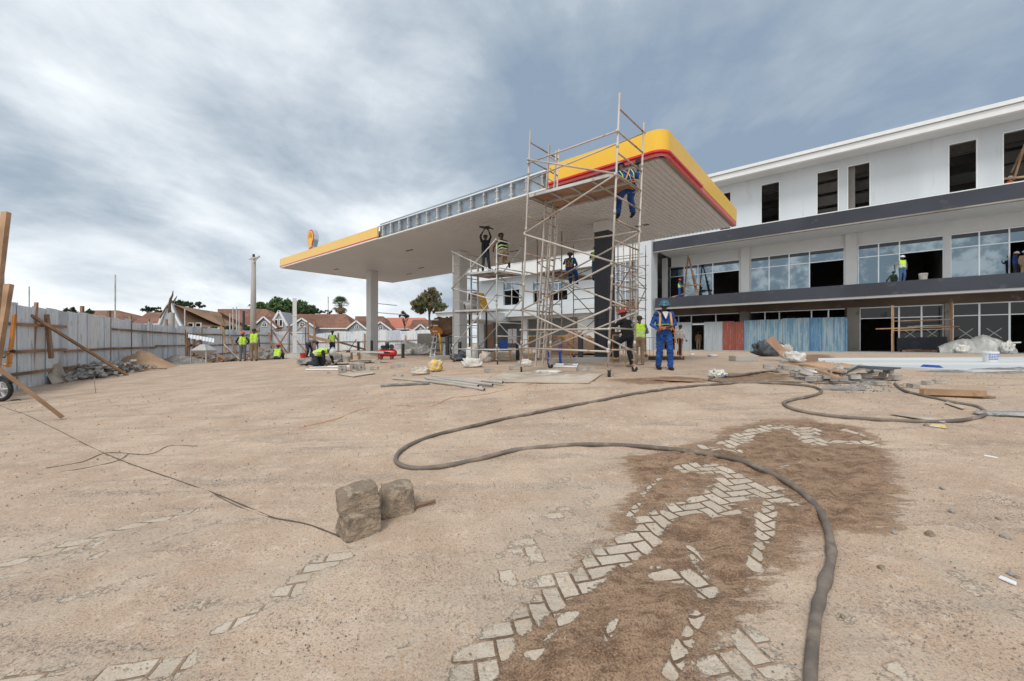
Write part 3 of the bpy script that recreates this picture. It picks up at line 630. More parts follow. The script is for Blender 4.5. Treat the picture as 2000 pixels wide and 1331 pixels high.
# ================================================================ SHOP BUILDING
BD = 37.109
def BY(px, r):
    k = (px-CX)/F; return (BD+r)/(k*D2.x+D2.y)
def BU(px, r): Y = BY(px, r); k = (px-CX)/F; return k*Y*RR.x+Y*RR.y
def BZ(px, py, r): return E+(HY-py)/F*BY(px, r)
def bp(u, r, z): return D2*(BD+r)+RR*u+Vector((0, 0, z))
URT = BU(2000, 0)+12; UPL = BU(1250, 0); UP = BU(1272, -.3); UWL = BU(937, 1.5)
B = thing('shop_building', 'long unfinished three storey white building with charcoal bands and open window bays', 'building', bp(UP, 6, .72))
def bbox(mb, u0, u1, r0, r1, z0, z1): mb.hexa([bp(u0, r0, z0), bp(u1, r0, z0), bp(u1, r1, z0), bp(u0, r1, z0), bp(u0, r0, z1), bp(u1, r0, z1), bp(u1, r1, z1), bp(u0, r1, z1)])
def bpart(name, m, *boxes, bevel=0):
    mb = MB()
    for b in boxes: bbox(mb, *b)
    return mb.build(name, m, B, bevel=bevel)
def wall(name, m, u0, u1, z0, z1, r, th, holes):
    us = sorted({u0, u1, *[h[0] for h in holes], *[h[1] for h in holes]}); zs = sorted({z0, z1, *[h[2] for h in holes], *[h[3] for h in holes]})
    us = [u for u in us if u0-1e-6 <= u <= u1+1e-6]; zs = [z for z in zs if z0-1e-6 <= z <= z1+1e-6]
    def solid(i, j):
        if i < 0 or j < 0 or i >= len(us)-1 or j >= len(zs)-1: return False
        cu, cz = (us[i]+us[i+1])/2, (zs[j]+zs[j+1])/2
        return not any(h[0] < cu < h[1] and h[2] < cz < h[3] for h in holes)
    mb = MB()
    for i in range(len(us)-1):
        for j in range(len(zs)-1):
            if not solid(i, j): continue
            a, b, c, d = us[i], us[i+1], zs[j], zs[j+1]
            mb.quad(bp(a, r, c), bp(b, r, c), bp(b, r, d), bp(a, r, d)); mb.quad(bp(a, r+th, c), bp(a, r+th, d), bp(b, r+th, d), bp(b, r+th, c))
            if not solid(i-1, j): mb.quad(bp(a, r, c), bp(a, r, d), bp(a, r+th, d), bp(a, r+th, c))
            if not solid(i+1, j): mb.quad(bp(b, r, c), bp(b, r+th, c), bp(b, r+th, d), bp(b, r, d))
            if not solid(i, j-1): mb.quad(bp(a, r, c), bp(a, r+th, c), bp(b, r+th, c), bp(b, r, c))
            if not solid(i, j+1): mb.quad(bp(a, r, d), bp(b, r, d), bp(b, r+th, d), bp(a, r+th, d))
    return mb.build(name, m, B, merge=True)
Z0 = .71; Z1, Z1b = 5.45, 4.59; Z2, Z2b = 10.72, 9.78; ZR = 15.61; ZRb = 15.05
RW = 4.2; R2 = 1.57
bpart('floor_slab', M['slab'], (UWL-2, URT, -2.2, 16, .3, Z0))
# bands and slabs
bpart('lower_band', M['char'], (UP+.25, URT, 0, .32, Z1b, Z1))
bpart('upper_band', M['char'], (BU(1276, 0), URT, 0, .32, Z2b, Z2))
bpart('band_drip', M['conc'], (BU(1276, 0), URT, .004, .316, Z2b-.1, Z2b-.002))
bpart('balcony_slab', M['cream'], (UP+.2, URT, .325, 16, Z1b+.12, Z1-.06))
bpart('balcony_lip', M['cream'], (UP+.2, URT, .10, .318, Z1b-.16, Z1b-.002))
bpart('balcony_slab', M['cream'], (UP+.2, URT, .325, 16, Z2b+.10, Z2-.04))
bpart('ledge', M['trim'], (BU(1276, 0), URT, .03, R2-.003, Z2+.002, Z2+.07))
# rear / end walls and partitions so that rooms read dark
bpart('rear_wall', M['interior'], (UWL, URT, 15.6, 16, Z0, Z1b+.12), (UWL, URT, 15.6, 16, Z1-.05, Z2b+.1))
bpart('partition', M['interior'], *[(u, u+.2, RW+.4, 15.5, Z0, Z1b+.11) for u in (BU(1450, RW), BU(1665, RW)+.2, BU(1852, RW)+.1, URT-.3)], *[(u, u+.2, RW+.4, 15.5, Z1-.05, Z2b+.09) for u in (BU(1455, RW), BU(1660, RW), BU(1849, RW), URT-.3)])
# --- top storey
top_holes = []
for x0, x1, yt0, yt1, yb0, yb1 in ((1405, 1428, 365, 360, 440, 440), (1486, 1523, 347, 340, 434, 430), (1595, 1638, 321, 313, 416, 409), (1655, 1700, 308, 300, 405, 400), (1852, 1909, 263, 251, 374, 365), (1958, 2042, 238, 222, 357, 345)):
    u0, u1 = BU(x0, R2), BU(x1, R2); zt = (BZ(x0, yt0, R2)+BZ(x1, yt1, R2))/2
    top_holes.append((u0, u1, 10.95, 14.35))
wall('upper_wall', M['whitestain'], UPL+.3, URT, Z2+.003, ZRb-.12, R2, .25, top_holes)
for i, h in enumerate(top_holes):
    mb = MB()
    for a, b, c, d in ((h[0], h[0]+.05, h[2], h[3]), (h[1]-.05, h[1], h[2], h[3]), (h[0]+.05, h[1]-.05, h[3]-.05, h[3])): bbox(mb, a, b, R2-.02, R2+.1, c, d)
    mb.build('window_reveal', M['trim'], B)
    if i != 1 and i != 4:
        mb = MB()
        for k in range(4): bbox(mb, h[0]-.5, h[1]+.5, R2+1.6+(i % 2), R2+1.8+(i % 2), h[2]+.2+k*1.0, h[2]+.95+k*1.0)
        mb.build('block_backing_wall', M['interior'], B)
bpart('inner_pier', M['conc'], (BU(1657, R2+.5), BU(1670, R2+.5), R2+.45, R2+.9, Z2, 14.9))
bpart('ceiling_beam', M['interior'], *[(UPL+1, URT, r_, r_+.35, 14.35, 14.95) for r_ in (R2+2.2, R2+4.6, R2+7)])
bpart('roof_soffit', M['cream'], (UPL-.5, URT, .3, 16, ZRb-.11, ZR-.2))
bpart('roof_fascia', M['trim'], (UPL-.5, URT, .0, .298, ZRb-.12, ZR-.25))
bpart('roof_coping', M['trim'], (UPL-.6, URT, -.12, .5, ZR-.22, ZR+.02))
bpart('rear_wall', M['interior'], (UPL, URT, 14, 14.3, Z2, 14.9)); bpart('end_wall', M['white'], (UPL-.2, UPL, R2, 14, Z2, ZRb-.12))
# --- first floor glazing, wall at RW
Zf, Zc = Z1-.06, Z2b+.10
def zat(px, py, r=RW): return BZ(px, py, r)
ZW1T = 8.95
W1 = [(1300-8, 1296, 1, 0)]
bays1 = [dict(x=(1308, 1444), mull=(1336, 1363, 1392), open=(1392, 1444)), dict(x=(1466, 1649), mull=(1502, 1541, 1581), open=(1581, 1649)), dict(x=(1676, 1843), mull=(1716, 1757), open=(1757, 1843)), dict(x=(1857, 2060), mull=(1913, 1972), open=(1972, 2060))]
holes1 = [(BU(1285, RW), BU(1291, RW), Zf, ZW1T)]+[(BU(b['x'][0], RW), BU(b['x'][1], RW), Zf, ZW1T) for b in bays1]
wall('first_floor_wall', M['cream'], UP+.3, URT, Zf+.002, Zc-.002, RW, .3, [(a, b, c+.002 if c == Zf else c, d) for a, b, c, d in holes1])
[bpart('wall_pier', M['cream'], (BU(a, RW-.25), BU(b, RW-.25), RW-.25, RW-.002, Zf+.002, Zc-.004)) for a, b in ((1293, 1303), (1447, 1464), (1651, 1674))]
ZT = 7.95
for bi, b in enumerate(bays1):
    u0, u1 = BU(b['x'][0], RW), BU(b['x'][1], RW); wdo = None
    fr = MB(); ed = [u0]+[BU(x, RW) for x in b['mull']]+[u1]; rr0 = RW+.06
    oi = [i for i in range(len(ed)-1) if ed[i]+.05 > BU(b['open'][0], RW)-.1]
    for u in ed: bbox(fr, u-.035 if u > u0 else u, u+.035 if u < u1 else u, rr0, rr0+.1, Zf+.01, ZW1T-.02)
    bbox(fr, u0, u1, rr0-.01, rr0+.11, ZW1T-.09, ZW1T-.012)
    for i in range(len(ed)-1): bbox(fr, ed[i]+.036, ed[i+1]-.036, rr0+.01, rr0+.09, ZT-.03, ZT+.03)
    f = fr.build('window_frame', M['alu'], B)
    for i in range(len(ed)-1):
        mb = MB(); bbox(mb, ed[i]+.03, ed[i+1]-.03, rr0+.04, rr0+.055, ZT+.03, ZW1T-.35); mb.build('pane', M['glass'], f, loc=None)
        mb = MB(); bbox(mb, ed[i]+.03, ed[i+1]-.03, rr0+.038, rr0+.06, ZW1T-.34, ZW1T-.1); mb.build('pane', M['darkglass'], f)
        if i not in oi:
            mb = MB(); bbox(mb, ed[i]+.03, ed[i+1]-.03, rr0+.04, rr0+.055, Zf+.05, ZT-.03); mb.build('pane', M['darkglass'] if (bi == 0 and i == 0) else M['glass'], f)
# --- ground floor
ZG = 4.08
baysG = [dict(x=(1300, 1444), mull=(1325, 1350, 1398)), dict(x=(1466, 1650), mull=(1494, 1522, 1585, 1618)), dict(x=(1679, 1843), mull=(1756, 1800)), dict(x=(1861, 2060), mull=(1913, 1972))]
holesG = [(BU(b['x'][0], RW), BU(b['x'][1], RW), Z0, ZG) for b in baysG]
wall('ground_floor_wall', M['brownconc'], UP+.3, URT, Z0+.002, Z1b+.118, RW, .3, holesG)
[bpart('ground_pier', M['conc'], (BU(a, RW-.2), BU(b, RW-.2), RW-.2, RW-.002, Z0+.002, ZG+.02)) for a, b in ((1445, 1463), (1654, 1678), (1845, 1859))]
for bi, b in enumerate(baysG):
    fr = MB(); u0, u1 = BU(b['x'][0], RW), BU(b['x'][1], RW); ed = [u0]+[BU(x, RW) for x in b['mull']]+[u1]; rr0 = RW+.02
    tr = 3.22
    for u in ed[1:-1] if bi < 2 else ed: bbox(fr, max(u0, u-.045), min(u1, u+.045), rr0, rr0+.1, Z0+.01 if bi > 1 else tr, ZG-.01)
    bbox(fr, u0, u1, rr0-.01, rr0+.11, ZG-.08, ZG-.012)
    for i in range(len(ed)-1):
        if bi == 2 and i == 0: bbox(fr, ed[i]+.05, ed[i+1]-.05, rr0+.01, rr0+.09, tr-.03, tr+.02)
        else: bbox(fr, ed[i]+.05, ed[i+1]-.05, rr0+.01, rr0+.09, tr-.03, tr+.03)
    f = fr.build('shopfront_frame', M['alu'], B)
    if bi > 1:
        for i in range(len(ed)-1):
            mb = MB(); bbox(mb, ed[i]+.03, ed[i+1]-.03, rr0+.04, rr0+.055, tr+.03, ZG-.08); mb.build('pane', M['darkglass'], f)
            if (bi, i) in ((2, 1), (2, 2), (3, 0), (3, 1)):
                mb = MB(); bbox(mb, ed[i]+.03, ed[i+1]-.03, rr0+.04, rr0+.055, Z0+.03, tr-.03); mb.build('pane', M['darkglass'], f)
                um = (ed[i]+ed[i+1])/2; zc_ = 2.0; hh_ = .33; uu_ = .33
                mb = MB(); mb.beam(bp(um-uu_, rr0+.03, zc_-hh_), bp(um+uu_, rr0+.03, zc_+hh_), .04, .006, D2); mb.beam(bp(um-uu_, rr0+.022, zc_+hh_), bp(um+uu_, rr0+.022, zc_-hh_), .04, .006, D2); mb.build('tape_cross', M['tape'], f)
# white end pier
bpart('end_pier', M['white'], (UPL, UP, -.3, 1.25, Z0+.001, Z2+.28))
bpart('parapet_line', M['trim'], (BU(1000, 0)-30*0, BU(1275, 0), -.28+.3, 1.4, Z2+.283, Z2+.42))
# curtain wall bay
uc0 = BU(1200, .25)
bpart('curtain_spandrel', M['siding'], (uc0, UPL-.003, .5, .6, 5.6, Z2-.1), (uc0, UPL-.003, .5, .6, Z0+.3, 4.4)); bpart('curtain_beam', M['browntarp'], (uc0, UPL-.003, .35, .62, 4.42, 5.3))
mb = MB()
for i in range(6):
    u = uc0+(UPL-uc0)*i/5; bbox(mb, u, u+.07, .33, .45, Z0, Z2)
for z in (5.55, 6.5, 7.4, 8.3, 9.2, 10.1, 2.2, 3.4): bbox(mb, uc0, UPL, .36, .44, z, z+.06)
mb.build('curtain_mullions', M['alu'], B)
# --- white wing further left
bpart('wing_upper_band', M['trim'], (UWL, UPL-.01, .2, .5, 9.3, Z2+.2)); bpart('wing_slab', M['cream'], (UWL, UPL-.01, .51, 15, 9.6, Z2))
bpart('wing_lower_band', M['white'], (UWL-.0, uc0, .3, .6, 4.5, 5.45)); bpart('wing_slab', M['cream'], (UWL, uc0, .61, 15, 4.7, 5.35))
whs = [(BU(a, 1.6), BU(b, 1.6), BZ(a, yb, 1.6), BZ(a, yt, 1.6)) for a, b, yt, yb in ((983, 1014, 553, 597), (1041, 1058, 552, 594), (1072, 1108, 553, 588))]
wall('wing_wall', M['white'], UWL, uc0, 5.36, 9.58, 1.6, .3, whs)
for h in whs:
    mb = MB(); bbox(mb, h[0], h[1], 1.7, 1.8, h[3]-.1, h[3]); bbox(mb, (h[0]+h[1])/2-.04, (h[0]+h[1])/2+.04, 1.7, 1.8, h[2], h[3]-.1); bbox(mb, h[0], h[1], 1.71, 1.79, h[3]-1.0, h[3]-.93)
    f = mb.build('window_frame', M['alu'], B)
    mb = MB(); bbox(mb, h[0], h[1], 1.74, 1.755, h[3]-.93, h[3]-.1); mb.build('pane', M['glass'], f)
whg = [(BU(a, 1.6), BU(b, 1.6), Z0+.01, BZ(a, yt, 1.6)) for a, b, yt in ((960, 1018, 629), (1029, 1128, 624))]
wall('wing_ground_wall', M['cream'], UWL, uc0, Z0, 4.69, 1.6, .3, whg)
bpart('wing_rear_wall', M['cream'], (UWL, uc0, 8, 8.3, Z0, 4.69)); bpart('wing_rear_wall', M['interior'], (UWL, uc0, 8, 8.3, 5.36, 9.58)); bpart('wing_end_wall', M['white'], (UWL-.25, UWL-.002, 1.6, 15, Z0, 9.58), (UWL-.25, UWL-.002, 1.6, 15, 9.6, Z2))
# low flat roof of the annex beside the wing
mb = MB(); a_ = P(853, 612, 47); b_ = P(940, 607, 44.5); dd = Vector((3, 6, 0))
mb.prism([a_, b_, b_+dd, a_+dd], (0, 0, -.95)); mb.prism([a_+Vector((-.15, -.2, 0)), b_+Vector((0, -.2, 0)), b_+dd, a_+dd+Vector((-.15, 0, 0))], (0, 0, .12)); mb.build('annex_roof', M['white'], B)
# ================================================================ SITE FENCE
FP = [(-110, 9.3, 1.12), (-20, 10.9, 1.12), (120, 14.4, 1.10), (215, 18.0, 1.10), (300, 23.2, 1.10), (360, 28, 1.10), (430, 32, 1.08), (480, 37, 1.08), (528, 43, 1.1)]
FP2 = [(606, 46, 1.05), (670, 46.5, 1.32), (740, 46.8, 1.45), (856, 46, 1.45)]
def fz(c): return gz(c.x, c.y)
def fence(FPx, label, rails, postspec, mats_seq, seed, cor=.09, amp=.016):
    r = random.Random(seed)
    pts = [P(px, HY, Y) for px, Y, zt in FPx]; tops = [E+zt for _, _, zt in FPx]
    mid = pts[len(pts)//2]; t = thing('corrugated_fence', label, 'fence', (mid.x, mid.y, fz(mid)))
    L = [0]
    for a, b in zip(pts[:-1], pts[1:]): L.append(L[-1]+(b.xy-a.xy).length)
    def at(s):
        for i in range(len(L)-1):
            if s <= L[i+1] or i == len(L)-2:
                q = (s-L[i])/(L[i+1]-L[i]); p = pts[i].lerp(pts[i+1], q); return p, tops[i]*(1-q)+tops[i+1]*q, (pts[i+1]-pts[i])
    s = 0; k = 0
    while s < L[-1]-.3:
        wd = r.uniform(.72, .86); e = min(s+wd, L[-1]); p, _, d = at(s); dist = p.length
        d = Vector((d.x, d.y, 0)).normalized(); nrm_ = Vector((d.y, -d.x, 0))
        n = max(4, int((e-s)/(cor/6 if dist < 18 else cor/3))); lean = r.uniform(-.05, .05); dz = r.uniform(-.11, .09); dn = r.uniform(0, .05); sl = r.uniform(-.05, .05)
        mb = MB(); prev = None
        for i in range(n+1):
            q = s+(e-s+.07)*i/n; p, zt, _ = at(min(q, L[-1])); ph = (q-s)/cor*2*math.pi
            # broad flat pans with narrow ribs, as on box-profile sheets
            o_ = amp*max(-1, min(1, 2.2*math.cos(ph)+1.0))
            a = p+nrm_*(o_+dn); a.z = fz(p)-.05; b = p+nrm_*(o_+dn)+d*lean+nrm_*r.uniform(-.004, .004); b.z = zt+dz+sl*(i/n-.5)+r.uniform(-.006, .006)
            if prev: mb.quad(prev[0], a, b, prev[1])
            prev = (a, b)
        mb.build('fence_sheet', M[mats_seq[k % len(mats_seq)] if r.random() < .6 else r.choice(mats_seq)], t)
        s = e; k += 1
    def rail(a, b, h, wd=.045, ht=.09, m='oldwood'):
        pa, ta, da = at(a*L[-1]); pb, tb, _ = at(b*L[-1])
        n = Vector((da.y, -da.x, 0)).normalized()
        nseg = 1; mb = MB(); za, zb = fz(pa)+h, fz(pb)+h
        if n.dot(pa) > 0: n = -n
        mb.beam(Vector((pa.x, pa.y, za))+n*.09, Vector((pb.x, pb.y, zb))+n*.09, wd, ht); mb.build('fence_rail', M[m], t)
    for i in range(len(pts)-1):
        fr = [L[i]/L[-1], L[i+1]/L[-1]]; nn = max(1, int((L[i+1]-L[i])/3.2))
        for j in range(nn):
            a = fr[0]+(fr[1]-fr[0])*j/nn; b = fr[0]+(fr[1]-fr[0])*(j+1)/nn
            for h in rails: 
                if r.random() < .93: rail(a, min(1, b+.002), h+r.uniform(-.05, .05))
    for px, yt, yb, wd in postspec:
        k = (px-CX)/F; best = None
        for i in range(len(pts)-1):
            a, b = pts[i], pts[i+1]; den = (b.x-a.x)-k*(b.y-a.y)
            q = (k*a.y-a.x)/den
            if -.01 <= q <= 1.01: best = a.lerp(b, q); d = (b-a)
        if best is None: continue
        n = Vector((d.y, -d.x, 0)).normalized()
        if n.dot(best) > 0: n = -n
        c = best+n*.15; c.z = 0; Y = c.y; mb = MB(); lx = r.uniform(-.04, .04)
        top = Vector((k*Y+lx, Y, E+(HY-yt)/F*Y)); bot = Vector((k*Y, Y, fz(c)-.15))
        if yb: bot = P(px, yb, Y)
        mb.beam(bot, top, wd, wd*.8, Vector((0, 1, 0))); mb.build('fence_post', M['wood' if r.random() < .5 else 'oldwood'], t)
    return t
fence(FP, 'tall zinc sheet site fence on timber posts along the left of the yard', (.42, 1.1, 1.9), [(160, 598, None, .10), (213, 607, None, .11), (254, 616, None, .11), (290, 623, None, .11), (325, 624, None, .11), (360, 645, None, .10), (393, 640, None, .10), (433, 633, None, .12), (470, 637, None, .12), (506, 640, None, .13), (45, 600, None, .07)],
      ['fs1', 'fs1', 'fs2', 'fs1', 'fs3', 'fs4', 'fs1', 'fs2', 'fs1', 'fs1', 'fs4'], 3, cor=.14)
fence(FP2, 'straight zinc sheet fence at the back below the brown roofed houses', (1.15, .1), [(614, 628, None, .16), (660, 650, None, .1), (712, 652, None, .12), (792, 655, None, .12)], ['fs4', 'fs1', 'fs3', 'fs4', 'fs2', 'fs4', 'fs3'], 8, cor=.2, amp=.02)
# timber framed gate section between the two fences
def gate():
    t = thing('timber_gate', 'timber framed zinc gate with crossed braces at the far fence corner', 'gate', P(566, 690, 43))
    a, b = P(530, 670, 43), P(604, 670, 44.5); z0 = gz(a.x, a.y); 
    for i in range(5):
        p, q = a.lerp(b, i/5), a.lerp(b, (i+1)/5); mb = MB(); p.z = q.z = z0+.05; mb.prism([p, q, q+Vector((0, .03, 0)), p+Vector((0, .03, 0))], (0, 0, 2.3+.05*(i % 2))); mb.build('gate_sheet', M[['fs1', 'fs4', 'fs2', 'fs1', 'fs2'][i]], t)
    o = Vector((0, -.12, 0))
    def bm_(x0, y0, x1, y1, w_=.12):
        mb = MB(); mb.beam(P(x0, y0, 43)+o, P(x1, y1, 43)+o, w_, w_*.7); mb.build('gate_brace', M['oldwood'], t)
    for q in ((532, 645, 563, 691), (563, 648, 545, 676), (530, 645, 566, 645), (530, 672, 604, 673), (531, 628, 531, 692), (566, 633, 566, 691), (598, 640, 598, 692), (568, 650, 600, 690), (566, 652, 604, 652), (603, 630, 603, 690), (580, 648, 603, 629)): bm_(*q)
gate()
def beam_thing(name, a, b, w_, h_, m, label, cat='timber', group=None, upv=Vector((0, 1, 0)), bevel=0):
    mb = MB(); mb.beam(a, b, w_, h_, upv); return one(mb, name, M[m], label, cat, group, bevel=bevel)
Gq = 'timber props leaning along the left fence'
def leanto(x0, y0, x1, y1, Y0, Y1, w_, label, m='wood', name='timber_prop', h_=None):
    beam_thing(name, P(x0, y0, Y0), P(x1, y1, Y1), w_, h_ or w_*.7, m, label, 'timber prop', Gq)
leanto(12, 415, -28, 760, 7.6, 7.3, .11, 'tallest bare pole rising past the top of the fence at the left edge')
leanto(18, 556, -22, 800, 9.4, 8.9, .13, 'thick rough timber post leaning just above the motorcycle')
leanto(71, 591, 60, 753, 12.9, 12.7, .085, 'slim upright pole carrying the head of the long diagonal brace')
leanto(29, 615, 17, 717, 11.0, 10.6, .08, 'short prop with faded orange paint behind the motorcycle mirror', 'orangepaint')
leanto(91, 615, 100, 700, 13.2, 13.0, .11, 'short stub post behind the leaning plywood board', 'oldwood')
leanto(60, 616, 251, 735, 12.6, 16.0, .10, 'long diagonal brace running down to the rubble heap')
g_ = G(122, 820)
beam_thing('timber_plank', g_+Vector((0, 0, .04)), P(-70, 668, 6.1), .10, .06, 'wood', 'near timber plank sloping out of the left edge with its foot on the sand', 'timber', bevel=.004, upv=Vector((0, 0, 1)))
# leaning shutter board
mb = MB(); q = [P(71.5, 693.5, 14.0), P(109, 686, 14.3), P(127, 734.5, 13.9), P(101, 750, 13.2)]; q[2].z = gz(q[2].x, q[2].y)+.02; q[3].z = gz(q[3].x, q[3].y)+.02
mb.prism(q, (.02, .05, .0)); one(mb, 'plywood_board', M['ply'], 'dusty plywood sheet leaning against the fence beside the rubble', 'board')
# concrete column stub and thin poles behind
mb = MB(); a = P(334, 612, 26.5); mb.tube(Vector((a.x, a.y, gz(a.x, a.y)-.1)), P(336, 611, 26.5), .16, 12, .15); one(mb, 'concrete_pillar', M['polewood'], 'round concrete pillar stump standing against the fence', 'pillar', smooth=False)
def mast(px, y0, Y, r, label, y1=640, name='thin_mast', m='galv', cat='mast', grp='thin masts behind the fence'):
    mb = MB(); top = P(px, y0, Y); mb.tube(Vector((top.x, top.y, gz(top.x, top.y))), top, r, 6); return one(mb, name, M[m], label, cat, grp)
mast(225, 537, 34, .055, 'tallest thin mast behind the fence with a bare tip')
mast(57, 560, 30, .04, 'short thin mast behind the near fence bays')
mast(7, 530, 24, .04, 'thin mast close to the left edge')
mast(361, 604, 29.5, .04, 'steel tube rising beside the tan barn roof')
mast(641, 580, 62, .07, 'slender mast left of the palm')
for i, (px, y0) in enumerate(((455, 601), (449, 612), (462, 600), (467, 606))): mast(px, y0, 40, .05, ['thin pipe before the brown roof, second from left', 'shortest of the thin pipes before the brown roof', 'third thin pipe before the brown roof', 'thin pipe before the brown roof beside the round sign'][i], grp='thin pipes before the brown roof')
mast(476, 608, 38, .10, 'thick dark pole just left of the utility pole', m='steel')
# utility pole
t = thing('utility_pole', 'tall tapered concrete utility pole with a short crossarm', 'utility pole', onG(P(494, 670, 33).x, 33))
mb = MB(); c = P(494, 670, 33); mb.tube(Vector((c.x, 33, gz(c.x, 33)-.2)), P(495.5, 503, 33), .26, 12, .15); mb.build('pole', M['polewood'], t, smooth=True)
mb = MB(); mb.tube(P(495.5, 506, 33), P(495.5, 497, 33), .09, 8); mb.build('pole_cap', M['steel'], t)
mb = MB(); mb.beam(P(487, 507, 33.1), P(507, 502, 32.5), .09, .09); mb.build('crossarm', M['galv'], t)
mb = MB(); mb.beam(P(496, 513, 32.9), P(504, 504, 32.6), .05, .05); mb.build('arm_brace', M['galv'], t)
for x, y in ((489, 503.5), (505, 499.5)): mb = MB(); mb.lathe(P(x, y+2, 32.9), [(.02, -.1), (.07, -.05), (.05, .0), (.08, .05), (.04, .12), (.0, .13)], 8); mb.build('insulator', M['trim'], t)
# white steel sign post
t = thing('steel_post', 'tall white painted steel post standing alone before the fence', 'post', onG(P(575, 670, 30).x, 30))
mb = MB(); c = P(575, 696, 30); c.z = gz(c.x, 30); d_ = P(576, 583, 30); mb.box(((c.x+d_.x)/2, 30, (c.z+d_.z)/2), (.27, .26, d_.z-c.z), rz=.5); mb.build('shaft', M['trim'], t)
for y in (618, 657): mb = MB(); e = P(575.5, y, 30); mb.box((e.x, 30, e.z), (.31, .30, .05), rz=.5); mb.build('flange', M['trim'], t)
for i, (x0, y0, x1, y1) in enumerate(((735, 593, 775, 597), (738, 611, 790, 615))):
    mb = MB(); mb.tube(P(x0, y0, 50), P(x1, y1, 52), .06, 6); one(mb, 'light_gantry_arm', M['galv'], ['upper grey boom reaching right from behind the white column', 'lower grey boom reaching right from behind the white column'][i], 'boom')
# ================================================================ HOUSES
def arch_window(par, c, w_, h_, nrm_=Vector((0, -1, 0))):
    mb = MB(); pts = [c+Vector((-w_/2, 0, -h_/2)), c+Vector((w_/2, 0, -h_/2))]+[c+Vector((math.cos(R(a))*w_/2, 0, math.sin(R(a))*w_/2)) for a in range(0, 181, 30)]
    o_ = [c+(p-c)*1.45+Vector((0, -.05, 0)) for p in pts]
    mb.prism(o_, (0, .06, 0)); f = mb.build('window', M['trim'], par)
    mb = MB(); mb.prism([p+Vector((0, -.08, 0)) for p in pts], (0, .02, 0)); mb.build('pane', M['darkglass'], f)
    mb = MB(); mb.box(c+Vector((0, -.1, 0)), (.06, .02, h_+w_*.4)); mb.box(c+Vector((0, -.101, .02)), (w_, .02, .06)); mb.build('glazing_bar', M['trim'], f)
def house(px0, px1, yr, ye, Y, label, roof='roofbrown', dormers=(), slant=(0, 0), group='houses beyond the back fence', gable=None, dep=7.0):
    a, b = P(px0, ye, Y), P(px1, ye, Y); zb = gz((a.x+b.x)/2, Y)-.3; t = thing('house', label, 'house', Vector(((a.x+b.x)/2, Y+dep/2, zb)), group)
    ra, rb = P(px0+slant[0], yr, Y+dep*.5), P(px1+slant[1], yr, Y+dep*.5)
    ra.z = E+(HY-yr)/F*(Y+dep*.5); rb.z = ra.z
    mb = MB(); mb.hexa([Vector((a.x, Y+.35, zb)), Vector((b.x, Y+.35, zb)), Vector((b.x, Y+dep-.3, zb)), Vector((a.x, Y+dep-.3, zb)), Vector((a.x, Y+.35, a.z-.05)), Vector((b.x, Y+.35, a.z-.05)), Vector((b.x, Y+dep-.3, a.z-.05)), Vector((a.x, Y+dep-.3, a.z-.05))]); mb.build('wall', M['siding'], t)
    mb = MB(); up = Vector((0, 0, .16)); back = Vector((0, dep, 0))
    mb.prism([a, b, rb], (0, 0, 0)) if False else None
    A, Bb = a.copy(), b.copy()
    vs = [A, Bb, rb, ra, A+back, Bb+back]
    mb.add([v+up for v in vs]+vs, [(0, 1, 2, 3), (5, 4, 3, 2), (0, 3, 4), (1, 5, 2), (7, 6, 9, 8), (10, 11, 8, 9), (0, 6, 7, 1), (4, 5, 11, 10), (0, 4, 10, 6), (1, 7, 11, 5)])
    mb.build('roof', M[roof], t)
    mb = MB(); mb.beam(a+Vector((0, -.06, .0)), b+Vector((0, -.06, 0)), .1, .16); mb.build('eave_gutter', M['trim'], t)
    for (px, yp, hw, ybase) in dormers:
        c = P(px, yp, Y-1.0); l = P(px-hw, ybase, Y-1.0); r_ = P(px+hw, ybase, Y-1.0); dp = Vector((0, 3.5, 0))
        mb = MB(); lo = [Vector((l.x+.15, l.y, zb)), Vector((r_.x-.15, r_.y, zb)), Vector((r_.x-.15, r_.y, r_.z)), c, Vector((l.x+.15, l.y, l.z))]
        mb.prism(lo, dp); g = mb.build('gable_wall', M['siding'], t)
        ov = Vector((0, -.25, 0)); th = Vector((0, 0, .14))
        for e_, sg in ((l, -1), (r_, 1)):
            ee = e_+Vector((sg*.15, 0, -.1)); mb = MB(); cc = c+Vector((0, 0, .05))
            mb.hexa([ee+ov, cc+ov, cc+dp, ee+dp, ee+ov+th, cc+ov+th, cc+dp+th, ee+dp+th]); mb.build('gable_roof', M[roof], t)
            mb = MB(); mb.beam(ee+ov*1.1+th*.5, cc+ov*1.1+th*.5, .08, .2, Vector((0, 0, 1))); mb.build('bargeboard', M['trim'], t)
        arch_window(t, c+Vector((0, -.03, -(c.z-l.z)*.62)), min(1.1, (r_.x-l.x)*.16), min(1.1, (r_.x-l.x)*.16))
    return t
house(533, 688, 616, 642, 58, 'long brown roofed house with two small gables and a tall left gable', dormers=((591, 624, 25, 640), (697, 629, 18, 643)), slant=(12, -12))
house(425, 545, 606, 637, 56, 'brown roofed house behind the utility pole with one front gable', dormers=((517, 621, 23, 641),), slant=(0, -25))
house(690, 762, 620, 644, 60, 'brown roofed house mostly hidden by the left canopy column', dormers=((744, 631, 20, 645),), slant=(4, -14))
house(764, 838, 623, 643, 62, 'house with a salmon red roof between two brown roofed ones', 'roofred', slant=(-10, -8))
house(800, 874, 627, 645, 59, 'low brown roofed house with twin small gables beside the annex', dormers=((822, 636, 14, 647), (841, 638, 12, 648)), slant=(6, 0))
house(150, 248, 609, 630, 48, 'brown roofed house peeping over the near fence', dormers=(), slant=(22, -18))
house(258, 322, 613, 634, 46, 'reddish brown roof next to the barn gable', dormers=(), slant=(30, 5))
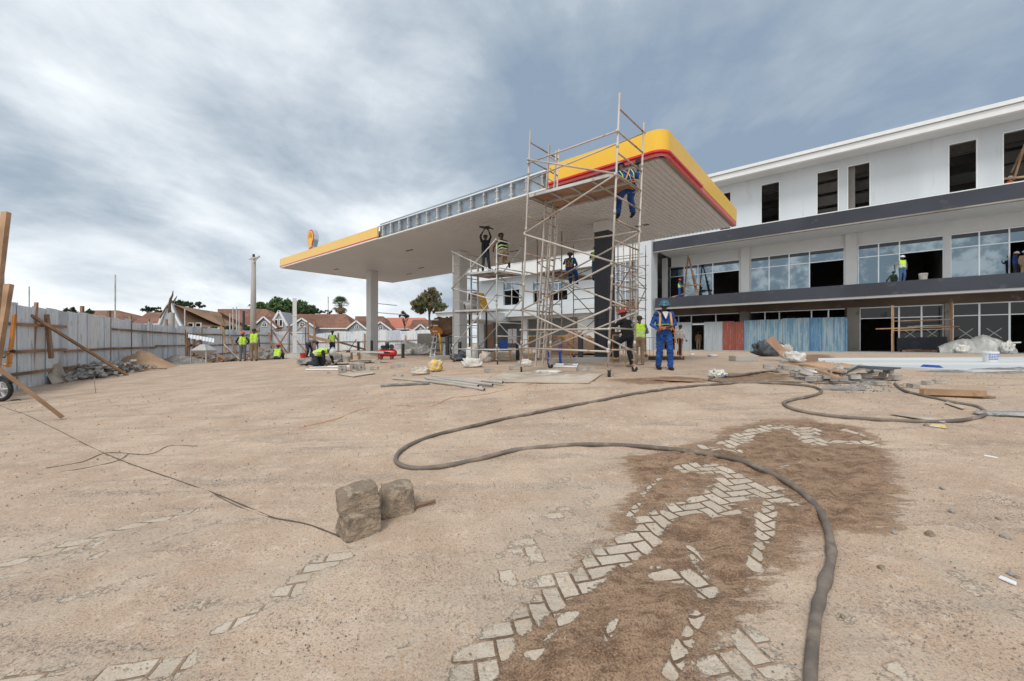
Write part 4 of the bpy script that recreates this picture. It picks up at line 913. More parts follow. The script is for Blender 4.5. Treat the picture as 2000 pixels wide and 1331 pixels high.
# tall gable with slit windows beside the long house
t = thing('gabled_annex', 'narrow grey gabled wall with two slit windows beside the long brown roof', 'house', P(548, 670, 57))
c = P(546, 609, 56); l = P(528, 637, 56); r_ = P(562, 637, 56); zb = .3
mb = MB(); mb.prism([Vector((l.x, 56, zb)), Vector((r_.x, 56, zb)), r_, c, l], (0, 3, 0)); mb.build('gable_wall', M['siding'], t)
for e_ in (l, r_): mb = MB(); mb.beam(e_+Vector((0, -.1, 0)), c+Vector((0, -.1, .1)), .2, .25); mb.build('bargeboard', M['trim'], t)
for x in (540, 549): 
    mb = MB(); q = P(x, 631, 55.9); mb.box(q, (.55, .1, 1.1)); f = mb.build('window', M['trim'], t); mb = MB(); mb.box(q+Vector((0, -.06, 0)), (.3, .03, .8)); mb.build('pane', M['darkglass'], f)
# tan barn with swooping roof
t = thing('barn', 'large barn with a swooping tan roof and pale curved gable', 'barn', P(380, 690, 44))
Yb = 40; ap_ = P(333, 592, Yb)
lft = [P(332-23*(q**.75), 592+52*q, Yb) for q in [i/8 for i in range(9)]]; rgt = [P(335+24*(q**1.35), 592+52*q, Yb) for q in [i/8 for i in range(9)]]
mb = MB(); mb.prism(lft[::-1]+rgt[1:]+[Vector((rgt[-1].x, Yb, .2)), Vector((lft[-1].x, Yb, .2))], (0, .3, 0)); mb.build('gable_wall', M['siding'], t)
for cv in (lft, rgt):
    mb = MB(); mb.path([p+Vector((0, -.1, .02)) for p in cv], .11, 6); mb.build('bargeboard', M['trim'], t)
mb = MB(); N = 16; rows = []
ridge = [P(333+(432-333)*i/N, 592+(611-592)*(i/N)**.75, Yb+9*i/N) for i in range(N+1)]
eave = [P(358+(444-358)*i/N, 636+(642-636)*i/N, Yb+.5+5*i/N) for i in range(N+1)]
for i in range(N+1):
    rows.append([ridge[i].lerp(eave[i], q)+Vector((0, 0, -.5*math.sin(q*math.pi)*1.0)) for q in [j/6 for j in range(7)]])
for i in range(N):
    for j in range(6): mb.quad(rows[i][j], rows[i][j+1], rows[i+1][j+1], rows[i+1][j])
bk = [p+Vector((1, 9, -3.0)) for p in ridge]
for i in range(N): mb.quad(ridge[i], ridge[i+1], bk[i+1], bk[i])
mb.build('roof', M['rooftan'], t, smooth=True, merge=True)
mb = MB(); a, b = eave[0]+Vector((0, .3, -.15)), eave[-1]+Vector((0, .3, -.15)); mb.prism([a, b, Vector((b.x, b.y, .2)), Vector((a.x, a.y, .2))], (0, .2, 0)); mb.build('side_wall', M['siding'], t)
for x in (373, 388):
    mb = MB(); q = P(x, 635, 41.4); mb.box(q, (.55, .1, .45)); f = mb.build('window', M['trim'], t); mb = MB(); mb.box(q+Vector((0, -.06, 0)), (.42, .03, .32)); mb.build('pane', M['darkglass'], f)
# white van roof line seen over the fence (parked bus)
# ================================================================ TREES
def tree(name, label, base, h, crowns, n, ls, m='leaf', group=None, seed=1, trunk_r=.2, cat='tree', limbs=9):
    r = random.Random(seed); t = thing(name, label, cat, base, group)
    mb = MB(); hub = base+Vector((0, 0, h)); mb.path([base-Vector((0, 0, .3)), base+Vector((.1, 0, h*.5)), hub], [trunk_r, trunk_r*.75, trunk_r*.5], 8)
    for i in range(limbs):
        c, rad = r.choice(crowns); e = Vector(c)+Vector((r.uniform(-.8, .8)*rad[0], r.uniform(-.8, .8)*rad[1], r.uniform(-.5, .8)*rad[2])); mid = hub.lerp(e, .5)+Vector((r.uniform(-.2, .2), r.uniform(-.2, .2), -.1))
        mb.path([hub-Vector((0, 0, h*.25*r.random())), mid, e], [trunk_r*.4, trunk_r*.25, trunk_r*.06], 5)
    mb.build('trunk', M['bark'], t, smooth=True)
    mb = MB(); clumps = []
    for c, rad in crowns:
        for i in range(max(6, int(n/28/len(crowns)))):
            v = Vector((r.gauss(0, 1), r.gauss(0, 1), r.gauss(0, 1))).normalized()*r.uniform(.35, 1.)
            clumps.append((Vector((c[0]+v.x*rad[0], c[1]+v.y*rad[1], c[2]+v.z*rad[2])), min(rad)*r.uniform(.14, .30)))
    for i in range(n):
        c, q = r.choice(clumps); v = Vector((r.gauss(0, 1), r.gauss(0, 1), r.gauss(0, .8))).normalized()*q*r.uniform(.3, 1.15)
        p = c+v; a = Vector((r.gauss(0, 1), r.gauss(0, 1), r.gauss(0, 1))).normalized()*ls*r.uniform(.6, 1.4); b = a.orthogonal().normalized()*ls*r.uniform(.25, .5)
        mb.cur = r.choice((0, 0, 0, 0, 1)); mb.quad(p-a, p+b, p+a, p-b)
    mb.build('crown', [M[m], M['leafdark']], t)
    return t
def tpx(px, Y): c = P(px, HY, Y); c.z = gz(c.x, Y); return c
def cr(px, py, Y, wpx, hpx, d=2.5): return (tuple(P(px, py, Y)), (wpx/F*Y, d, hpx/F*Y))
tree('broadleaf_tree', 'wide dark green tree mass rising behind the brown roofs', tpx(560, 72), 4.5, [cr(510, 604, 72, 18, 14), cr(545, 600, 72, 24, 18), cr(580, 602, 72, 20, 16), cr(604, 606, 72, 14, 10), cr(530, 612, 72, 28, 12)], 13000, .30, 'leaf', seed=4, trunk_r=.4)
tree('broadleaf_tree', 'flowering tree with brown tinged leaves beside the annex roof', tpx(838, 52), 5.0, [cr(836, 585, 52, 22, 20), cr(818, 598, 52, 15, 15), cr(854, 600, 52, 20, 13), cr(846, 572, 52, 14, 10)], 5200, .22, 'leafbrown', seed=9, trunk_r=.22)
tree('broadleaf_tree', 'small dark tree just left of the flowering tree', tpx(790, 60), 4.2, [cr(790, 617, 60, 9, 7)], 500, .2, 'leafdark', seed=3, trunk_r=.12)
tree('broadleaf_tree', 'low spreading treetop right of the big dark tree', tpx(632, 75), 3.8, [cr(634, 610, 75, 17, 4)], 700, .22, 'leafdark', seed=5, trunk_r=.15)
tree('conifer_tree', 'small spiky treetop above the near fence', tpx(139, 40), 3.2, [cr(139, 608, 40, 9, 9, .7)], 500, .18, 'leafdark', seed=6, trunk_r=.1)
tree('conifer_tree', 'tiny spiky treetop beside the first tall fence post', tpx(173, 42), 3.2, [cr(174, 610, 42, 6, 6, .6)], 260, .16, 'leafdark', seed=16, trunk_r=.1)
tree('broadleaf_tree', 'dusky tree behind the top of the barn roof', tpx(368, 70), 5, [cr(357, 593, 70, 12, 7), cr(377, 595, 70, 13, 8)], 1500, .24, 'leafdark', seed=7, trunk_r=.2)
tree('broadleaf_tree', 'dusky round tree left of the barn gable', tpx(309, 60), 4.3, [cr(309, 607, 60, 14, 9)], 900, .22, 'leafdark', seed=8, trunk_r=.18)
tree('shrub', 'green creeper topping the fence left of the utility pole', tpx(485, 40), 1.6, [cr(485, 641, 40, 14, 8, .6), cr(447, 640, 41, 14, 4, .5)], 1300, .12, 'leaf', seed=12, trunk_r=.05, cat='shrub', limbs=4)
tree('shrub', 'low leafy plants above the fence before the barn wall', tpx(418, 38), 1.9, [cr(420, 641, 38, 9, 3.5, .4)], 400, .1, 'leaf', seed=13, trunk_r=.04, cat='shrub', limbs=3)
def palm():
    b = tpx(664, 70); t = thing('palm_tree', 'single fan palm with a skirt of dry fronds over the houses', 'palm tree', b); r = random.Random(2)
    top = P(665, 596, 70); mb = MB(); mb.path([b-Vector((0, 0, .3)), Vector(((b.x+top.x)/2+.2, 70, 4)), top], [.4, .34, .3], 8); mb.build('trunk', M['bark'], t, smooth=True)
    for dead, n in ((0, 46), (1, 34)):
        mb = MB()
        for i in range(n):
            a = r.uniform(0, 6.28); el = R(r.uniform(-5, 80)) if not dead else R(r.uniform(-85, -25)); L_ = r.uniform(1.0, 1.5)
            d = Vector((math.cos(a)*math.cos(el), math.sin(a)*math.cos(el), math.sin(el))); o = top+d*.1; e = o+d*L_*.55
            s, u = frame_of(d)
            for k in range(9):
                th_ = R(-70+140*k/8); dd = (d*math.cos(th_)+s*math.sin(th_)).normalized(); tip = e+dd*L_*.75+Vector((0, 0, -.15*L_)); w_ = s*math.cos(th_)*.05-d*math.sin(th_)*.05
                mb.quad(e, e+dd*L_*.4+w_, tip, e+dd*L_*.4-w_)
            mb.beam(o, e, .03, .03)
        mb.build('dry_fronds' if dead else 'crown', M['frond'] if dead else M['leaf'], t)
palm()
# dead branch over the barn gable
t = thing('bare_branch', 'bare forked dead branch rising above the barn gable', 'branch', P(334, 612, 27)); mb = MB()
mb.path([P(331, 612, 26.6), P(331, 596, 26.6), P(333, 585, 26.5), P(337, 577, 26.4), P(338, 568, 26.4)], [.09, .08, .07, .05, .02], 6); mb.path([P(332, 592, 26.6), P(340, 588, 26.4), P(343, 583, 26.3), P(346, 578, 26.3)], [.06, .05, .04, .015], 5); mb.path([P(332, 592, 26.6), P(322, 604, 26.5), P(312, 622, 26.4)], [.05, .05, .04], 5)
mb.build('branch', M['bark'], t, smooth=True)

# ================================================================ SCAFFOLD TOWERS
def hz(py, Y): return E+(HY-py)/F*Y
def tower(name, label, A_, B_, C_, tops, rA, rB, braces, decks, kx=0., m='galv', tube_r=.024, cast=True, group='tube scaffold towers', ladder=None, hook=None, bz=None):
    """A_,B_ front posts, C_ behind B_, D_ behind A_ (plan points). heights are world z."""
    D_ = A_+(C_-B_); pp = dict(A=A_, B=B_, C=C_, D=D_); g = {k: gz(v.x, v.y) for k, v in pp.items()}
    cen = (A_+C_)/2; t = thing(name, label, 'scaffold tower', (cen.x, cen.y, gz(cen.x, cen.y)), group)
    zr = g['B']
    def pt(k, z): v = pp[k]; return Vector((v.x+kx*(z-zr), v.y, z))
    for (k1, k2, rs) in (('A', 'D', rA), ('B', 'C', rB)):
        for k in (k1, k2):
            z0 = (bz[k] if bz else g[k])+(.26 if cast else .02); mb = MB(); mb.tube(pt(k, z0), pt(k, tops[k]), tube_r, 8)
            for z in rs[::3]: mb.tube(pt(k, z+.1), pt(k, z+.2), tube_r*1.3, 8)
            mb.build('standard', M[m], t, smooth=True)
            if cast:
                gp = pt(k, g[k]); gp.x = pt(k, g[k]).x; gp.z = g[k]+.0
                mb = MB(); mb.tube(gp+Vector((0, 0, .17)), gp+Vector((0, 0, .30)), .016, 8); mb.lathe(gp+Vector((0, 0, .285)), [(0, 0), (.05, 0), (.05, .02), (0, .02)], 10)
                Mx = Matrix.Rotation(R(90), 3, 'Y') if k in 'AB' else Matrix.Rotation(R(90), 3, 'X')@Matrix.Rotation(R(25), 3, 'Y')
                a_ = Vector((1, 0, 0)) if k in 'AB' else Vector((.3, .9, 0)).normalized(); c_ = gp+Vector((.03, .01, .075))
                for sg in (-.035, .035): mb.prism([c_+a_*sg+v for v in (Vector((-.05, .03, 0))*0+Vector((0, 0, -.02)), frame_of(a_)[0]*.05+Vector((0, 0, .10)), -frame_of(a_)[0]*.05+Vector((0, 0, .10)))], a_*.006)
                mb.box(gp+Vector((.0, 0, .175)), (.09, .09, .015)); mb.beam(c_+Vector((.03, -.05, .06)), c_+Vector((.10, -.12, .04)), .02, .012)
                cs = mb.build('caster', M['rusty'], t)
                mb = MB(); mb.tube(c_-a_*.022, c_+a_*.022, .075, 16); mb.build('wheel', M['black'], cs)
        for z in rs:
            mb = MB(); mb.tube(pt(k1, z), pt(k2, z), tube_r*.82, 8); mb.build('rung', M['rusty' if m in ('tan', 'rusty') else m], t, smooth=True)
        for k, o_ in ((k1, k2), (k2, k1)):
            mb = MB(); z = rs[-1]; d = (pp[o_]-pp[k]).normalized()
            for zz_ in rs[::4]: mb.tube(pt(k, zz_-.16), pt(k, zz_)+d*.14, tube_r*.45, 6)
            mb.build('gusset', M[m], t)
    for (k1, z1, k2, z2) in braces:
        a, b = pt(k1, z1), pt(k2, z2); d = (b-a).normalized(); off = -D2*.045 if k1 in 'AB' and k2 in 'AB' else D2*.045
        mb = MB(); mb.tube(a+off, b+off, tube_r*.9, 8)
        for e in (a, b):
            mb.tube(e+off*1.6, e-off*.4, tube_r*1.35, 8)
        mb.build('brace', M[m], t, smooth=True)
    for (zA, zB, t0, t1, e0, e1, mm) in decks:
        q = lambda s, tt: pt('A', 0).xy.to_3d()
        def dp(s, tt):
            za = zA*(1-s)+zB*s; a = pt('A', za).lerp(pt('D', za), tt); b = pt('B', za).lerp(pt('C', za), tt); v = a.lerp(b, s); v.z = za+tube_r; return v
        mb = MB(); c4 = [dp(e0, t0), dp(e1, t0), dp(e1, t1), dp(e0, t1)]; up = Vector((0, 0, 1))
        mb.prism([v+up*.03 for v in c4], up*.02); dk = mb.build('deck_board', M[mm], t)
        mb = MB()
        for a, b in ((c4[0], c4[1]), (c4[3], c4[2])): mb.beam(a+up*.015, b+up*.015, .03, .07)
        for s in (0., .25, .5, .75, 1.): mb.beam(c4[0].lerp(c4[1], s)+up*.004, c4[3].lerp(c4[2], s)+up*.004, .035, .04)
        mb.build('deck_frame', M['galv'], dk)
    if ladder:
        for (b0, b1, t0, t1) in ladder:
            mb = MB()
            for b, tt in ((b0, t0), (b1, t1)): mb.beam(b, tt, .03, .065, Vector((.5, .8, 0)))
            n = int((t0-b0).length/.29)
            for i in range(1, n): mb.tube(b0.lerp(t0, i/n), b1.lerp(t1, i/n), .013, 6)
            mb.build('ladder', M[m], t)
    return t, pt
vA, vB, vC = Vector((.215, 10.6, 0)), Vector((2.10, 8.87, 0)), Vector((2.96, 9.86, 0)); vD = vA+vC-vB
rB = [hz(y, 8.87) for y in (684, 641, 596, 555, 512, 469, 428, 382, 340, 298, 257, 212)]
rA = [hz(y, 10.6) for y in (681, 645, 606, 568, 531, 495, 459, 423, 386, 350, 313, 278)]
hA = lambda y: hz(y, 10.6)
hB = lambda y: hz(y, 8.87)
hC = lambda y: hz(y, 9.86)
hD = lambda y: hz(y, vD.y)
lad = [(P(1046, 716, 10.9), P(1060, 712, 11.15), P(1073, 284, 10.9), P(1087, 294, 11.15)), (P(1052, 700, 11.6), P(1064, 700, 11.8), P(1076, 432, 11.2), P(1090, 440, 11.4))]
T1, pt1 = tower('scaffold_tower', 'tallest brown stained scaffold tower on wheels, reaching above the yellow fascia', vA, vB, vC, dict(A=hA(255), B=hB(182), C=hC(240), D=hD(292)), rA, rB,
      [('A', hA(313), 'B', hB(341)), ('A', hA(320), 'B', hB(258)), ('A', hA(350), 'C', hC(258)), ('A', hA(456), 'B', hB(343)), ('A', hA(459), 'B', hB(512)), ('A', hA(606), 'B', hB(517)), ('A', hA(606), 'B', hB(683)), ('D', hD(608), 'C', hC(688)), ('A', hA(678), 'B', hB(603)), ('D', hD(476), 'C', hC(451)), ('D', hD(546), 'C', hC(454)), ('D', hD(543), 'C', hC(608)), ('D', hD(678), 'C', hC(610)), ('A', hA(680), 'B', hB(687)), ('A', hA(645), 'B', hB(643))],
      [(hA(386)+.0, hB(341), .03, .5, .015, .985, 'plank'), (hA(386)+.0, hB(341), .53, .99, .015, .985, 'plank')], kx=.042, m='tan', ladder=lad, bz=None)
sA, sB, sC = Vector((P(885, 670, 16.1).x, 16.1, 0)), Vector((P(970, 670, 14.2).x, 14.2, 0)), None
sC = sB+Vector((.93, .95, 0))
rs_ = [hz(683, 15.1)+.483*i for i in range(9)]
z2 = rs_[0]; st = .483
lad2 = [(P(921, 700, 15.9), P(933, 700, 16.0), P(920, 506, 15.9), P(933, 510, 16.0))]
tower('scaffold_tower', 'silver galvanised scaffold tower in front of the middle white column', sA, sB, sC, dict(A=hz(496, 16.1), B=hz(477, 14.2), C=hz(489, 15.15), D=hz(506, 17)), rs_[:9], rs_[:9],
      [('A', z2, 'B', z2), ('A', z2+.05, 'B', z2+4*st), ('A', z2+5*st, 'B', z2+4*st-.2), ('A', z2+5*st, 'B', z2+8*st), ('A', z2+8*st, 'B', z2+5.6*st), ('D', z2+.1, 'C', z2+4*st), ('D', z2+4*st, 'C', z2), ('D', z2+4*st, 'C', z2+8*st), ('D', z2+8*st, 'C', z2+4*st), ('D', z2, 'C', z2)],
      [(hz(610, 16.1), hz(607, 14.2)+.0, .02, .45, .0, 1.0, 'galv'), (hz(540, 16.1), hz(531, 14.2), .02, .45, .28, 1.0, 'galv'), (hz(540, 16.1), hz(531, 14.2), .5, .95, .28, 1.0, 'plank')], m='galv', ladder=lad2)
# darker towers round the charcoal column
def far_tower(px0, px1, Y0, Y1, ytop, label, decky=None, m='galv', tops=None, seed=0, cv=(.9, .95)):
    a = Vector((P(px0, 670, Y0).x, Y0, 0)); b = Vector((P(px1, 670, Y1).x, Y1, 0)); c = b+Vector((cv[0], cv[1], 0)); z0 = gz(b.x, b.y)+.42; n = 9
    rs2 = [z0+.483*i for i in range(n)]
    tp = tops or [ytop]*4
    return tower('scaffold_tower', label, a, b, c, dict(A=hz(tp[0], Y0), B=hz(tp[1], Y1), C=hz(tp[2], Y1+1), D=hz(tp[3], Y0+1)), rs2, rs2,
      [('A', z0, 'B', z0+.483*3), ('A', z0+.483*6, 'B', z0+.483*3), ('A', z0+.483*6, 'B', z0+.483*8), ('D', z0+.483*3, 'C', z0), ('D', z0+.483*3, 'C', z0+.483*6), ('D', z0+.483*8, 'C', z0+.483*6), ('A', z0, 'B', z0)],
      ([(hz(decky[0], Y0), hz(decky[1], Y1), .04, .96, -.02, 1.02, 'plank')] if decky else []), m=m, tube_r=.024)
far_tower(1097, 1166, 17.0, 19.0, 445, 'dim scaffold tower left of the charcoal column with a worker on its plank', (530, 545), m='rusty', tops=(452, 468, 478, 470), cv=(-.97, .87))
far_tower(1207, 1236, 20.0, 18.6, 480, 'rusty scaffold tower before the glazed bay right of the charcoal column', None, m='rusty', tops=(482, 476, 480, 484))
mb = MB()
t = thing('scaffold_tubes', 'bundle of long ledger tubes sticking out across the white end pier', 'scaffolding', onG(P(1225, 670, 24).x, 24))
for i, (y, x1) in enumerate(((496, 1256), (501, 1264), (518, 1267), (533, 1254), (538, 1263), (557, 1263), (581, 1262), (586, 1264), (605, 1263))):
    mb = MB(); mb.tube(P(1196, y+7, 25), P(x1, y, 23.4), .028, 6); mb.build('ledger_tube', M['galv'], t)
for x in (1206, 1217, 1229, 1240): mb = MB(); mb.tube(P(x, 700, 24.4), P(x+1, 476, 24.4), .026, 6); mb.build('standard', M['rusty'], t)
# light scaffold at the shopfront on the right
t = thing('trestle_scaffold', 'low pole scaffold with boards in front of the right shop windows', 'scaffolding', onG(P(1800, 670, 25).x, 25))
Yt = 26.5
for x in (1742, 1745, 1860, 1856): 
    c = P(x, 694, Yt+(.8 if x in (1745, 1856) else 0)); mb = MB(); mb.tube(Vector((c.x, c.y, .7)), P(x, 597 if x < 1800 else 590, c.y), .035, 6); mb.build('standard', M['wood'], t)
for x0, y0, x1, y1, r_ in ((1742, 628, 1862, 624, .03), (1711, 643, 1873, 638, .04), (1742, 646, 1860, 643, .035)): mb = MB(); mb.tube(P(x0, y0, Yt), P(x1, y1, Yt), r_, 6); mb.build('ledger', M['wood'], t)
for x0, x1, y in ((1745, 1858, 641.5), (1780, 1832, 638)): mb = MB(); mb.beam(P(x0, y, Yt+.3), P(x1, y-2, Yt+.3), .5, .04); mb.build('board', M['ply'], t)
# ================================================================ PEOPLE
STAND = dict(pel=(0, 0, .95), che=(0, .0, 1.27), nec=(0, .01, 1.47), hea=(0, -.02, 1.62),
             shl=(.185, .01, 1.41), ell=(.245, .03, 1.13), hal=(.25, -.06, .88), shr=(-.185, .01, 1.41), elr=(-.245, .03, 1.13), har=(-.25, -.06, .88),
             hil=(.09, 0, .93), knl=(.105, -.02, .50), anl=(.11, .02, .085), hir=(-.09, 0, .93), knr=(-.105, -.02, .50), anr=(-.11, .02, .085))
def person(label, loc, yaw, pose, fit, S=1., vox=.02, hat=None, vest=None, group='workers on the site', face=None, extra=None, look=0., foot=(0, -1), cat='person', jit=0):
    """pose: joint overrides in metres, figure facing -Y. fit: (top, trousers, shoes). One continuous body surface by voxel remeshing tapered limbs."""
    J = {k: Vector(v)*S for k, v in {**STAND, **pose}.items() if k[:2] not in ('td',)}
    root = thing('person', label, cat, loc, group, rz=yaw)
    top, tro, sho = fit; mats = [M['skin'], M[top], M[tro], M[sho], M[vest] if vest else M[top], M['tape']]
    prim = []
    def cap(a, ra, b, rb, mi, fl=1.): prim.append((a, ra*S, b, rb*S, mi))
    pel, che, nec, hea = J['pel'], J['che'], J['nec'], J['hea']
    tdir = (nec-pel).normalized(); side = (J['shl']-J['shr']).normalized(); fwd = side.cross(tdir).normalized()*1.0
    if fwd.dot(Vector((0, -1, 0))) < 0 and abs(fwd.y) > .5: fwd = -fwd
    vt = 4 if vest else 1
    for sg in (-1, 1):
        cap(pel+side*.065*sg*S, .115, che+side*.085*sg*S-tdir*.02*S, .118, vt)
        cap(che+side*.085*sg*S, .115, che.lerp(nec, .6)+side*.075*sg*S, .085, vt)
        cap(pel+side*.06*sg*S-tdir*.03*S, .118, pel+side*.06*sg*S+tdir*.02*S, .118, 2)
    cap(J['shl']-side*.03*S, .068, J['shr']+side*.03*S, .068, vt)
    cap(che.lerp(nec, .9), .055, hea-(hea-nec).normalized()*.05*S, .052, 0)
    for q in 'lr':
        cap(J['sh'+q], .066, J['el'+q], .05, 1); cap(J['el'+q], .05, J['ha'+q].lerp(J['el'+q], .12), .034, 1)
        bg_ = 1.14 if tro == 'blueover' else 1.0; cap(J['hi'+q], .108, J['kn'+q], .078*bg_, 2); cap(J['kn'+q], .078*bg_, J['an'+q]+Vector((0, 0, .03)), .066*bg_, 2)
        fx = Vector((foot[0], foot[1], 0)).normalized(); an = J['an'+q]
        tz = pose.get('to'+q); toe = Vector(tz)*S if tz else an+fx*.17*S+Vector((0, 0, -.045*S)); heel = an-fx*.045*S+Vector((0, 0, -.04*S))
        cap(heel, .045, toe, .04, 3); cap(an, .05, heel.lerp(toe, .35), .045, 3)
    # head, jaw, nose, ears
    hd = (hea-nec).normalized(); hf = Vector((math.sin(look), -math.cos(look), 0)); hf = (hf-hd*hf.dot(hd)).normalized(); hs = hd.cross(hf).normalized()
    cap(hea+hd*.045*S, .088, hea+hd*.055*S-hf*.02*S, .088, 0); cap(hea+hf*.01*S, .078, hea-hd*.065*S+hf*.045*S, .042, 0)
    # hands: palm
    palms = []
    for q in 'lr':
        h = J['ha'+q]; d = (h-J['el'+q]).normalized(); hdv = pose.get('td'+q)
        if hdv: d = (Vector(hdv)).normalized()
        cap(J['el'+q].lerp(h, .86), .030, h, .029, 0); cap(h, .030, h+d*.07*S, .034, 0); palms.append((q, h, d))
    mb = MB()
    for (a, ra, b, rb, mi) in prim:
        n = 10; d = b-a; L = d.length
        if L < 1e-4: d = Vector((0, 0, 1)); L = 1e-4
        mb.ball(a, ra, 12, 8); mb.ball(b, rb, 12, 8)
        mb.path([a, b], [ra, rb], 14)
    o = mb.build('tmp', M['skin'], loc=(0, 0, 0))
    md = o.modifiers.new('r', 'REMESH'); md.mode = 'VOXEL'; md.voxel_size = vox*S
    sm = o.modifiers.new('s', 'SMOOTH'); sm.factor = .5; sm.iterations = 3 if vox > .012 else 5
    dg = bpy.context.evaluated_depsgraph_get(); me = bpy.data.meshes.new_from_object(o.evaluated_get(dg)); bpy.data.objects.remove(o)
    me.materials.clear()
    for m_ in mats: me.materials.append(m_)
    n = len(me.polygons); cen = np.zeros(n*3); me.polygons.foreach_get('center', cen); cen = cen.reshape(-1, 3)
    best = np.full(n, 1e9); mi_ = np.zeros(n, int)
    for (a, ra, b, rb, mi) in prim:
        a_, b_ = np.array(a), np.array(b); d = b_-a_; L = d@d+1e-9; t_ = np.clip(((cen-a_)@d)/L, 0, 1)
        ds = np.linalg.norm(cen-a_-t_[:, None]*d, axis=1)-(ra+(rb-ra)*t_)
        m_ = ds < best; best[m_] = ds[m_]; mi_[m_] = mi
    tt = (cen-np.array(pel))@np.array(tdir)/S
    if vest:
        mi_[(mi_ == 4) & (tt < .0)] = 2
        for lo in (.07, .20): mi_[(mi_ == 4) & (tt > lo) & (tt < lo+.045)] = 5
    # folds in the cloth
    vs = np.zeros(len(me.vertices)*3); me.vertices.foreach_get('co', vs); vs = vs.reshape(-1, 3)
    nr = np.zeros(len(me.vertices)*3); me.vertices.foreach_get('normal', nr); nr = nr.reshape(-1, 3)
    vm_ = np.zeros(len(me.vertices), bool)
    for p_, k_ in zip(me.polygons, mi_):
        if k_ in (1, 2, 4):
            for v_ in p_.vertices: vm_[v_] = True
    if vox < .03:
        for i in np.nonzero(vm_)[0]:
            c_ = vs[i]; f_ = mnoise.noise(Vector((c_[0]*9, c_[1]*9+jit, c_[2]*22)))*.016+abs(mnoise.noise(Vector((c_[0]*12, c_[1]*12+jit, c_[2]*30))))*.016-.006
            vs[i] += nr[i]*f_*S
        me.vertices.foreach_set('co', vs.ravel())
    me.polygons.foreach_set('material_index', mi_.astype(np.int32)); me.polygons.foreach_set('use_smooth', np.ones(n, bool)); me.update()
    # add nose, ears, eyes, mouth and fingers, joined into the same body mesh
    bm = bmesh.new(); bm.from_mesh(me); ad = MB(); ad.cur = 0
    e0 = hea+hd*.01*S
    ad.path([e0+hf*.088*S+hd*.012*S, e0+hf*.106*S-hd*.022*S, e0+hf*.088*S-hd*.032*S], [.009*S, .015*S, .008*S], 8)
    for sg in (-1, 1): ad.ball(e0+hs*.087*sg*S-hd*.005*S-hf*.005*S, .028*S, 8, 6, (.35, .6, 1)); ad.ball(e0+hs*.033*sg*S+hf*.078*S+hd*.030*S, .016*S, 8, 5, (1.3, .8, .5))
    ad.ball(e0+hf*.078*S-hd*.058*S, .014*S, 8, 5, (1.9, .9, .6))
    for (q, h, d) in palms:
        outw = (h-che); outw = (outw-d*outw.dot(d)).normalized() if outw.length > .01 else Vector((1, 0, 0))
        cur = pose.get('cu'+q); curl = Vector(cur) if cur else (Vector((0, -1, 0))+outw*-.8)
        curl = (curl-d*curl.dot(d)).normalized(); ax = d.cross(curl).normalized(); amt = pose.get('am'+q, .6)
        for k, (ln, of) in enumerate(((.075, -.027), (.085, -.009), (.080, .009), (.062, .026))):
            r0 = h+d*.085*S+ax*of*S; d1 = (d+curl*amt*.7).normalized(); p1 = r0+d1*ln*.42*S; d2 = (d*(1-amt*.6)+curl*amt*1.3).normalized(); p2 = p1+d2*ln*.34*S; d3 = (d*(1-amt*1.3)+curl*amt*1.6).normalized(); p3 = p2+d3*ln*.28*S
            ad.path([r0, p1, p2, p3], [.0095*S, .0095*S, .0085*S, .006*S], 6)
        sgn = 1 if q == 'l' else -1
        tb = h+d*.03*S-ax*.028*S; ad.path([tb, tb+(-ax*.6+d*.7+curl*.3).normalized()*.035*S, tb+(-ax*.5+d+curl*.7).normalized()*.062*S], [.013*S, .011*S, .007*S], 6)
    me2 = bpy.data.meshes.new('t'); me2.from_pydata([tuple(v) for v in ad.v], [], ad.f); 
    for p_ in me2.polygons: p_.use_smooth = True
    me2.update(); bm.from_mesh(me2); bpy.data.meshes.remove(me2)
    bm.to_mesh(me); bm.free(); me.name = 'body'
    body = bpy.data.objects.new('body', me); COL.objects.link(body); body.parent = root
    def child(mb_, nm, m_, smooth=True): return mb_.build(nm, M[m_] if isinstance(m_, str) else m_, root, smooth=smooth, local=True)
    mb = MB()
    for sg in (-1, 1): mb.ball(e0+hs*.032*sg*S+hf*.083*S+hd*.017*S, .0115*S, 8, 6)
    child(mb, 'eyes', 'eyewhite'); mb = MB()
    for sg in (-1, 1): mb.ball(e0+hs*.032*sg*S+hf*.0915*S+hd*.016*S, .0055*S, 6, 5)
    child(mb, 'pupils', 'black')
    Mh = Matrix((hs, hf, hd)).transposed()
    c = e0+hd*.035*S
    if hat in ('redhat', 'whitehat', 'bluehat', 'tealhat'):
        mb = MB(); R_ = .122*S; mb.lathe(c, [(R_*1.16, -.004*S), (R_*1.12, .012*S), (R_, .018*S), (R_*.97, .05*S), (R_*.80, .085*S), (R_*.5, .108*S), (R_*.18, .117*S), (0, .118*S)], 22, Mh)
        mb.prism([c+Mh@Vector((math.cos(R(a))*R_*.95, math.sin(R(a))*R_*1.12+.03*S, .0)) for a in range(20, 161, 14)], hd*.01*S)
        mb.path([c+Mh@Vector((0, math.cos(R(a))*R_*.98, math.sin(R(a))*.112*S+.012*S)) for a in range(10, 171, 16)], .012*S, 6)
        child(mb, 'hard_hat', hat)
    elif hat == 'cap':
        mb = MB(); R_ = .108*S; mb.lathe(c, [(R_, -.005*S), (R_, .03*S), (R_*.8, .07*S), (R_*.4, .09*S), (0, .093*S)], 16, Mh); mb.prism([c+Mh@Vector((math.cos(R(a))*.075*S, math.sin(R(a))*.105*S+.08*S, 0)) for a in range(0, 181, 20)], hd*.012*S); child(mb, 'cap', 'blackcloth')
    elif hat == 'hair' or hat is None:
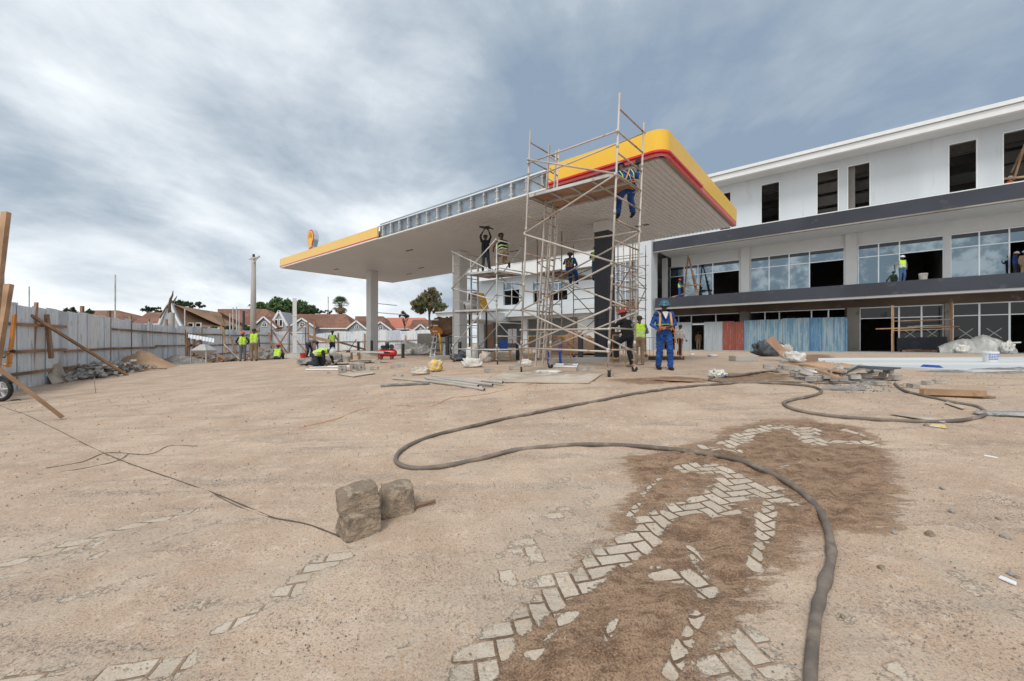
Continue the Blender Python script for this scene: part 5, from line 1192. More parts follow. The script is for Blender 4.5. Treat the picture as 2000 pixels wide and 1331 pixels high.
        mb = MB(); mb.lathe(e0+hd*.02*S-hf*.008*S, [(.098*S, .0), (.098*S, .035*S), (.082*S, .075*S), (.045*S, .1*S), (0, .108*S)], 14, Mh); child(mb, 'hair', 'black')
    root['_j'] = 0; del root['_j']
    if extra: extra(root, J, child, dict(pel=pel, che=che, nec=nec, side=side, tdir=tdir, fwd=fwd, S=S, hf=hf, hd=hd, hs=hs))
    return root
def _strip(q, t_):
    S = q['S']; mb = MB(); ce = q['pel'].lerp(q['nec'], t_+.25) if False else q['pel']+q['tdir']*(t_+.05)*S
    fw = q['side'].cross(q['tdir']).normalized()
    mb.path([ce+q['side']*math.cos(R(a))*.205*S+fw*math.sin(R(a))*.132*S for a in range(0, 360, 24)]+[ce+q['side']*.205*S], .02*S, 6, flat=.5); return mb
ARMHIP = dict(ell=(.33, .10, 1.17), hal=(.19, -.02, 1.0), tdl=(-.8, -.4, -.2), elr=(-.33, .10, 1.17), har=(-.19, -.02, 1.0), tdr=(.8, -.4, -.2))
def fy(py0, py1, Y): return (py1-py0)/F*Y/1.75
# --- main worker in blue overalls
def main_extra(root, J, child, q):
    S = q['S']; che, pel, side, td = q['che'], q['pel'], q['side'], q['tdir']; fr = Vector((0, -1, 0))
    for sg in (-1, 1):
        a = [che+side*.13*sg+Vector((0, .10, .08)), che+side*.135*sg+Vector((0, .02, .205)), che+side*.13*sg+Vector((0, -.10, .14)), che+side*.135*sg+Vector((0, -.142, .0)), che+side*(.15)*sg+Vector((0, -.14, -.16)), che+side*.13*sg+Vector((0, -.15, -.28))]
        mb = MB(); mb.path([v*1. for v in a], .027, 8, flat=.3); child(mb, 'harness_strap', 'harness')
    mb = MB(); mb.prism([che+Vector((-.075, -.115, .185)), che+Vector((0, -.150, -.02)), che+Vector((.075, -.115, .185)), che+Vector((.03, -.10, .20)), che+Vector((-.03, -.10, .20))], (0, .03, 0)); child(mb, 'undershirt', 'whitecloth', False)
    for sg in (-1, 1):
        mb = MB(); mb.path([che+Vector((sg*.085, -.09, .205)), che+Vector((sg*.06, -.145, .10)), che+Vector((.0, -.158, -.03))], .016, 6, flat=.5); child(mb, 'lapel', 'blueover')
    mb = MB(); mb.path([pel+Vector((math.sin(R(a))*.188, -math.cos(R(a))*.135, .185+.01*math.cos(R(a)))) for a in range(-100, 101, 20)], .028, 8, flat=.25); child(mb, 'reflective_belt', 'vest')
    mb = MB(); mb.path([pel+Vector((math.sin(R(a))*.19, -math.cos(R(a))*.139, .185)) for a in range(-100, 101, 20)], .010, 8, flat=.3); child(mb, 'belt_stripe', 'tape')
    r = random.Random(5)
    for i in range(7):
        mb = MB(); c = pel+Vector((-.12+.035*i, -.175, .11)); mb.path([c+Vector((r.uniform(-.05, .05), r.uniform(-.02, .03), r.uniform(-.05, .05))) for _ in range(5)], .018, 6, flat=.4); child(mb, 'webbing_fold', 'orange' if i % 2 else 'harness')
    mb = MB(); mb.path([pel+Vector((.17, -.10, .12)), pel+Vector((.235, -.06, .03)), pel+Vector((.265, -.02, -.07)), pel+Vector((.21, -.05, -.03))], .03, 7, flat=.4); child(mb, 'webbing_tail', 'orange')
    mb = MB(); mb.path([Vector((sg*.0, 0, 0))+q['hf']*.06+J['hea']+q['hs']*x*.075+Vector((0, 0, z)) for x, z in ((-1.1, .02), (-.9, -.06), (0, -.10), (.9, -.06), (1.1, .02))], .004, 5); child(mb, 'chin_strap', 'black')
Ym = 10.35; pm = onG(P(1297, 670, Ym).x, Ym)
sm_ = fy(588, 723, Ym)
person('worker in blue overalls and teal hard hat walking toward us holding tan harness straps', pm, R(-4), dict(che=(.0, .0, 1.27), hea=(-.01, -.05, 1.60), nec=(0, -.01, 1.46),
    shl=(.19, .01, 1.40), ell=(.285, .05, 1.15), hal=(.13, -.16, 1.09), tdl=(-.85, -.35, -.05), cul=(-.2, .3, -1), shr=(-.19, .01, 1.40), elr=(-.31, .02, 1.14), har=(-.20, -.16, 1.02), tdr=(.25, -.3, -.9), cur=(.8, .2, 0),
    hil=(.09, 0, .93), knl=(.115, -.10, .52), anl=(.12, -.12, .085), hir=(-.09, 0, .93), knr=(-.115, -.03, .50), anr=(-.125, .06, .09)), ('blueover', 'blueover', 'blackcloth'), S=sm_, vox=.011, hat='tealhat', extra=main_extra, look=R(-2), group='workers on the ground by the tower')
# --- worker sitting at the top of the tall tower, seen from behind
def hb(root, J, child, q):
    che, pel, side, td = q['che'], q['pel'], q['side'], q['tdir']; bk = -q['fwd'] if q['fwd'].y < 0 else q['fwd']; S = q['S']
    o = bk*.125*S
    for sg in (-1, 1):
        mb = MB(); mb.path([che+side*.10*sg*S+td*.19*S+o*.25, che+side*.085*sg*S+td*.12*S+o*.95, che+o*1.05+td*.0, che-side*.11*sg*S-td*.15*S+o*1.0, pel-side*.13*sg*S+td*.05*S+o*.9], .02*S, 6, flat=.35); child(mb, 'harness_strap', 'harness')
        mb = MB(); mb.path([che+side*.155*sg*S+td*.15*S+o*.5, che+side*.15*sg*S+td*.0*S+o*.95, pel+side*.14*sg*S+td*.17*S+o*.9], .022*S, 6, flat=.3); child(mb, 'reflective_strip', 'vest')
    mb = MB(); mb.path([pel+td*.13*S+side*x*S+o*(1.02-abs(x)*1.2) for x in (-.17, -.1, 0, .1, .17)], .025*S, 6, flat=.3); child(mb, 'reflective_belt', 'vest')
    mb = MB(); mb.path([pel+td*.06*S+side*x*S+o*(1.15-abs(x)*1.2) for x in (-.17, -.1, 0, .1, .17)], .035*S, 6, flat=.45); child(mb, 'tool_belt', 'orange')
    mb = MB(); mb.path([che+o*1.15, che+o*1.3-td*.1*S, che+o*1.2-td*.25*S], .008*S, 5); child(mb, 'lanyard', 'whitecloth')
Yt_ = 10.0; pv = P(1229, 372, Yt_)
person('worker in blue sitting on the top deck of the tall tower below the fascia', pv-Vector((0, 0, .0)), R(180), dict(pel=(0, 0, .06), che=(.06, -.05, .36), nec=(.12, -.11, .53), hea=(.17, -.18, .63),
    shl=(.28, -.05, .44), ell=(.36, -.22, .25), hal=(.33, -.4, .12), shr=(-.08, -.10, .52), elr=(-.28, -.25, .42), har=(-.33, -.36, .64), tdr=(0, -.3, 1), hil=(.10, -.02, .05), knl=(.16, -.40, -.06), anl=(.17, -.42, -.47), hir=(-.09, -.02, .05), knr=(-.14, -.38, -.05), anr=(-.22, -.42, -.44)),
    ('blueover', 'blueover', 'blackcloth'), S=.98, vox=.013, hat='bluehat', extra=hb, look=R(55), group='workers up on the scaffolds')
mb = MB(); mb.box(P(1246, 316, 10.35), (.10, .14, .12)); mb.tube(P(1246, 322, 10.3), P(1247, 334, 10.28), .02, 8); mb.tube(P(1243, 313, 10.45), P(1243, 313, 10.62), .015, 8)
one(mb, 'power_drill', [M['black']], 'small black power drill held up to the red fascia', 'tool', bevel=.01)
# --- two men on the silver tower
Yb2 = 15.6; fz_ = hz(536.5, 15.6)
person('man in black overalls on the silver tower holding a tool up to the ceiling', P(948, 532, Yb2), R(8), dict(shl=(.17, 0, 1.45), ell=(.25, -.08, 1.66), hal=(.16, -.16, 1.88), tdl=(-.5, -.2, .8), shr=(-.17, 0, 1.45), elr=(-.25, -.08, 1.66), har=(-.10, -.16, 1.90), tdr=(.4, -.2, .9), anl=(.20, .0, .085), knl=(.15, -.02, .5), anr=(-.12, .0, .085)), ('blackcloth', 'darkjean', 'blackcloth'), S=fy(462, 533, Yb2)*1.02, vox=.018, hat='cap', look=0, group='workers up on the scaffolds')
mb = MB(); c = P(949, 445, Yb2-.16); mb.tube(c+Vector((-.25, 0, .03)), c+Vector((.0, 0, .0)), .035, 8, .045); mb.box(c+Vector((.06, 0, 0)), (.16, .10, .10)); mb.tube(c+Vector((.14, 0, .0)), c+Vector((.29, 0, -.06)), .03, 8, .02)
one(mb, 'power_tool', M['black'], 'dark long power tool held against the canopy ceiling', 'tool', bevel=.006)
person('man in tan clothes, dark vest and cap half kneeling on the silver tower', P(983, 526, 14.9), R(205), dict(pel=(0, .05, .62), che=(-.02, -.10, .92), nec=(-.02, -.18, 1.12), hea=(-.02, -.24, 1.26), shl=(.17, -.16, 1.06), ell=(.24, -.36, .88), hal=(.17, -.55, .80), shr=(-.19, -.16, 1.06), elr=(-.27, -.30, .88), har=(-.20, -.5, .78),
    hil=(.09, .05, .60), knl=(.14, -.36, .50), anl=(.13, -.26, .09), hir=(-.09, .05, .60), knr=(-.14, -.22, .33), anr=(-.14, .18, .20), tor=(-.14, .24, .04)), ('brownshirt', 'khaki', 'blackcloth'), S=1.0, vox=.018, hat='cap', vest='blackcloth', look=R(-30), group='workers up on the scaffolds',
    extra=lambda root, J, child, q: [child(_strip(q, t_), 'reflective_strip', 'vest') for t_ in (.14, .33)])
# --- workers behind the tall tower
person('worker with harness and white hard hat sitting on a plank left of the charcoal column', P(1113, 529, 17.4), R(150), dict(pel=(0, 0, .06), che=(.02, -.05, .36), nec=(.04, -.10, .55), hea=(.05, -.14, .69), shl=(.21, -.05, .48), ell=(.36, -.2, .36), hal=(.44, -.42, .42), shr=(-.17, -.05, .48), elr=(-.24, -.2, .26), har=(-.1, -.4, .24), hil=(.10, -.02, .05), knl=(.14, -.40, -.02), anl=(.14, -.42, -.44), hir=(-.09, -.02, .05), knr=(-.12, -.38, -.02), anr=(-.14, -.42, -.44)), ('blueover', 'blueover', 'blackcloth'), S=1.02, vox=.02, hat='whitehat', extra=hb, group='workers up on the scaffolds')
person('worker in a yellow vest half hidden behind the charcoal column', P(1163, 548, 18.2), R(160), dict(ell=(.3, -.15, 1.2), hal=(.3, -.4, 1.25)), ('greycloth', 'bluejean', 'blackcloth'), S=fy(497, 548, 18.2)*1.3, vox=.025, hat='whitehat', vest='vest', group='workers up on the scaffolds')
person('worker in black with red hard hat leaning on the tower frame, knee bent', onG(P(1224, 670, 11.3).x, 11.3), R(215), dict(pel=(0, .05, .88), che=(.0, -.04, 1.17), nec=(.0, -.08, 1.36), hea=(.0, -.12, 1.50), shl=(.2, -.05, 1.30), ell=(.30, -.22, 1.13), hal=(.14, -.36, 1.05), shr=(-.2, -.05, 1.30), elr=(-.3, -.2, 1.1), har=(-.15, -.34, 1.0), hil=(.09, .05, .86), knl=(.12, -.32, .66), anl=(.12, -.26, .28), hir=(-.09, .05, .86), knr=(-.11, .0, .47), anr=(-.10, .10, .085)), ('blackcloth', 'blackcloth', 'khaki'), S=1.0*fy(620, 722, 11.3)*1.18, vox=.016, hat='redhat', group='workers on the ground by the tower')
person('worker in yellow vest and beige trousers standing beside the white end pier', onG(P(1249, 670, 12.4).x, 12.4), R(165), dict(ell=(.28, -.08, 1.16), hal=(.05, -.2, 1.15), tdl=(-1, -.2, 0), elr=(-.28, -.08, 1.16), har=(-.05, -.2, 1.12), tdr=(1, -.2, 0)), ('greycloth', 'khaki', 'khaki'), S=fy(628, 714, 12.4)*1.12, vox=.018, hat=None, vest='vest', group='workers on the ground by the tower')
person('man in a white shirt and dark trousers walking away past the zinc hoarding', onG(P(1328, 670, 20.5).x, 20.5), R(125), dict(ell=(.25, .08, 1.13), hal=(.27, .02, .88), elr=(-.25, -.05, 1.13), har=(-.26, -.18, .92), knl=(.1, -.16, .52), anl=(.1, -.18, .09), knr=(-.1, .10, .50), anr=(-.1, .34, .16), hea=(0, -.04, 1.6)), ('whitecloth', 'darkjean', 'bluejean'), S=fy(638, 697, 20.5)*1.06, vox=.02, hat=None, group='people near the hoarding')
person('dim figure standing inside the dark doorway of the hoarding', bp(BU(1364, 2.2), 2.2, Z0), R(160), {}, ('brownshirt', 'khaki', 'blackcloth'), S=.95, vox=.03, hat=None, group='people near the hoarding')
# --- balcony workers
def onbal(px, r): p = bp(BU(px, r), r, Z1-.055); return p
person('worker in blue with yellow vest and red hard hat, left on the balcony', onbal(1327, .9), R(60), dict(ell=(.25, -.16, 1.2), hal=(.2, -.4, 1.2), elr=(-.25, -.16, 1.2), har=(-.2, -.4, 1.2)), ('blueover', 'blueover', 'blackcloth'), S=1.0, vox=.022, hat='redhat', vest='vest', group='workers on the balcony')
def gun(root, J, child, q):
    h = J['har']; mb = MB(); mb.tube(h+Vector((.05, .1, .2)), h+Vector((-.1, -.2, -.28)), .03, 8, .02); child(mb, 'caulking_tool', 'black')
person('worker in yellow vest, jeans and white hard hat on the balcony edge holding a tool', onbal(1762, .55), R(-10), dict(elr=(-.36, -.05, 1.18), har=(-.50, -.12, .96), tdr=(-.4, -.2, -.9), ell=(.27, .05, 1.14), hal=(.2, -.08, .9), knl=(.1, -.06, .5)), ('greycloth', 'bluejean', 'blackcloth'), S=1.03, vox=.018, hat='whitehat', vest='vest', extra=gun, group='workers on the balcony')
person('worker in dark blue overalls and white hard hat gripping the rightmost balcony window frame', onbal(1984, 3.6), R(20), dict(elr=(-.4, -.05, 1.3), har=(-.58, -.1, 1.42), tdr=(-.5, 0, 1)), ('blueover', 'darkjean', 'blackcloth'), S=1.02, vox=.02, hat='whitehat', group='workers on the balcony')
person('worker in tan clothes half out of the picture on the balcony', onbal(2001, 3.2), R(-20), {}, ('khaki', 'khaki', 'blackcloth'), S=1.0, vox=.025, hat='whitehat', group='workers on the balcony')
person('worker with white hard hat and rust red shirt crouching in the top storey opening', bp(BU(1966, 2.4), 2.4, Z2-.05), R(60), dict(pel=(0, .1, .4), che=(0, -.05, .68), nec=(0, -.12, .86), hea=(0, -.16, 1.0), shl=(.18, -.1, .8), ell=(.25, -.25, .58), hal=(.2, -.4, .45), shr=(-.18, -.1, .8), elr=(-.25, -.25, .58), har=(-.2, -.4, .45), hil=(.1, .1, .38), knl=(.15, -.3, .5), anl=(.14, -.05, .09), hir=(-.1, .1, .38), knr=(-.15, -.3, .5), anr=(-.14, -.05, .09)), ('orange', 'darkjean', 'blackcloth'), S=1., vox=.025, hat='whitehat', group='workers on the balcony')
# --- group on the left
person('worker with red hard hat, yellow vest and grey trousers, hands on his hips', onG(P(474, 670, 22.6).x, 22.6), R(35), dict(ARMHIP), ('blackcloth', 'greycloth', 'blackcloth'), S=fy(651, 704, 22.6)*1.08, vox=.02, hat='redhat', vest='vest', group='workers by the far fence')
person('bare headed worker in yellow vest and brown trousers talking, back half turned', onG(P(496, 670, 22.3).x, 22.3), R(200), dict(ell=(.27, -.08, 1.16), hal=(.2, -.24, 1.1)), ('greycloth', 'khaki', 'blackcloth'), S=fy(646, 704, 22.3)*1.09, vox=.02, hat=None, vest='vest', group='workers by the far fence')
SIT = dict(pel=(0, .1, .22), che=(0, -.02, .52), nec=(0, -.06, .72), hea=(0, -.1, .86), shl=(.18, -.03, .66), ell=(.25, -.2, .45), hal=(.2, -.42, .40), shr=(-.18, -.03, .66), elr=(-.25, -.2, .45), har=(-.2, -.42, .40), hil=(.1, .08, .2), knl=(.16, -.32, .45), anl=(.15, -.4, .09), hir=(-.1, .08, .2), knr=(-.16, -.32, .45), anr=(-.15, -.4, .09))
person('worker in yellow vest and red hard hat sitting low with his back to us', onG(P(542, 670, 23.5).x, 23.5, -.12), R(188), SIT, ('greycloth', 'darkjean', 'blackcloth'), S=1.0, vox=.02, hat='redhat', vest='vest', group='workers by the far fence')
person('worker in dark grey bending down to the ground beside the steel post', onG(P(606, 670, 25).x, 25), R(70), dict(pel=(0, .12, .85), che=(0, -.16, 1.0), nec=(0, -.36, 1.0), hea=(0, -.5, .93), shl=(.18, -.3, .98), ell=(.2, -.38, .68), hal=(.16, -.42, .42), tdl=(0, 0, -1), shr=(-.18, -.3, .98), elr=(-.2, -.38, .68), har=(-.16, -.46, .42), tdr=(0, 0, -1), hil=(.1, .12, .84), hir=(-.1, .12, .84), knl=(.14, .02, .46), knr=(-.14, .02, .46), anl=(.14, .12, .085), anr=(-.14, .12, .085)), ('greycloth', 'darkjean', 'blackcloth'), S=1.02, vox=.02, hat=None, group='workers by the far fence')
person('worker in yellow vest with his back to us carrying a plank', onG(P(649, 670, 27.5).x, 27.5), R(184), dict(ell=(.3, -.12, 1.2), hal=(.32, -.28, 1.3), elr=(-.3, -.05, 1.16), har=(-.3, -.22, 1.06)), ('greycloth', 'darkjean', 'blackcloth'), S=fy(652, 698, 27.5)*1.1, vox=.02, hat='hair', vest='vest', group='workers by the far fence')
person('worker in yellow vest and white hard hat on hands and knees laying pavers', onG(P(634, 670, 15.8).x, 15.8), R(75), dict(pel=(0, .36, .42), che=(0, .06, .52), nec=(0, -.13, .55), hea=(0, -.27, .52), shl=(.17, -.08, .50), ell=(.2, -.14, .27), hal=(.2, -.2, .08), tdl=(0, -1, -.1), shr=(-.17, -.08, .50), elr=(-.2, -.14, .27), har=(-.2, -.2, .08), tdr=(0, -1, -.1), hil=(.1, .36, .4), knl=(.14, .20, .08), anl=(.14, .56, .09), tol=(.14, .68, .05), hir=(-.1, .36, .4), knr=(-.14, .20, .08), anr=(-.14, .56, .09), tor=(-.14, .68, .05)), ('blackcloth', 'darkjean', 'blackcloth'), S=1.12, vox=.018, hat='whitehat', vest='vest', group='workers by the far fence')
# ================================================================ HOSE AND CABLES
def smooth_pts(pts, n=6):
    out = []; m = len(pts)
    for i in range(m-1):
        p0, p1, p2, p3 = pts[max(0, i-1)], pts[i], pts[i+1], pts[min(m-1, i+2)]
        for k in range(n):
            t_ = k/n; out.append(.5*((2*p1)+(p2-p0)*t_+(2*p0-5*p1+4*p2-p3)*t_*t_+(3*p1-p0-3*p2+p3)*t_**3))
    out.append(pts[-1]); return out
def ground_line(px, r, n=6, lift=None):
    g = [G(x, y) for x, y in px]; s = smooth_pts(g, n)
    return [Vector((p.x, p.y, gz(p.x, p.y)+(lift if lift is not None else r*.85))) for p in s]
def hose(px, r, name, label, m='hose', n=7, lumps=(), flat=1., cat='hose', extra=None, group=None):
    pts = ground_line(px, r, n); rs = [r*(1+.04*mnoise.noise(p*6)) for p in pts]
    for (lx, ly, k, w_) in lumps:
        c = G(lx, ly)
        for i, p in enumerate(pts): rs[i] *= 1+k*math.exp(-((p.xy-c.xy).length/w_)**2)
    mb = MB(); mb.path(pts, rs, 12); 
    if extra: extra(mb)
    return one(mb, name, M[m], label, cat, group, smooth=True)
HP = [(1585, 1400), (1583, 1331), (1588, 1260), (1597, 1195), (1612, 1140), (1624, 1090), (1614, 1030), (1592, 992), (1555, 958), (1500, 926), (1430, 900), (1340, 885), (1240, 875), (1140, 872), (1050, 878), (990, 886), (930, 902), (870, 914), (815, 919), (782, 912), (773, 900), (785, 882), (820, 864), (870, 848), (950, 829), (1050, 808), (1150, 789), (1260, 768), (1350, 757), (1440, 750), (1520, 751), (1578, 756), (1603, 764), (1596, 773), (1560, 781), (1535, 787), (1533, 794), (1558, 804), (1620, 815), (1700, 822), (1780, 826), (1850, 826), (1905, 820), (1925, 810), (1908, 797), (1865, 789), (1800, 775), (1765, 765), (1748, 752)]
hose(HP, .0235, 'rubber_hose', 'long dusty rubber hose snaking across the yard from the foreground', n=8, lumps=((1612, 1140, .45, .07), (1622, 1080, .35, .05), (1600, 1185, .25, .05), (1500, 926, .15, .06), (1006, 885, .3, .05), (1700, 822, .1, .1)))
hose([(1386, 742), (1400, 737), (1440, 736), (1480, 730), (1520, 727)], .026, 'rubber_hose', 'short hose end lying in the brown puddle by the paver heap', lumps=())
hose([(1384, 744), (1420, 748), (1520, 748), (1600, 750), (1660, 750), (1700, 745)], .022, 'rubber_hose', 'straight hose running in front of the paver heap', n=6)
hose([(-60, 770), (0, 793), (60, 815), (150, 860), (250, 905), (340, 937), (420, 965), (480, 990), (540, 1014), (600, 1025), (665, 1050)], .0042, 'cable', 'thin dark cable crossing the sand to the stone blocks', 'cable', cat='cable', n=8)
hose([(420, 967), (470, 992), (520, 1010), (580, 1020), (640, 1040), (690, 1052)], .003, 'cable', 'second strand of wire looping beside the cable near the stones', 'cable', cat='cable', n=8)
hose([(90, 915), (160, 903), (210, 885), (290, 888), (330, 872), (385, 872)], .0035, 'wire', 'grey wire curling on the sand, upper of the two', 'cable', cat='wire')
hose([(75, 928), (150, 918), (225, 902), (250, 888)], .0035, 'wire', 'grey wire curling on the sand, lower of the two', 'cable', cat='wire')
hose([(585, 836), (660, 818), (700, 802), (740, 796), (790, 793), (840, 794), (880, 778), (910, 775), (960, 768), (1060, 745)], .004, 'wire', 'fine rust red string lying across the middle of the yard', 'orangepaint', cat='wire')

# ================================================================ STONES, RODS, STAKE
def stone(name, label, c, size, rz, seed, tilt=(0, 0), m='stone', group='foreground building stones'):
    bm = bmesh.new(); bmesh.ops.create_cube(bm, size=1); bmesh.ops.subdivide_edges(bm, edges=bm.edges[:], cuts=15, use_grid_fill=True)
    r = random.Random(seed); kn = [Vector((r.uniform(-.5, .5), r.uniform(-.5, .5), r.uniform(-.5, .5))) for _ in range(3)]
    cuts = []
    for _ in range({3: 1, 4: 3, 6: 3}.get(seed, 3)):
        cn = Vector((r.choice((-1, 1))*r.uniform(.4, 1), r.choice((-1, 1))*r.uniform(.4, 1), r.uniform(-.2, 1.0))).normalized(); cuts.append((cn, r.uniform(.50, .64)))
    for v in bm.verts:
        p = v.co.copy(); q = p*2
        # knocked-off corners
        e = sorted([abs(q.x), abs(q.y), abs(q.z)])
        cut = max(0, e[1]+e[2]-1.86)*.30+max(0, sum(e)-2.72)*.35
        p *= 1-cut*(.6+.8*abs(mnoise.noise(q*1.4+Vector((seed, 0, 0)))))
        n_ = mnoise.fractal(q*1.6+Vector((seed*5, 0, 0)), .7, 2, 4)*.030+mnoise.noise(q*9+Vector((0, seed, 0)))*.013
        face = max(range(3), key=lambda i: abs(q[i])); d = Vector((0, 0, 0)); d[face] = math.copysign(1, q[face]); p += d*n_
        if q.x > .35 and seed % 2 == 0: p.x -= .10*abs(mnoise.noise(q*2.2+Vector((9, 1, seed))))+.03*(q.z > .2)
        for cn, cd in cuts:
            e_ = p.dot(cn)-cd
            if e_ > 0: p -= cn*e_*(.93+.10*mnoise.noise(q*5))
        v.co = Vector((p.x*size[0], p.y*size[1], p.z*size[2]+size[2]/2))
    me = bpy.data.meshes.new(name); bm.to_mesh(me); bm.free(); me.materials.append(M[m])
    for p_ in me.polygons: p_.use_smooth = False
    o = bpy.data.objects.new(name, me); COL.objects.link(o); o.location = c; o.rotation_euler = (tilt[0], tilt[1], rz); return tag(o, label, 'stone', group)
g1 = G(700, 1040); g1.z = gz(g1.x, g1.y)
stone('stone_block', 'lower squared stone block carrying another, its corner toward us', g1-Vector((0, 0, .01)), (.235, .215, .17), R(42), 3)
stone('stone_block', 'rough stone block balanced on top of the other', g1+Vector((-.012, .035, .152)), (.27, .20, .155), R(30), 4, (R(2), R(-3)))
g2 = G(768, 1005); stone('stone_block', 'broken stone block leaning beside the stacked pair', g2+Vector((-.01, .06, -.01)), (.25, .25, .215), R(28), 6, (R(5), R(7)))
a = G(776, 1003)+Vector((0, 0, .025)); b = G(850, 986)+Vector((0, 0, .03)); mb = MB(); n = 40
mb.path([a.lerp(b, i/n) for i in range(n+1)], [.0135 if i % 2 else .011 for i in range(n+1)], 10); one(mb, 'rebar_rod', M['oldwood'], 'stub of rusty ribbed steel bar sticking out behind the stones', 'steel bar', smooth=True)
mb = MB(); g = G(187, 768); mb.path([g-Vector((0, 0, .05)), g+Vector((-.01, 0, .12)), g+Vector((-.035, 0, .25)), P(184.5, 737, g.y)], .009, 8); one(mb, 'stake', M['rusty'], 'short steel stake standing alone in the sand at left', 'stake')
# ================================================================ PAVER BLOCKS
BLK = MB(); BLK.box((0, 0, .04), (.2, .1, .08)); blk0 = BLK.build('paver_block', M['block'], loc=(0, 0, 0), bevel=.006)
blk_used = [False]
def block(c, rz, tilt=(0, 0), label=None, group='grey paver blocks in the heap on the right', s=1.0):
    if blk_used[0]: o = blk0.copy(); COL.objects.link(o)
    else: o = blk0; blk_used[0] = True
    o.location = c; o.rotation_euler = (tilt[0], tilt[1], rz); o.scale = (s, s, s); return tag(o, label or 'grey concrete paver block tumbled in the heap on the right', 'paver block', group)
r = random.Random(21)
hb_ = [(1502, 723), (1521, 721), (1532, 715), (1529, 710), (1548, 718), (1560, 722), (1538, 725), (1556, 730), (1565, 733), (1572, 737), (1585, 741), (1598, 740), (1607, 732), (1615, 738), (1630, 741), (1640, 733), (1590, 726), (1648, 741), (1661, 728), (1668, 738), (1688, 734), (1700, 730), (1713, 728), (1722, 733), (1735, 732), (1748, 736), (1655, 737), (1676, 724), (1570, 726), (1615, 725)]
for i, (x, y) in enumerate(hb_):
    g = G(x, min(y+8, 749)); up_ = .045 if i % 3 else .12
    block(Vector((g.x, g.y, gz(g.x, g.y)+up_-.005)), r.uniform(-.6, .9), (r.uniform(-.35, .35) if i % 2 else 0, r.uniform(-.3, .3) if i % 3 == 0 else 0), s=1.2)
for x, y, a_, lab in ((1718, 753, .1, 'whole paver block lying square in front of the heap'), (1783, 758, 1.3, 'end on paver block in the row right of the heap'), (1812, 752, .2, 'long paver block between two others right of the heap'), (1836, 750, -.3, 'rightmost paver block beside the heap')):
    g = G(x, y); block(g, a_, label=lab, group=None)
for x, y, a_, lab in ((1110, 717, .4, 'rough block at the wheel of the tall tower, left one'), (1136, 725, .1, 'paver block lying behind the big board on the ground'), (1150, 724, .3, 'pale paver block next to the tower wheel'), (770, 719, .3, 'left one of two small blocks in the middle distance'), (783, 717, .2, 'right one of two small blocks in the middle distance'), (731, 722, .1, 'single small block left of the two blocks'), (737, 710, .2, 'far small block near the low table'), (955, 727, .4, 'broken block in front of the silver tower'), (1003, 722, .2, 'block beside the white rag, left one'), (1015, 717, .1, 'block beside the white rag, right one')):
    g = G(x, y); block(g, a_, label=lab, group=None, s=1.25)
# gravelly heap under the blocks
def mound(name, label, c, rx, ry, h, m, seed=1, pw=1.3, cat='pile', group=None, rz=0., n=56, rough=.12, fine=.03, smooth=True, kind=None, arch=True):
    mb = MB(); cs, sn = math.cos(rz), math.sin(rz); g0 = {}
    for i in range(n+1):
        for j in range(n+1):
            u, v = i/n*2-1, j/n*2-1; d = math.hypot(u, v)
            q = mnoise.fractal(Vector((u*2+seed, v*2, seed*.7)), .8, 2, 4); dd = d*(1+.22*mnoise.noise(Vector((u*1.5+seed*3, v*1.5, 0))))
            hh = max(0, 1-dd)**pw*h*(1+rough*q*2)+fine*mnoise.noise(Vector((u*14, v*14, seed)))*(1 if dd < .95 else 0)*min(1, (1-dd)*5 if dd < 1 else 0)
            x = c.x+cs*u*rx-sn*v*ry; y = c.y+sn*u*rx+cs*v*ry; g0[i, j] = (Vector((x, y, gz(x, y)+hh-(.015 if dd >= 1 else 0))), dd)
    idx = {}
    for k, (p, dd) in g0.items(): idx[k] = len(mb.v); mb.v.append(p)
    for i in range(n):
        for j in range(n):
            if min(g0[i, j][1], g0[i+1, j][1], g0[i, j+1][1], g0[i+1, j+1][1]) < 1.0:
                mb.f.append([idx[i, j], idx[i+1, j], idx[i+1, j+1], idx[i, j+1]]); mb.mi.append(0)
    return one(mb, name, M[m], label, cat, group, kind, smooth=smooth)
gq = G(1640, 744); mound('gravel_mound', 'low spread of grey gravel beneath the paver heap', gq, 1.0, .5, .06, 'gravel', 4, kind='stuff')
gq = G(278, 716); gq = P(278, 670, 19.5); mound('sand_pile', 'conical heap of brown sand in front of the fence', Vector((gq.x, gq.y, 0)), 1.45, 1.2, 1.0, 'sand', 2, pw=.95, rough=.1)
gq = P(347, 670, 24); mound('gravel_pile', 'low pile of grey gravel behind the sand heap', Vector((gq.x, gq.y, 0)), 1.9, 1.3, .62, 'gravel', 5, pw=1.0, fine=.06)
gq = P(1128, 670, 24.5); mound('soil_pile', 'mound of orange brown soil behind the tall tower', Vector((gq.x, gq.y, 0)), 2.6, 1.6, 1.35, 'soil', 7, pw=.8, rough=.22, fine=.08)
gq = P(1600, 670, 11.5); mound('soil_heap', 'loose orange soil clods at the corner of the pale concrete', Vector((gq.x, gq.y, 0)), 1.4, .5, .13, 'sand', 9, rough=.3, fine=.05)
gq = P(1480, 670, 9.0)
mound('soil_heap', 'thin bank of dirt along the broken edge of the pale concrete', Vector((12.5, 10.05, 0)), 2.6, .3, .09, 'gravel', 13, rough=.3, fine=.03)
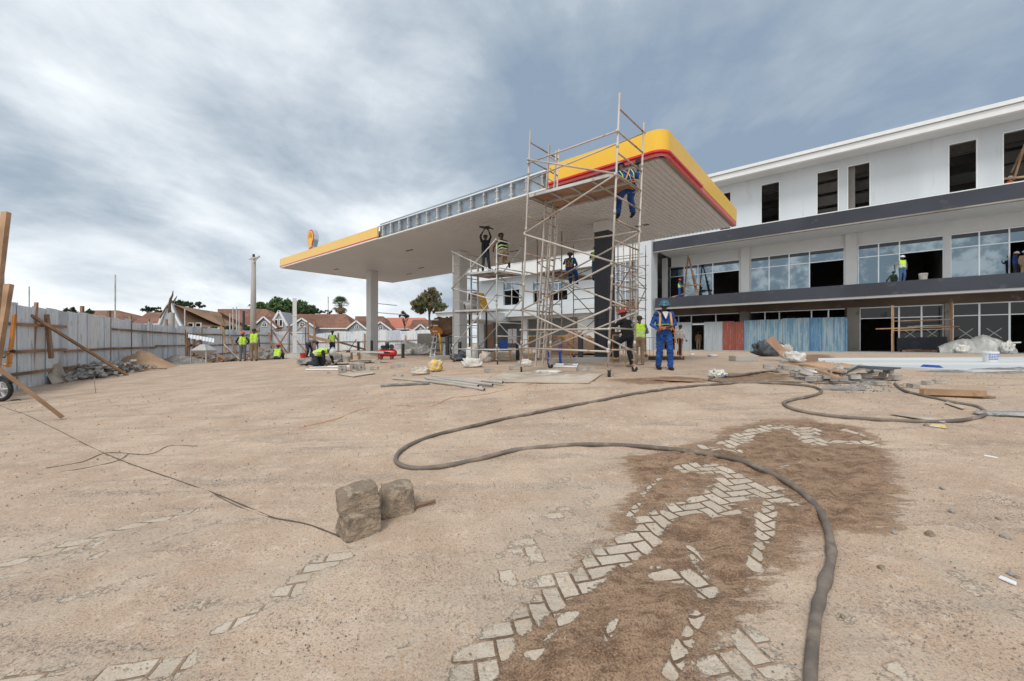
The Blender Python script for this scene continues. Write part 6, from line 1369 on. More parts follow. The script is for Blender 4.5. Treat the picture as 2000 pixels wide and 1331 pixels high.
# rubble of broken slabs along the left fence
mb = MB(); r = random.Random(3); pa, pb = P(118, 670, 14.2), P(248, 670, 18.4)
for i in range(620):
    q = r.random(); c = pa.lerp(pb, q)+Vector((r.gauss(0, .45), r.gauss(0, .45), 0)); e_ = max(0, 1-abs(q-.5)*1.8); z = gz(c.x, c.y)+r.random()*.42*(.3+e_)
    mb.cur = 0 if r.random() < .7 else 1
    s = r.uniform(.05, .12); Mx = Euler((r.uniform(-.9, .9), r.uniform(-.9, .9), r.uniform(0, 6))).to_matrix(); mb.box((c.x, c.y, z), (s*2*r.uniform(.6, 1.2), s*1.6, s*r.uniform(.4, 1)), M=Mx)
one(mb, 'rubble_pile', [M['rubble'], M['block']], 'long pile of broken grey slabs and stones at the foot of the fence', 'rubble', kind='stuff')
for i, (x0, y0, x1, y1, Y, w_, lab) in enumerate(((128, 728, 155, 712, 14.4, .14, 'thick board stub on the rubble pile'), (150, 722, 172, 714, 15, .16, 'dark rotten board on the rubble pile'), (200, 711, 222, 716, 17, .08, 'short lath behind the diagonal brace'), (253, 729, 284, 719, 17.2, .05, 'pale lath lying by the sand heap'), (100, 752, 125, 748, 13.2, .07, 'splintered lath below the leaning plywood'), (242, 722, 325, 720, 18.0, .09, 'long dark board edging the sand heap'))):
    beam_thing('board_scrap', P(x0, y0, Y), P(x1, y1, Y+.2), w_, .04, 'oldwood' if i % 2 else 'wood', lab, 'board', upv=Vector((0, 0, 1)))
# sheets and boards on the ground
def flat_board(px, label, m='ply', th=.018, lift=.03, name='plywood_sheet', cat='board', bend=0., group=None):
    c = [G(x, y) for x, y in px]; mb = MB(); q = [Vector((p.x, p.y, p.z+lift+(bend if i % 2 else 0))) for i, p in enumerate(c)]; mb.prism(q, (0, 0, th)); return one(mb, name, M[m], label, cat, group)
flat_board([(944, 748), (1150, 751), (1176, 733), (985, 729)], 'large dusty plywood sheet in front of the tall tower', lift=.015)
flat_board([(659, 733), (690, 738), (733, 731), (716, 725)], 'pale board lying alone in the yard, left of the pipes', 'ply', lift=.02)
flat_board([(646, 715), (650, 710), (726, 707), (722, 710)], 'long dirty board behind the white rods', 'ply', .03, lift=.05)
flat_board([(1277, 744), (1376, 748), (1366, 741), (1290, 738)], 'thin warped board on the sand below the worker in blue', 'oldwood', .012, lift=.012)
flat_board([(1737, 812), (1760, 809), (1850, 826), (1843, 829)], 'pale split lath across the hose, near piece', 'ply', .01, .02, 'lath')
flat_board([(1845, 791), (1850, 788), (1885, 800), (1880, 802)], 'short lath under the hose on the right', 'ply', .01, .02, 'lath')
flat_board([(1815, 834), (1850, 838), (1845, 831), (1820, 829)], 'torn yellow paper scrap by the hose', 'yellowprint', .004, .006, 'paper_scrap', 'litter')
flat_board([(1950, 1133), (1985, 1148), (1986, 1142), (1955, 1129)], 'small white offcut in the right foreground', 'trim', .006, .008, 'offcut', 'litter')
flat_board([(1920, 893), (1950, 898), (1948, 895), (1924, 890)], 'white scrap of paper near the right edge', 'trim', .004, .006, 'paper_scrap', 'litter')
flat_board([(1798, 718), (1845, 722), (1835, 716), (1803, 714)], 'crumpled blue plastic wrapper before the pale concrete', 'blueplastic', .02, .01, 'plastic_wrapper', 'litter')
g0, g1_ = G(1806, 776), G(1929, 780); beam_thing('timber_beam', g0+Vector((0, .05, .085)), g1_+Vector((0, .05, .085)), .10, .10, 'wood', 'thick squared timber lying right of the paver heap', 'timber', upv=Vector((0, 0, 1)), bevel=.004)
beam_thing('timber_beam', g0+Vector((.1, .1, .02)), g1_+Vector((.2, .1, .02)), .10, .03, 'oldwood', 'thin board under the thick squared timber', 'timber', upv=Vector((0, 0, 1)))
# boards and tar felt on top of the paver heap
def pz(x, y, Y, dz=0): return P(x, y, Y)+Vector((0, 0, dz))
beam_thing('board_scrap', P(1533, 708, 8.9), P(1650, 727, 7.9), .16, .03, 'wood', 'left broken plank across the paver heap', 'board', upv=Vector((0, .3, 1)))
beam_thing('board_scrap', P(1572, 713, 9.0), P(1652, 729, 8.2), .14, .03, 'wood', 'middle plank sloping down the paver heap', 'board', upv=Vector((0, .3, 1)))
beam_thing('board_scrap', P(1600, 726, 8.0), P(1640, 738, 7.6), .10, .04, 'wood', 'short split plank at the front of the heap', 'board', upv=Vector((0, .3, 1)))
mb = MB(); mb.prism([P(1644, 732, 7.9), P(1675, 714, 8.6), P(1760, 718, 8.8), P(1730, 721, 8.2), P(1678, 716.5, 8.2)], (0, .0, -.03)); one(mb, 'roofing_felt', [M['darktarp']], 'bent sheet of black roofing felt on the paver heap', 'sheet')
mb = MB(); a = P(1562, 714, 8.6); b = P(1600, 729, 8.1); mb.path([a, a.lerp(b, .4)+Vector((0, 0, -.03)), b], [.02, .07, .05], 10, flat=.4); one(mb, 'bent_metal_sheet', [M['galv']], 'curled grey metal flashing on the heap', 'sheet', smooth=True)
mb = MB(); mb.prism([P(1634, 722, 9.2), P(1643, 713, 9.4), P(1654, 722, 9.3)], (.05, .2, 0)); one(mb, 'stone_slab', [M['block']], 'pointed slab standing behind the black felt', 'stone')
# pipes and rods
def pipe(x0, y0, x1, y1, r_, lab, m, name='steel_pipe', group=None, hollow=True, lift=None):
    a = G(x0, y0); b = G(x1, y1); l_ = r_ if lift is None else lift; a.z += l_; b.z += l_; mb = MB(); mb.tube(a, b, r_, 12)
    if hollow:
        mb.cur = 1; d = (b-a).normalized()
        for e, s in ((a, -1), (b, 1)): mb.tube(e+d*s*.001, e+d*s*.003, r_*.72, 10)
    return one(mb, name, [M[m], M['black']], lab, 'pipe', group, smooth=False)
for i, q in enumerate(((768, 742, 836, 748, .032), (830, 742, 941, 750, .03), (835, 746, 934, 761, .032), (812, 745, 943, 761, .032), (860, 744, 962, 757, .032), (845, 741, 982, 754, .032), (872, 752, 946, 764, .03))):
    pipe(*q, ['pale pipe pointing furthest left in the bundle', 'pipe at the back of the bundle', 'pipe under the middle of the bundle', 'longest cement crusted pipe in the bundle', 'pipe second from right in the bundle', 'pipe reaching furthest right in the bundle', 'short pipe end at the front of the bundle'][i], 'polewood', group='pipes lying in the middle of the yard', lift=.032+.02*(i % 3))
pipe(744, 756, 838, 752, .032, 'dark spotted pipe lying across the left of the bundle', 'gravel', group='pipes lying in the middle of the yard')
for i, q in enumerate(((598, 724, 668, 724, .03), (605, 719, 690, 717, .02), (640, 717, 690, 716, .02), (675, 724, 697, 727, .03))):
    pipe(*q, ['white rod nearest us in the small stack', 'white rod behind the nearest one', 'short white rod at the back of the stack', 'short brown stained rod between the slabs'][i], 'trim' if i < 3 else 'rusty', 'plastic_rod', group='white rods beside the square slabs', hollow=False)
pipe(1085, 716, 1130, 717, .03, 'upper white tube beside the concrete kerb', 'trim', 'plastic_tube', group='white tubes at the kerb behind the tower', lift=.06); pipe(1082, 718, 1128, 719, .03, 'lower white tube beside the concrete kerb', 'trim', 'plastic_tube', group='white tubes at the kerb behind the tower')
for i, (x, y, tl) in enumerate(((669, 730, .1), (691, 725, .25), (706, 725, -.15))):
    g = G(x, y); mb = MB(); Mx = Euler((R(-78), 0, tl)).to_matrix(); mb.box(g+Vector((0, 0, .13)), (.25, .26, .05), M=Mx); o = one(mb, 'concrete_spacer', [M['block']], ['left square concrete slab standing by the rods', 'middle square slab, standing taller than the others', 'right square concrete slab by the rods'][i], 'slab', 'square slabs with a hole by the white rods', bevel=.008)
    mb = MB(); mb.tube(g+Vector((0, -.045, .13)), g+Vector((0, -.038, .13)), .02, 8); mb.build('hole', M['black'], o)
# kerb strips
for x0, y0, x1, y1, Y, h_, lab in ((1078, 700, 1200, 702, 14.5, .18, 'grey concrete island kerb behind the tall tower'), (845, 698, 885, 699, 17.8, .2, 'grey concrete island kerb by the yellow ladder'), (1430, 0, 1473, 0, 14.8, .2, 'grey concrete trough in front of the red hoarding sheet'), (1270, 0, 1332, 0, 16.5, .16, 'low dark kerb behind the worker in blue')):
    a, b = P(x0, HY, Y), P(x1, HY, Y+(.6 if y0 else 0)); a.z = b.z = gz(a.x, a.y)+h_/2; mb = MB(); mb.beam(a, b, .5, h_, Vector((0, 0, 1))); one(mb, 'concrete_kerb', [M['slab'] if 'dark' not in lab else M['steel']], lab, 'kerb', bevel=.015)

# ================================================================ SACKS, SHEETS, BUCKETS
def sack(c, size, rz, seed, m, label, cat='sack', name='cement_sack', wr=.16, group=None, n=26, ey=.7):
    bm = bmesh.new(); bmesh.ops.create_icosphere(bm, subdivisions=4, radius=1)
    for v in bm.verts:
        q = v.co.copy(); p = Vector([math.copysign(abs(t_)**ey, t_) for t_ in q]); p.z = p.z*.5+.5
        nz = mnoise.fractal(q*1.8+Vector((seed*3, 0, 0)), .6, 2.2, 4)*wr*1.6+abs(mnoise.noise(Vector((q.x*6, q.y*3, q.z*3))+Vector((seed, 0, 0))))*wr*.5
        p *= 1+nz*(.3 if p.z < .1 else 1); v.co = Vector((p.x*size[0]/2, p.y*size[1]/2, max(0, p.z)*size[2]))
    me = bpy.data.meshes.new(name); bm.to_mesh(me); bm.free(); me.materials.append(M[m]); me.polygons.foreach_set('use_smooth', [True]*len(me.polygons))
    o = bpy.data.objects.new(name, me); COL.objects.link(o); o.location = Vector(c)-Vector((0, 0, .01)); o.rotation_euler = (0, 0, rz); return tag(o, label, cat, group)
def gs(x, y): return G(x, y)
sack(gs(820, 732), (.50, .32, .20), .3, 1, 'sack', 'slumped pale sack in the middle of the yard, left of the yellow printed one')
sack(gs(851, 726), (.42, .34, .32), 1.2, 2, 'yellowprint', 'sack with yellow print standing before the silver tower')
sack(gs(923, 718), (.62, .40, .30), .3, 3, 'whitesack', 'white crumpled sack in front of the silver tower')
sack(gs(948, 708), (.45, .40, .38), .9, 4, 'sack', 'torn upright paper sack at the base of the silver tower')
sack(gs(1026, 716), (.40, .30, .22), .2, 5, 'whitesack', 'white rag bundle behind the left wheel of the tall tower')
sack(gs(1072, 728), (.7, .45, .07), .3, 6, 'whitesack', 'small spill of white powder and plastic by the tower wheel', 'spill', 'powder_heap')
sack(gs(1400, 737), (.32, .24, .16), .2, 7, 'bluebag', 'blue and yellow printed bag lying near the hose end', wr=.22)
sack(gs(1552, 708), (.62, .5, .34), .4, 8, 'whitesack', 'white woven sack slumped before the dark tarpaulin', wr=.2)
sack(gs(1535, 700), (.36, .36, .50), .4, 18, 'sack', 'crumpled paper bag beside the leaning rusty panel', wr=.3)
sack(gs(1392, 697), (.45, .3, .12), .1, 9, 'whitesack', 'flat white sack on the dirt before the grey hoarding')
sack(gs(1352, 695), (.25, .2, .12), .1, 10, 'whitesack', 'tiny white bag near the hoarding doorway')
sack(gs(1975, 812), (.8, .22, .06), -.15, 11, 'plastic', 'muddy strip of plastic sheeting at the right edge', 'plastic sheet', 'plastic_sheet')
sack(gs(351, 712), (.6, .45, .28), .1, 12, 'whitesack', 'white plastic bag at the foot of the gravel pile')
sack(P(775, 697, 23.5)-Vector((0, 0, 0)), (1.6, .8, .5), .2, 13, 'whitesack', 'heap of white plastic and rags behind the steel bollards', 'rag heap', 'rag_heap', wr=.35)
for x, y, sz, sd, lab in ((806, 697, 1.3, 31, 'white rag heap in front of the concrete wall, left lump'), (825, 697, 1.1, 32, 'white rag heap in front of the concrete wall, right lump')):
    c = P(x, y, 24); c.z = gz(c.x, c.y); sack(c, (sz, .8, .62 if sd == 31 else .42), .2, sd, 'whitesack', lab, 'rag heap', 'rag_heap', wr=.35)
for x, y, Y, sz, lab in ((600, 706, 17, (.6, .4, .24), 'small heap of grey debris beside the dirty pail'), (655, 704, 16.8, (.7, .5, .3), 'grey rubble lumps beside the kneeling worker'), (512, 703, 24, (.9, .5, .5), 'grey stone lump near the two talking workers'), (530, 702, 24.2, (.8, .5, .45), 'pale lump beside the seated worker')):
    c = P(x, y, Y); c.z = gz(c.x, c.y); sack(c, sz, .2, int(x), 'rubble', lab, 'debris', 'debris_heap', wr=.4)
sack(gs(1512, 697)+Vector((0, .4, 0)), (1.45, .7, .72), .1, 14, 'darktarp', 'dark grey tarpaulin bundle against the blue hoarding', 'tarpaulin', 'tarpaulin', wr=.25)
mb = MB(); Yp = 15.2; mb.prism([P(1495, 665, Yp), P(1511, 656, Yp+.2), P(1540, 691, Yp-.2), P(1525, 694, Yp-.3)], (.02, .06, .0)); one(mb, 'rusty_panel', [M['plank']], 'rusty stained panel leaning over the dark tarpaulin', 'panel')
# plastic sheet over equipment, right
def drape(name, label, c, rx, ry, h, m, seed, rz=0., n=60, peaks=()):
    mb = MB(); cs, sn = math.cos(rz), math.sin(rz); idx = {}
    for i in range(n+1):
        for j in range(n//2+1):
            u, v = i/n*2-1, j/(n//2)*2-1; sh = 0
            for (pu, pv, ph, pw) in peaks: sh = max(sh, ph*max(0, 1-((abs(u-pu)/pw)**1.5+(abs(v-pv)/.95)**3)))
            f_ = (.5-abs(mnoise.noise(Vector((u*5+seed+v*2, v*2.5, 0))))*2)*.13+(.5-abs(mnoise.noise(Vector((u*14-v*5, v*5, seed))))*2)*.05
            z = max(0, sh)*h+f_*h*(.6 if sh > .02 else .1); x_, y_ = u*rx, v*ry*(1+.12*mnoise.noise(Vector((u*5, seed, 0))))
            idx[i, j] = len(mb.v); mb.v.append(Vector((c.x+cs*x_-sn*y_, c.y+sn*x_+cs*y_, c.z+max(.01, z))))
    for i in range(n):
        for j in range(n//2): mb.f.append([idx[i, j], idx[i+1, j], idx[i+1, j+1], idx[i, j+1]]); mb.mi.append(0)
    return one(mb, name, M[m], label, 'plastic sheet' if m == 'plastic' else 'tarpaulin', smooth=True)
cdr = bp(BU(1905, .6), .6, Z0-.0); drape('plastic_sheet', 'milky plastic sheet draped over equipment before the right shop window', cdr, 1.6, .8, 1.1, 'plastic', 3, rz=-TH, peaks=((-.3, 0, .8, 1.0), (.2, 0, 1.0, .8), (.45, 0, .8, .7), (-.7, 0, .5, .5)))
for x, y, sz, lab in ((1880, 692, (.8, .4, .5), 'bagged material under the left end of the plastic sheet'), (1966, 690, (.6, .4, .7), 'blue and white bags piled at the right end of the plastic sheet')):
    u_ = BU(x, .0); c = bp(u_, -.1, Z0); sack(c, sz, .2, int(x), 'bluebag' if x > 1900 else 'whitesack', lab, 'bag', 'bag')
mb = MB(); a, b = bp(BU(1970, .3), .3, 1.35), bp(BU(1994, .3), .3, 1.38); mb.beam(a, b, .07, .07); one(mb, 'aluminium_bar', [M['alu']], 'aluminium bar sticking out right of the plastic sheet', 'bar')
# trestle panel
mb = MB(); rr_ = RW-.9; mb.prism([bp(BU(1752, rr_), rr_, .80), bp(BU(1853, rr_), rr_, .80), bp(BU(1850, rr_), rr_+.2, 1.78), bp(BU(1752, rr_), rr_+.2, 1.70)], D2*.05); one(mb, 'wall_panel', [M['char']], 'dark grey panel leaning below the pole scaffold', 'panel')
mb = MB(); rr_ = RW-1.1; mb.prism([bp(BU(1785, rr_), rr_-.03, 1.25), bp(BU(1830, rr_), rr_-.03, 1.3), bp(BU(1832, rr_), rr_+.06, 1.66), bp(BU(1790, rr_), rr_+.06, 1.62)], D2*.01) if False else None
for x0, x1 in ((1762, 1842), (1770, 1800)): 
    beam_thing('board_scrap', bp(BU(x0, 2.6), 2.6, .78 if x0 == 1762 else .83), bp(BU(x1, 2.9), 2.9, .80 if x0 == 1762 else .86), .12, .03, 'oldwood', 'long loose lath on the terrace under the scaffold' if x0 == 1762 else 'short loose lath on the terrace under the scaffold', 'board')
def pail(c, r_, h, m, label, band=None, dirty=False, handle=True, rz=0):
    t = thing('bucket', label, 'bucket', c); mb = MB(); mb.lathe(c, [(0, .0), (r_*.82, 0), (r_*.84, .01), (r_*.98, h*.82), (r_*1.05, h*.83), (r_*1.06, h*.95), (r_, h), (r_*.95, h), (r_*.80, .02), (0, .02)], 24); mb.build('shell', M[m], t, smooth=False)
    if handle: mb = MB(); mb.path([c+Vector((math.cos(R(a_))*r_*1.04, -math.sin(R(a_))*r_*.5-.02, h*.85-math.sin(R(a_))*h*.35)) for a_ in range(0, 181, 15)], .005, 5); mb.build('handle', M['galv'], t)
    if band:
        r2 = random.Random(3); mb = MB()
        for row in range(4):
            a_ = -150
            while a_ < -30:
                w_ = r2.uniform(4, 11); z = h*(.22+.15*row); rad = r_*(.84+.14*z/(h*.82))*1.012
                mb.quad(*[c+Vector((math.cos(R(x))*rad*1.0, math.sin(R(x))*rad, zz_)) for x, zz_ in ((a_, z), (a_+w_, z), (a_+w_, z+h*.09), (a_, z+h*.09))]); a_ += w_+r2.uniform(2, 5)
        mb.build('print', M[band], t)
    return t
gb = P(1934, 706, 14.0); gb.z = .686; pail(gb, .20, .36, 'bucket', 'white plastic pail with blue print on the pale concrete', 'blueplastic')
gb = G(618, 710); pail(gb, .17, .34, 'dirtybucket', 'cement crusted white pail left of the kneeling worker')
gb = P(677, 0, 16.6); gb = onG(gb.x, 16.6); pail(gb, .15, .32, 'dirtybucket', 'dirty pail beside the low table')
gb = onG(P(592, 0, 24).x, 24); pail(gb, .17, .30, 'redpaint', 'small red bucket near the bending worker')
gb = onG(P(945, 0, 15.6).x, 15.6); gb = onG(P(922, 0, 16.5).x, 16.5)
t = thing('white_drum', 'white rounded plastic drum behind the silver tower', 'drum', gb); mb = MB(); mb.lathe(gb, [(0, 0), (.2, 0), (.24, .05), (.25, .3), (.25, .5), (.20, .58), (0, .6)], 20); mb.build('drum', M['bucket'], t, smooth=True); mb = MB(); mb.lathe(gb+Vector((0, 0, .59)), [(0, .03), (.07, .03), (.07, 0)], 12); mb.build('cap', M['trim'], t)
# buckets on the balcony
for px, lab in ((1803, 'pale dusty bucket on the balcony right of the vest worker'),): c = bp(BU(px, .5), .5, Z1-.055); pail(c, .22, .5, 'dirtybucket', lab, handle=False)
# ================================================================ COMPRESSOR
def compressor():
    Y = 19.3; x0 = P(757, 0, Y).x; g = onG(x0, Y); t = thing('air_compressor', 'red wheeled air compressor with a black motor beside the left column', 'compressor', g)
    L = .38; r_ = .165; cz = g.z+.30
    mb = MB(); prof = [(0, -L-.06), (r_*.5, -L-.05), (r_*.85, -L-.02), (r_, -L+.04), (r_, L-.04), (r_*.85, L+.02), (r_*.5, L+.05), (0, L+.06)]
    mb.lathe(Vector((x0, Y, cz)), prof, 24, Matrix.Rotation(R(90), 3, 'Y')); tk = mb.build('tank', M['redpaint'], t, smooth=True)
    mb = MB(); mb.box(Vector((x0, Y-r_-.003, cz+.03)), (.30, .008, .08)); mb.build('name_plate', M['black'], tk)
    for sx in (-.27, .24):
        mb = MB(); mb.box(Vector((x0+sx, Y, cz-.17)), (.05, .22, .10)); mb.build('foot', M['redpaint'], t)
        for sy in (-.14,):
            c = Vector((x0+sx, Y+sy, g.z+.085)); mb = MB(); mb.tube(c+Vector((0, -.03, 0)), c+Vector((0, .03, 0)), .085, 18); w_ = mb.build('wheel', M['black'], t); mb = MB(); mb.tube(c+Vector((0, -.036, 0)), c+Vector((0, -.03, 0)), .05, 12); mb.build('hub', M['redpaint'], w_)
    mb = MB(); mb.box(Vector((x0, Y, cz+.18)), (.62, .22, .02)); mb.build('base_plate', M['steel'], t)
    mb = MB(); mb.tube(Vector((x0-.2, Y-.12, cz+.28)), Vector((x0-.2, Y+.12, cz+.28)), .09, 14); mb.box(Vector((x0-.02, Y, cz+.33)), (.13, .15, .28)); mb.box(Vector((x0-.02, Y, cz+.50)), (.15, .17, .04))
    for k in range(5): mb.box(Vector((x0-.02, Y, cz+.26+.05*k)), (.17, .18, .012))
    mb.build('pump', M['black'], t)
    mb = MB(); mb.tube(Vector((x0+.22, Y-.13, cz+.30)), Vector((x0+.22, Y-.10, cz+.30)), .12, 20); mb.tube(Vector((x0+.2, Y-.09, cz+.28)), Vector((x0+.2, Y+.12, cz+.28)), .08, 14); mb.build('motor', M['steel'], t)
    mb = MB(); mb.path([Vector((x0-.1, Y, cz+.4)), Vector((x0-.3, Y, cz+.42)), Vector((x0-.36, Y, cz+.2)), Vector((x0-.34, Y, cz+.1))], .012, 6); mb.build('air_line', M['galv'], t)
    mb = MB(); mb.path([Vector((x0-.42, Y, cz+.1)), Vector((x0-.52, Y, cz+.17)), Vector((x0-.52, Y, cz+.2))], .012, 6); mb.build('pull_handle', M['redpaint'], t)
compressor()
# steel bollards
for i, (x, Y, h_, lab) in enumerate(((787, 20.5, .72, 'black steel bollard right of the compressor'), (700, 25, .85, 'dark steel bollard behind the low table'), (726, 25.5, .9, 'dark steel bollard against the left column'), (874, 18.5, 1.05, 'dark round bollard behind the yellow ladder'), (898, 18.0, .8, 'black bollard at the foot of the middle column'), (1134, 15.0, 1.05, 'thick black bollard in front of the soil mound'), (1204, 14.6, 1.1, 'grooved black bollard left of the red hatted worker'), (1011, 17.6, .7, 'short dark bollard behind the pallets'))):
    g = onG(P(x, 0, Y).x, Y); mb = MB(); r_ = .10 if x in (1134, 1204, 874) else .08; mb.lathe(g-Vector((0, 0, .02)), [(r_*1.6, 0), (r_*1.6, .03), (r_, .035), (r_, h_), (r_*.9, h_+.02), (0, h_+.02)], 16); one(mb, 'steel_bollard', M['steel'], lab, 'bollard', 'steel bollards under the canopy')
# low table and forms by the kneeling worker
t = thing('low_table', 'low trestle table of boards with a plywood box side left of the compressor', 'table', onG(P(705, 0, 16.5).x, 16.5)); Y = 16.5
zt_ = hz(688, Y)
mb = MB(); mb.prism([P(664, 688.5, Y+.3), P(750, 690.5, Y-.3), P(748, 688, Y+.4), P(690, 686.5, Y+.9)], (0, 0, .03)); mb.build('tabletop', M['galv'], t)
mb = MB(); mb.prism([P(702, 690, Y), P(738, 691, Y-.1), P(738, 702.5, Y-.1), P(702, 702, Y)], (0, .04, 0)); mb.build('box_side', M['ply'], t)
for x in (687, 701, 738): mb = MB(); mb.beam(P(x, 703, Y-.05), P(x-.5, 689, Y-.05), .07, .05, Vector((0, 1, 0))); mb.build('leg', M['oldwood'], t)
mb = MB(); mb.tube(P(681, 686, 16.3), P(696, 663, 16.6), .014, 6); mb.box(P(680, 687, 16.3), (.12, .1, .08)); one(mb, 'trowel_pole', [M['steel']], 'thin dark pole leaning above the low table', 'tool')
# carried plank
beam_thing('timber_plank', P(602, 657, 27.6), P(645, 667, 27.2), .2, .05, 'wood', 'plank carried by the worker beside the back fence', 'timber')
beam_thing('timber_plank', P(659, 668, 27.5), P(714, 683, 29), .12, .05, 'wood', 'plank propped down to the right of the standing worker', 'timber')
# ================================================================ SHELTER, HOPPER at the left fence
Y = 24.5
t = thing('lean_to_shelter', 'small timber lean to with a zinc roof against the fence', 'shelter', onG(P(385, 0, Y).x, Y))
mb = MB(); n = 18; 
for i in range(n):
    a = i/n; b = (i+1)/n; f = lambda q, k: P(363+55*q, 660+9.5*q+(0 if k else -8), Y-.4+(1.6 if k == 0 else 0)*1.0)+Vector((0, 0, .02*math.cos(q*n*math.pi)))
    mb.quad(f(a, 1), f(b, 1), f(b, 0), f(a, 0)); 
mb.build('roof', M['fs4'], t)
for x, y0, y1 in ((364, 650, 708), (368, 660, 708), (378, 662, 706), (390, 664, 706)): mb = MB(); mb.beam(P(x, y1, Y-.3), P(x+1.5, y0, Y-.3), .09, .07, Vector((0, 1, 0))); mb.build('post', M['oldwood'], t)
for x0, y0, x1, y1 in ((361, 698, 396, 697), (366, 675, 392, 673), (362, 659, 374, 676), (372, 676, 392, 664), (372, 700, 388, 676)): mb = MB(); mb.beam(P(x0, y0, Y-.35), P(x1, y1, Y-.35), .09, .06); mb.build('brace', M['oldwood'], t)
Y = 22.5; c = onG(P(399, 0, Y).x, Y); t = thing('cement_hopper', 'grey steel cement hopper on four legs in front of the lean to', 'hopper', c)
zb_, zm, zt2 = hz(699, Y), hz(686, Y), hz(673, Y); wv = .42
mb = MB(); sq = lambda s, z: [c.xy.to_3d()+Vector((sx*s*.96, sy*s, z)) for sx, sy in ((-1, -1), (1, -1), (1, 1), (-1, 1))]
for a, b in ((sq(.06, zb_), sq(wv, zm)), (sq(wv, zm), sq(wv, zm+.06)), (sq(wv, zm+.06), sq(.12, zt2))):
    for k in range(4): mb.quad(a[k], a[(k+1) % 4], b[(k+1) % 4], b[k])
mb.quad(*sq(.12, zt2)); mb.build('funnel', M['galv'], t, merge=True)
for sx, sy in ((-1, -1), (1, -1), (1, 1), (-1, 1)): mb = MB(); mb.beam(Vector((c.x+sx*wv, c.y+sy*wv, c.z)), Vector((c.x+sx*wv, c.y+sy*wv, zm)), .05, .05, Vector((0, 1, 0))); mb.build('leg', M['galv'], t)
# timber litter by the far fence
r = random.Random(17)
for i, (x0, y0, x1, y1, Y, m_, lab) in enumerate(((440, 677, 470, 706, 24, 'ply', 'wide grey board sloping beside the talking workers'), (405, 706, 445, 700, 23.5, 'oldwood', 'loose board on the ground right of the hopper'), (424, 693, 440, 702, 23.5, 'wood', 'short plank end among the timber litter'), (505, 680, 545, 690, 26, 'wood', 'upper long plank piled behind the seated worker'), (502, 688, 536, 691, 25.5, 'wood', 'lower plank piled behind the seated worker'), (546, 668, 552, 690, 30, 'oldwood', 'thin prop between gate and seated worker'), (449, 655, 461, 690, 30, 'oldwood', 'leaning prop against the fence near the talking workers'), (436, 640, 441, 690, 30, 'wood', 'crooked pole at the fence left of the talking workers'), (524, 650, 535, 685, 32, 'oldwood', 'diagonal prop before the gate'))):
    beam_thing('board_scrap', P(x0, y0, Y), P(x1, y1, Y-.2), .5 if i == 0 else .12, .05, m_, lab, 'board', upv=Vector((0, 1, 0)) if i else Vector((0, .6, 1)))
c = P(577, 697, 26); mound('cement_heap', 'flat grey heap of cement at the foot of the white post', Vector((c.x-.3, c.y, 0)), 1.5, .9, .38, 'block', 6, pw=1., rough=.05, fine=.01)
mb = MB()
c = P(520, 694, 27); c.z = gz(c.x, 27)
for i in range(70): s = r.uniform(.08, .2); mb.box((c.x+r.gauss(0, .9), c.y+r.gauss(0, .4), c.z+r.random()*.5), (s*1.6, s, s*.7), M=Euler((r.uniform(-.5, .5), r.uniform(-.5, .5), r.uniform(0, 6))).to_matrix())
one(mb, 'rubble_pile', [M['rubble']], 'brownish rubble pile behind the seated worker', 'rubble', kind='stuff')
mb = MB()
c = P(435, 698, 24.5); c.z = gz(c.x, 24.5)
for i in range(110): s = r.uniform(.05, .14); mb.cur = i % 2; mb.box((c.x+r.gauss(0, .9), c.y+r.gauss(0, .3), c.z+r.random()*.3), (s*3, s, s*.5), M=Euler((r.uniform(-.5, .5), r.uniform(-.5, .5), r.uniform(0, 6))).to_matrix())
one(mb, 'timber_scraps', [M['oldwood'], M['rubble']], 'jumble of broken timber and stones right of the hopper', 'debris', kind='stuff')
# concrete wall at the back and the tarp pile in front of it
mb = MB(); a, b = P(815, 0, 34), P(882, 0, 32); a.z = b.z = .5; mb.prism([a, b, b+Vector((0, .25, 0)), a+Vector((0, .25, 0))], (0, 0, hz(652, 34)-.5)); one(mb, 'concrete_wall', [M['conc']], 'plain grey concrete wall right of the back fence', 'wall')
c = onG(P(868, 0, 26).x, 26); t = thing('tool_rack', 'dark metal rack loaded with hessian and cloth beside the middle column', 'rack', c)
for x in (850, 881):
    mb = MB(); mb.beam(Vector((P(x, 0, 26).x, 26, c.z)), P(x, 656, 26), .08, .08, Vector((0, 1, 0))); mb.build('upright', M['steel'], t)
for y in (658, 669, 684): mb = MB(); p_ = P(865.5, y, 26); mb.box(p_, (1.1, .7, .06)); mb.build('shelf', M['steel'], t)
c1 = P(866, 657, 26.2); sack(c1, (1.5, .9, 1.15), .1, 22, 'browntarp', 'brown hessian bundle on top of the rack', 'tarpaulin', 'hessian_bundle', wr=.2)
c1 = P(853, 656, 25.6); sack(c1, (.75, .4, .55), .1, 23, 'orangepaint', 'orange patterned cloth hanging over the rack', 'cloth', 'patterned_cloth', wr=.15)
mb = MB(); mb.prism([P(864, 694, 22), P(878, 694, 22), P(880, 673, 22.3), P(866, 673, 22.3)], (0, .04, 0)); one(mb, 'metal_sheet', [M['cream']], 'pale metal sheet leaning beside the middle column', 'sheet')
mb = MB(); c = P(850, 700, 21); 
for sx in (-.12, .12): mb.beam(Vector((P(845, 0, 21).x+sx, 20.9, gz(P(845, 0, 21).x, 21))), P(851+sx*20, 652, 21.4), .035, .06, Vector((0, 1, 0)))
for k in range(7): z = .15+.3*k; a = Vector((P(845+.8*k, 0, 21).x, 20.95+.05*k, gz(P(845, 0, 21).x, 21)+z)); mb.beam(a-Vector((.13, 0, 0)), a+Vector((.13, 0, 0)), .03, .06)
one(mb, 'step_ladder', [M['galv']], 'aluminium stepladder standing left of the rack', 'ladder')
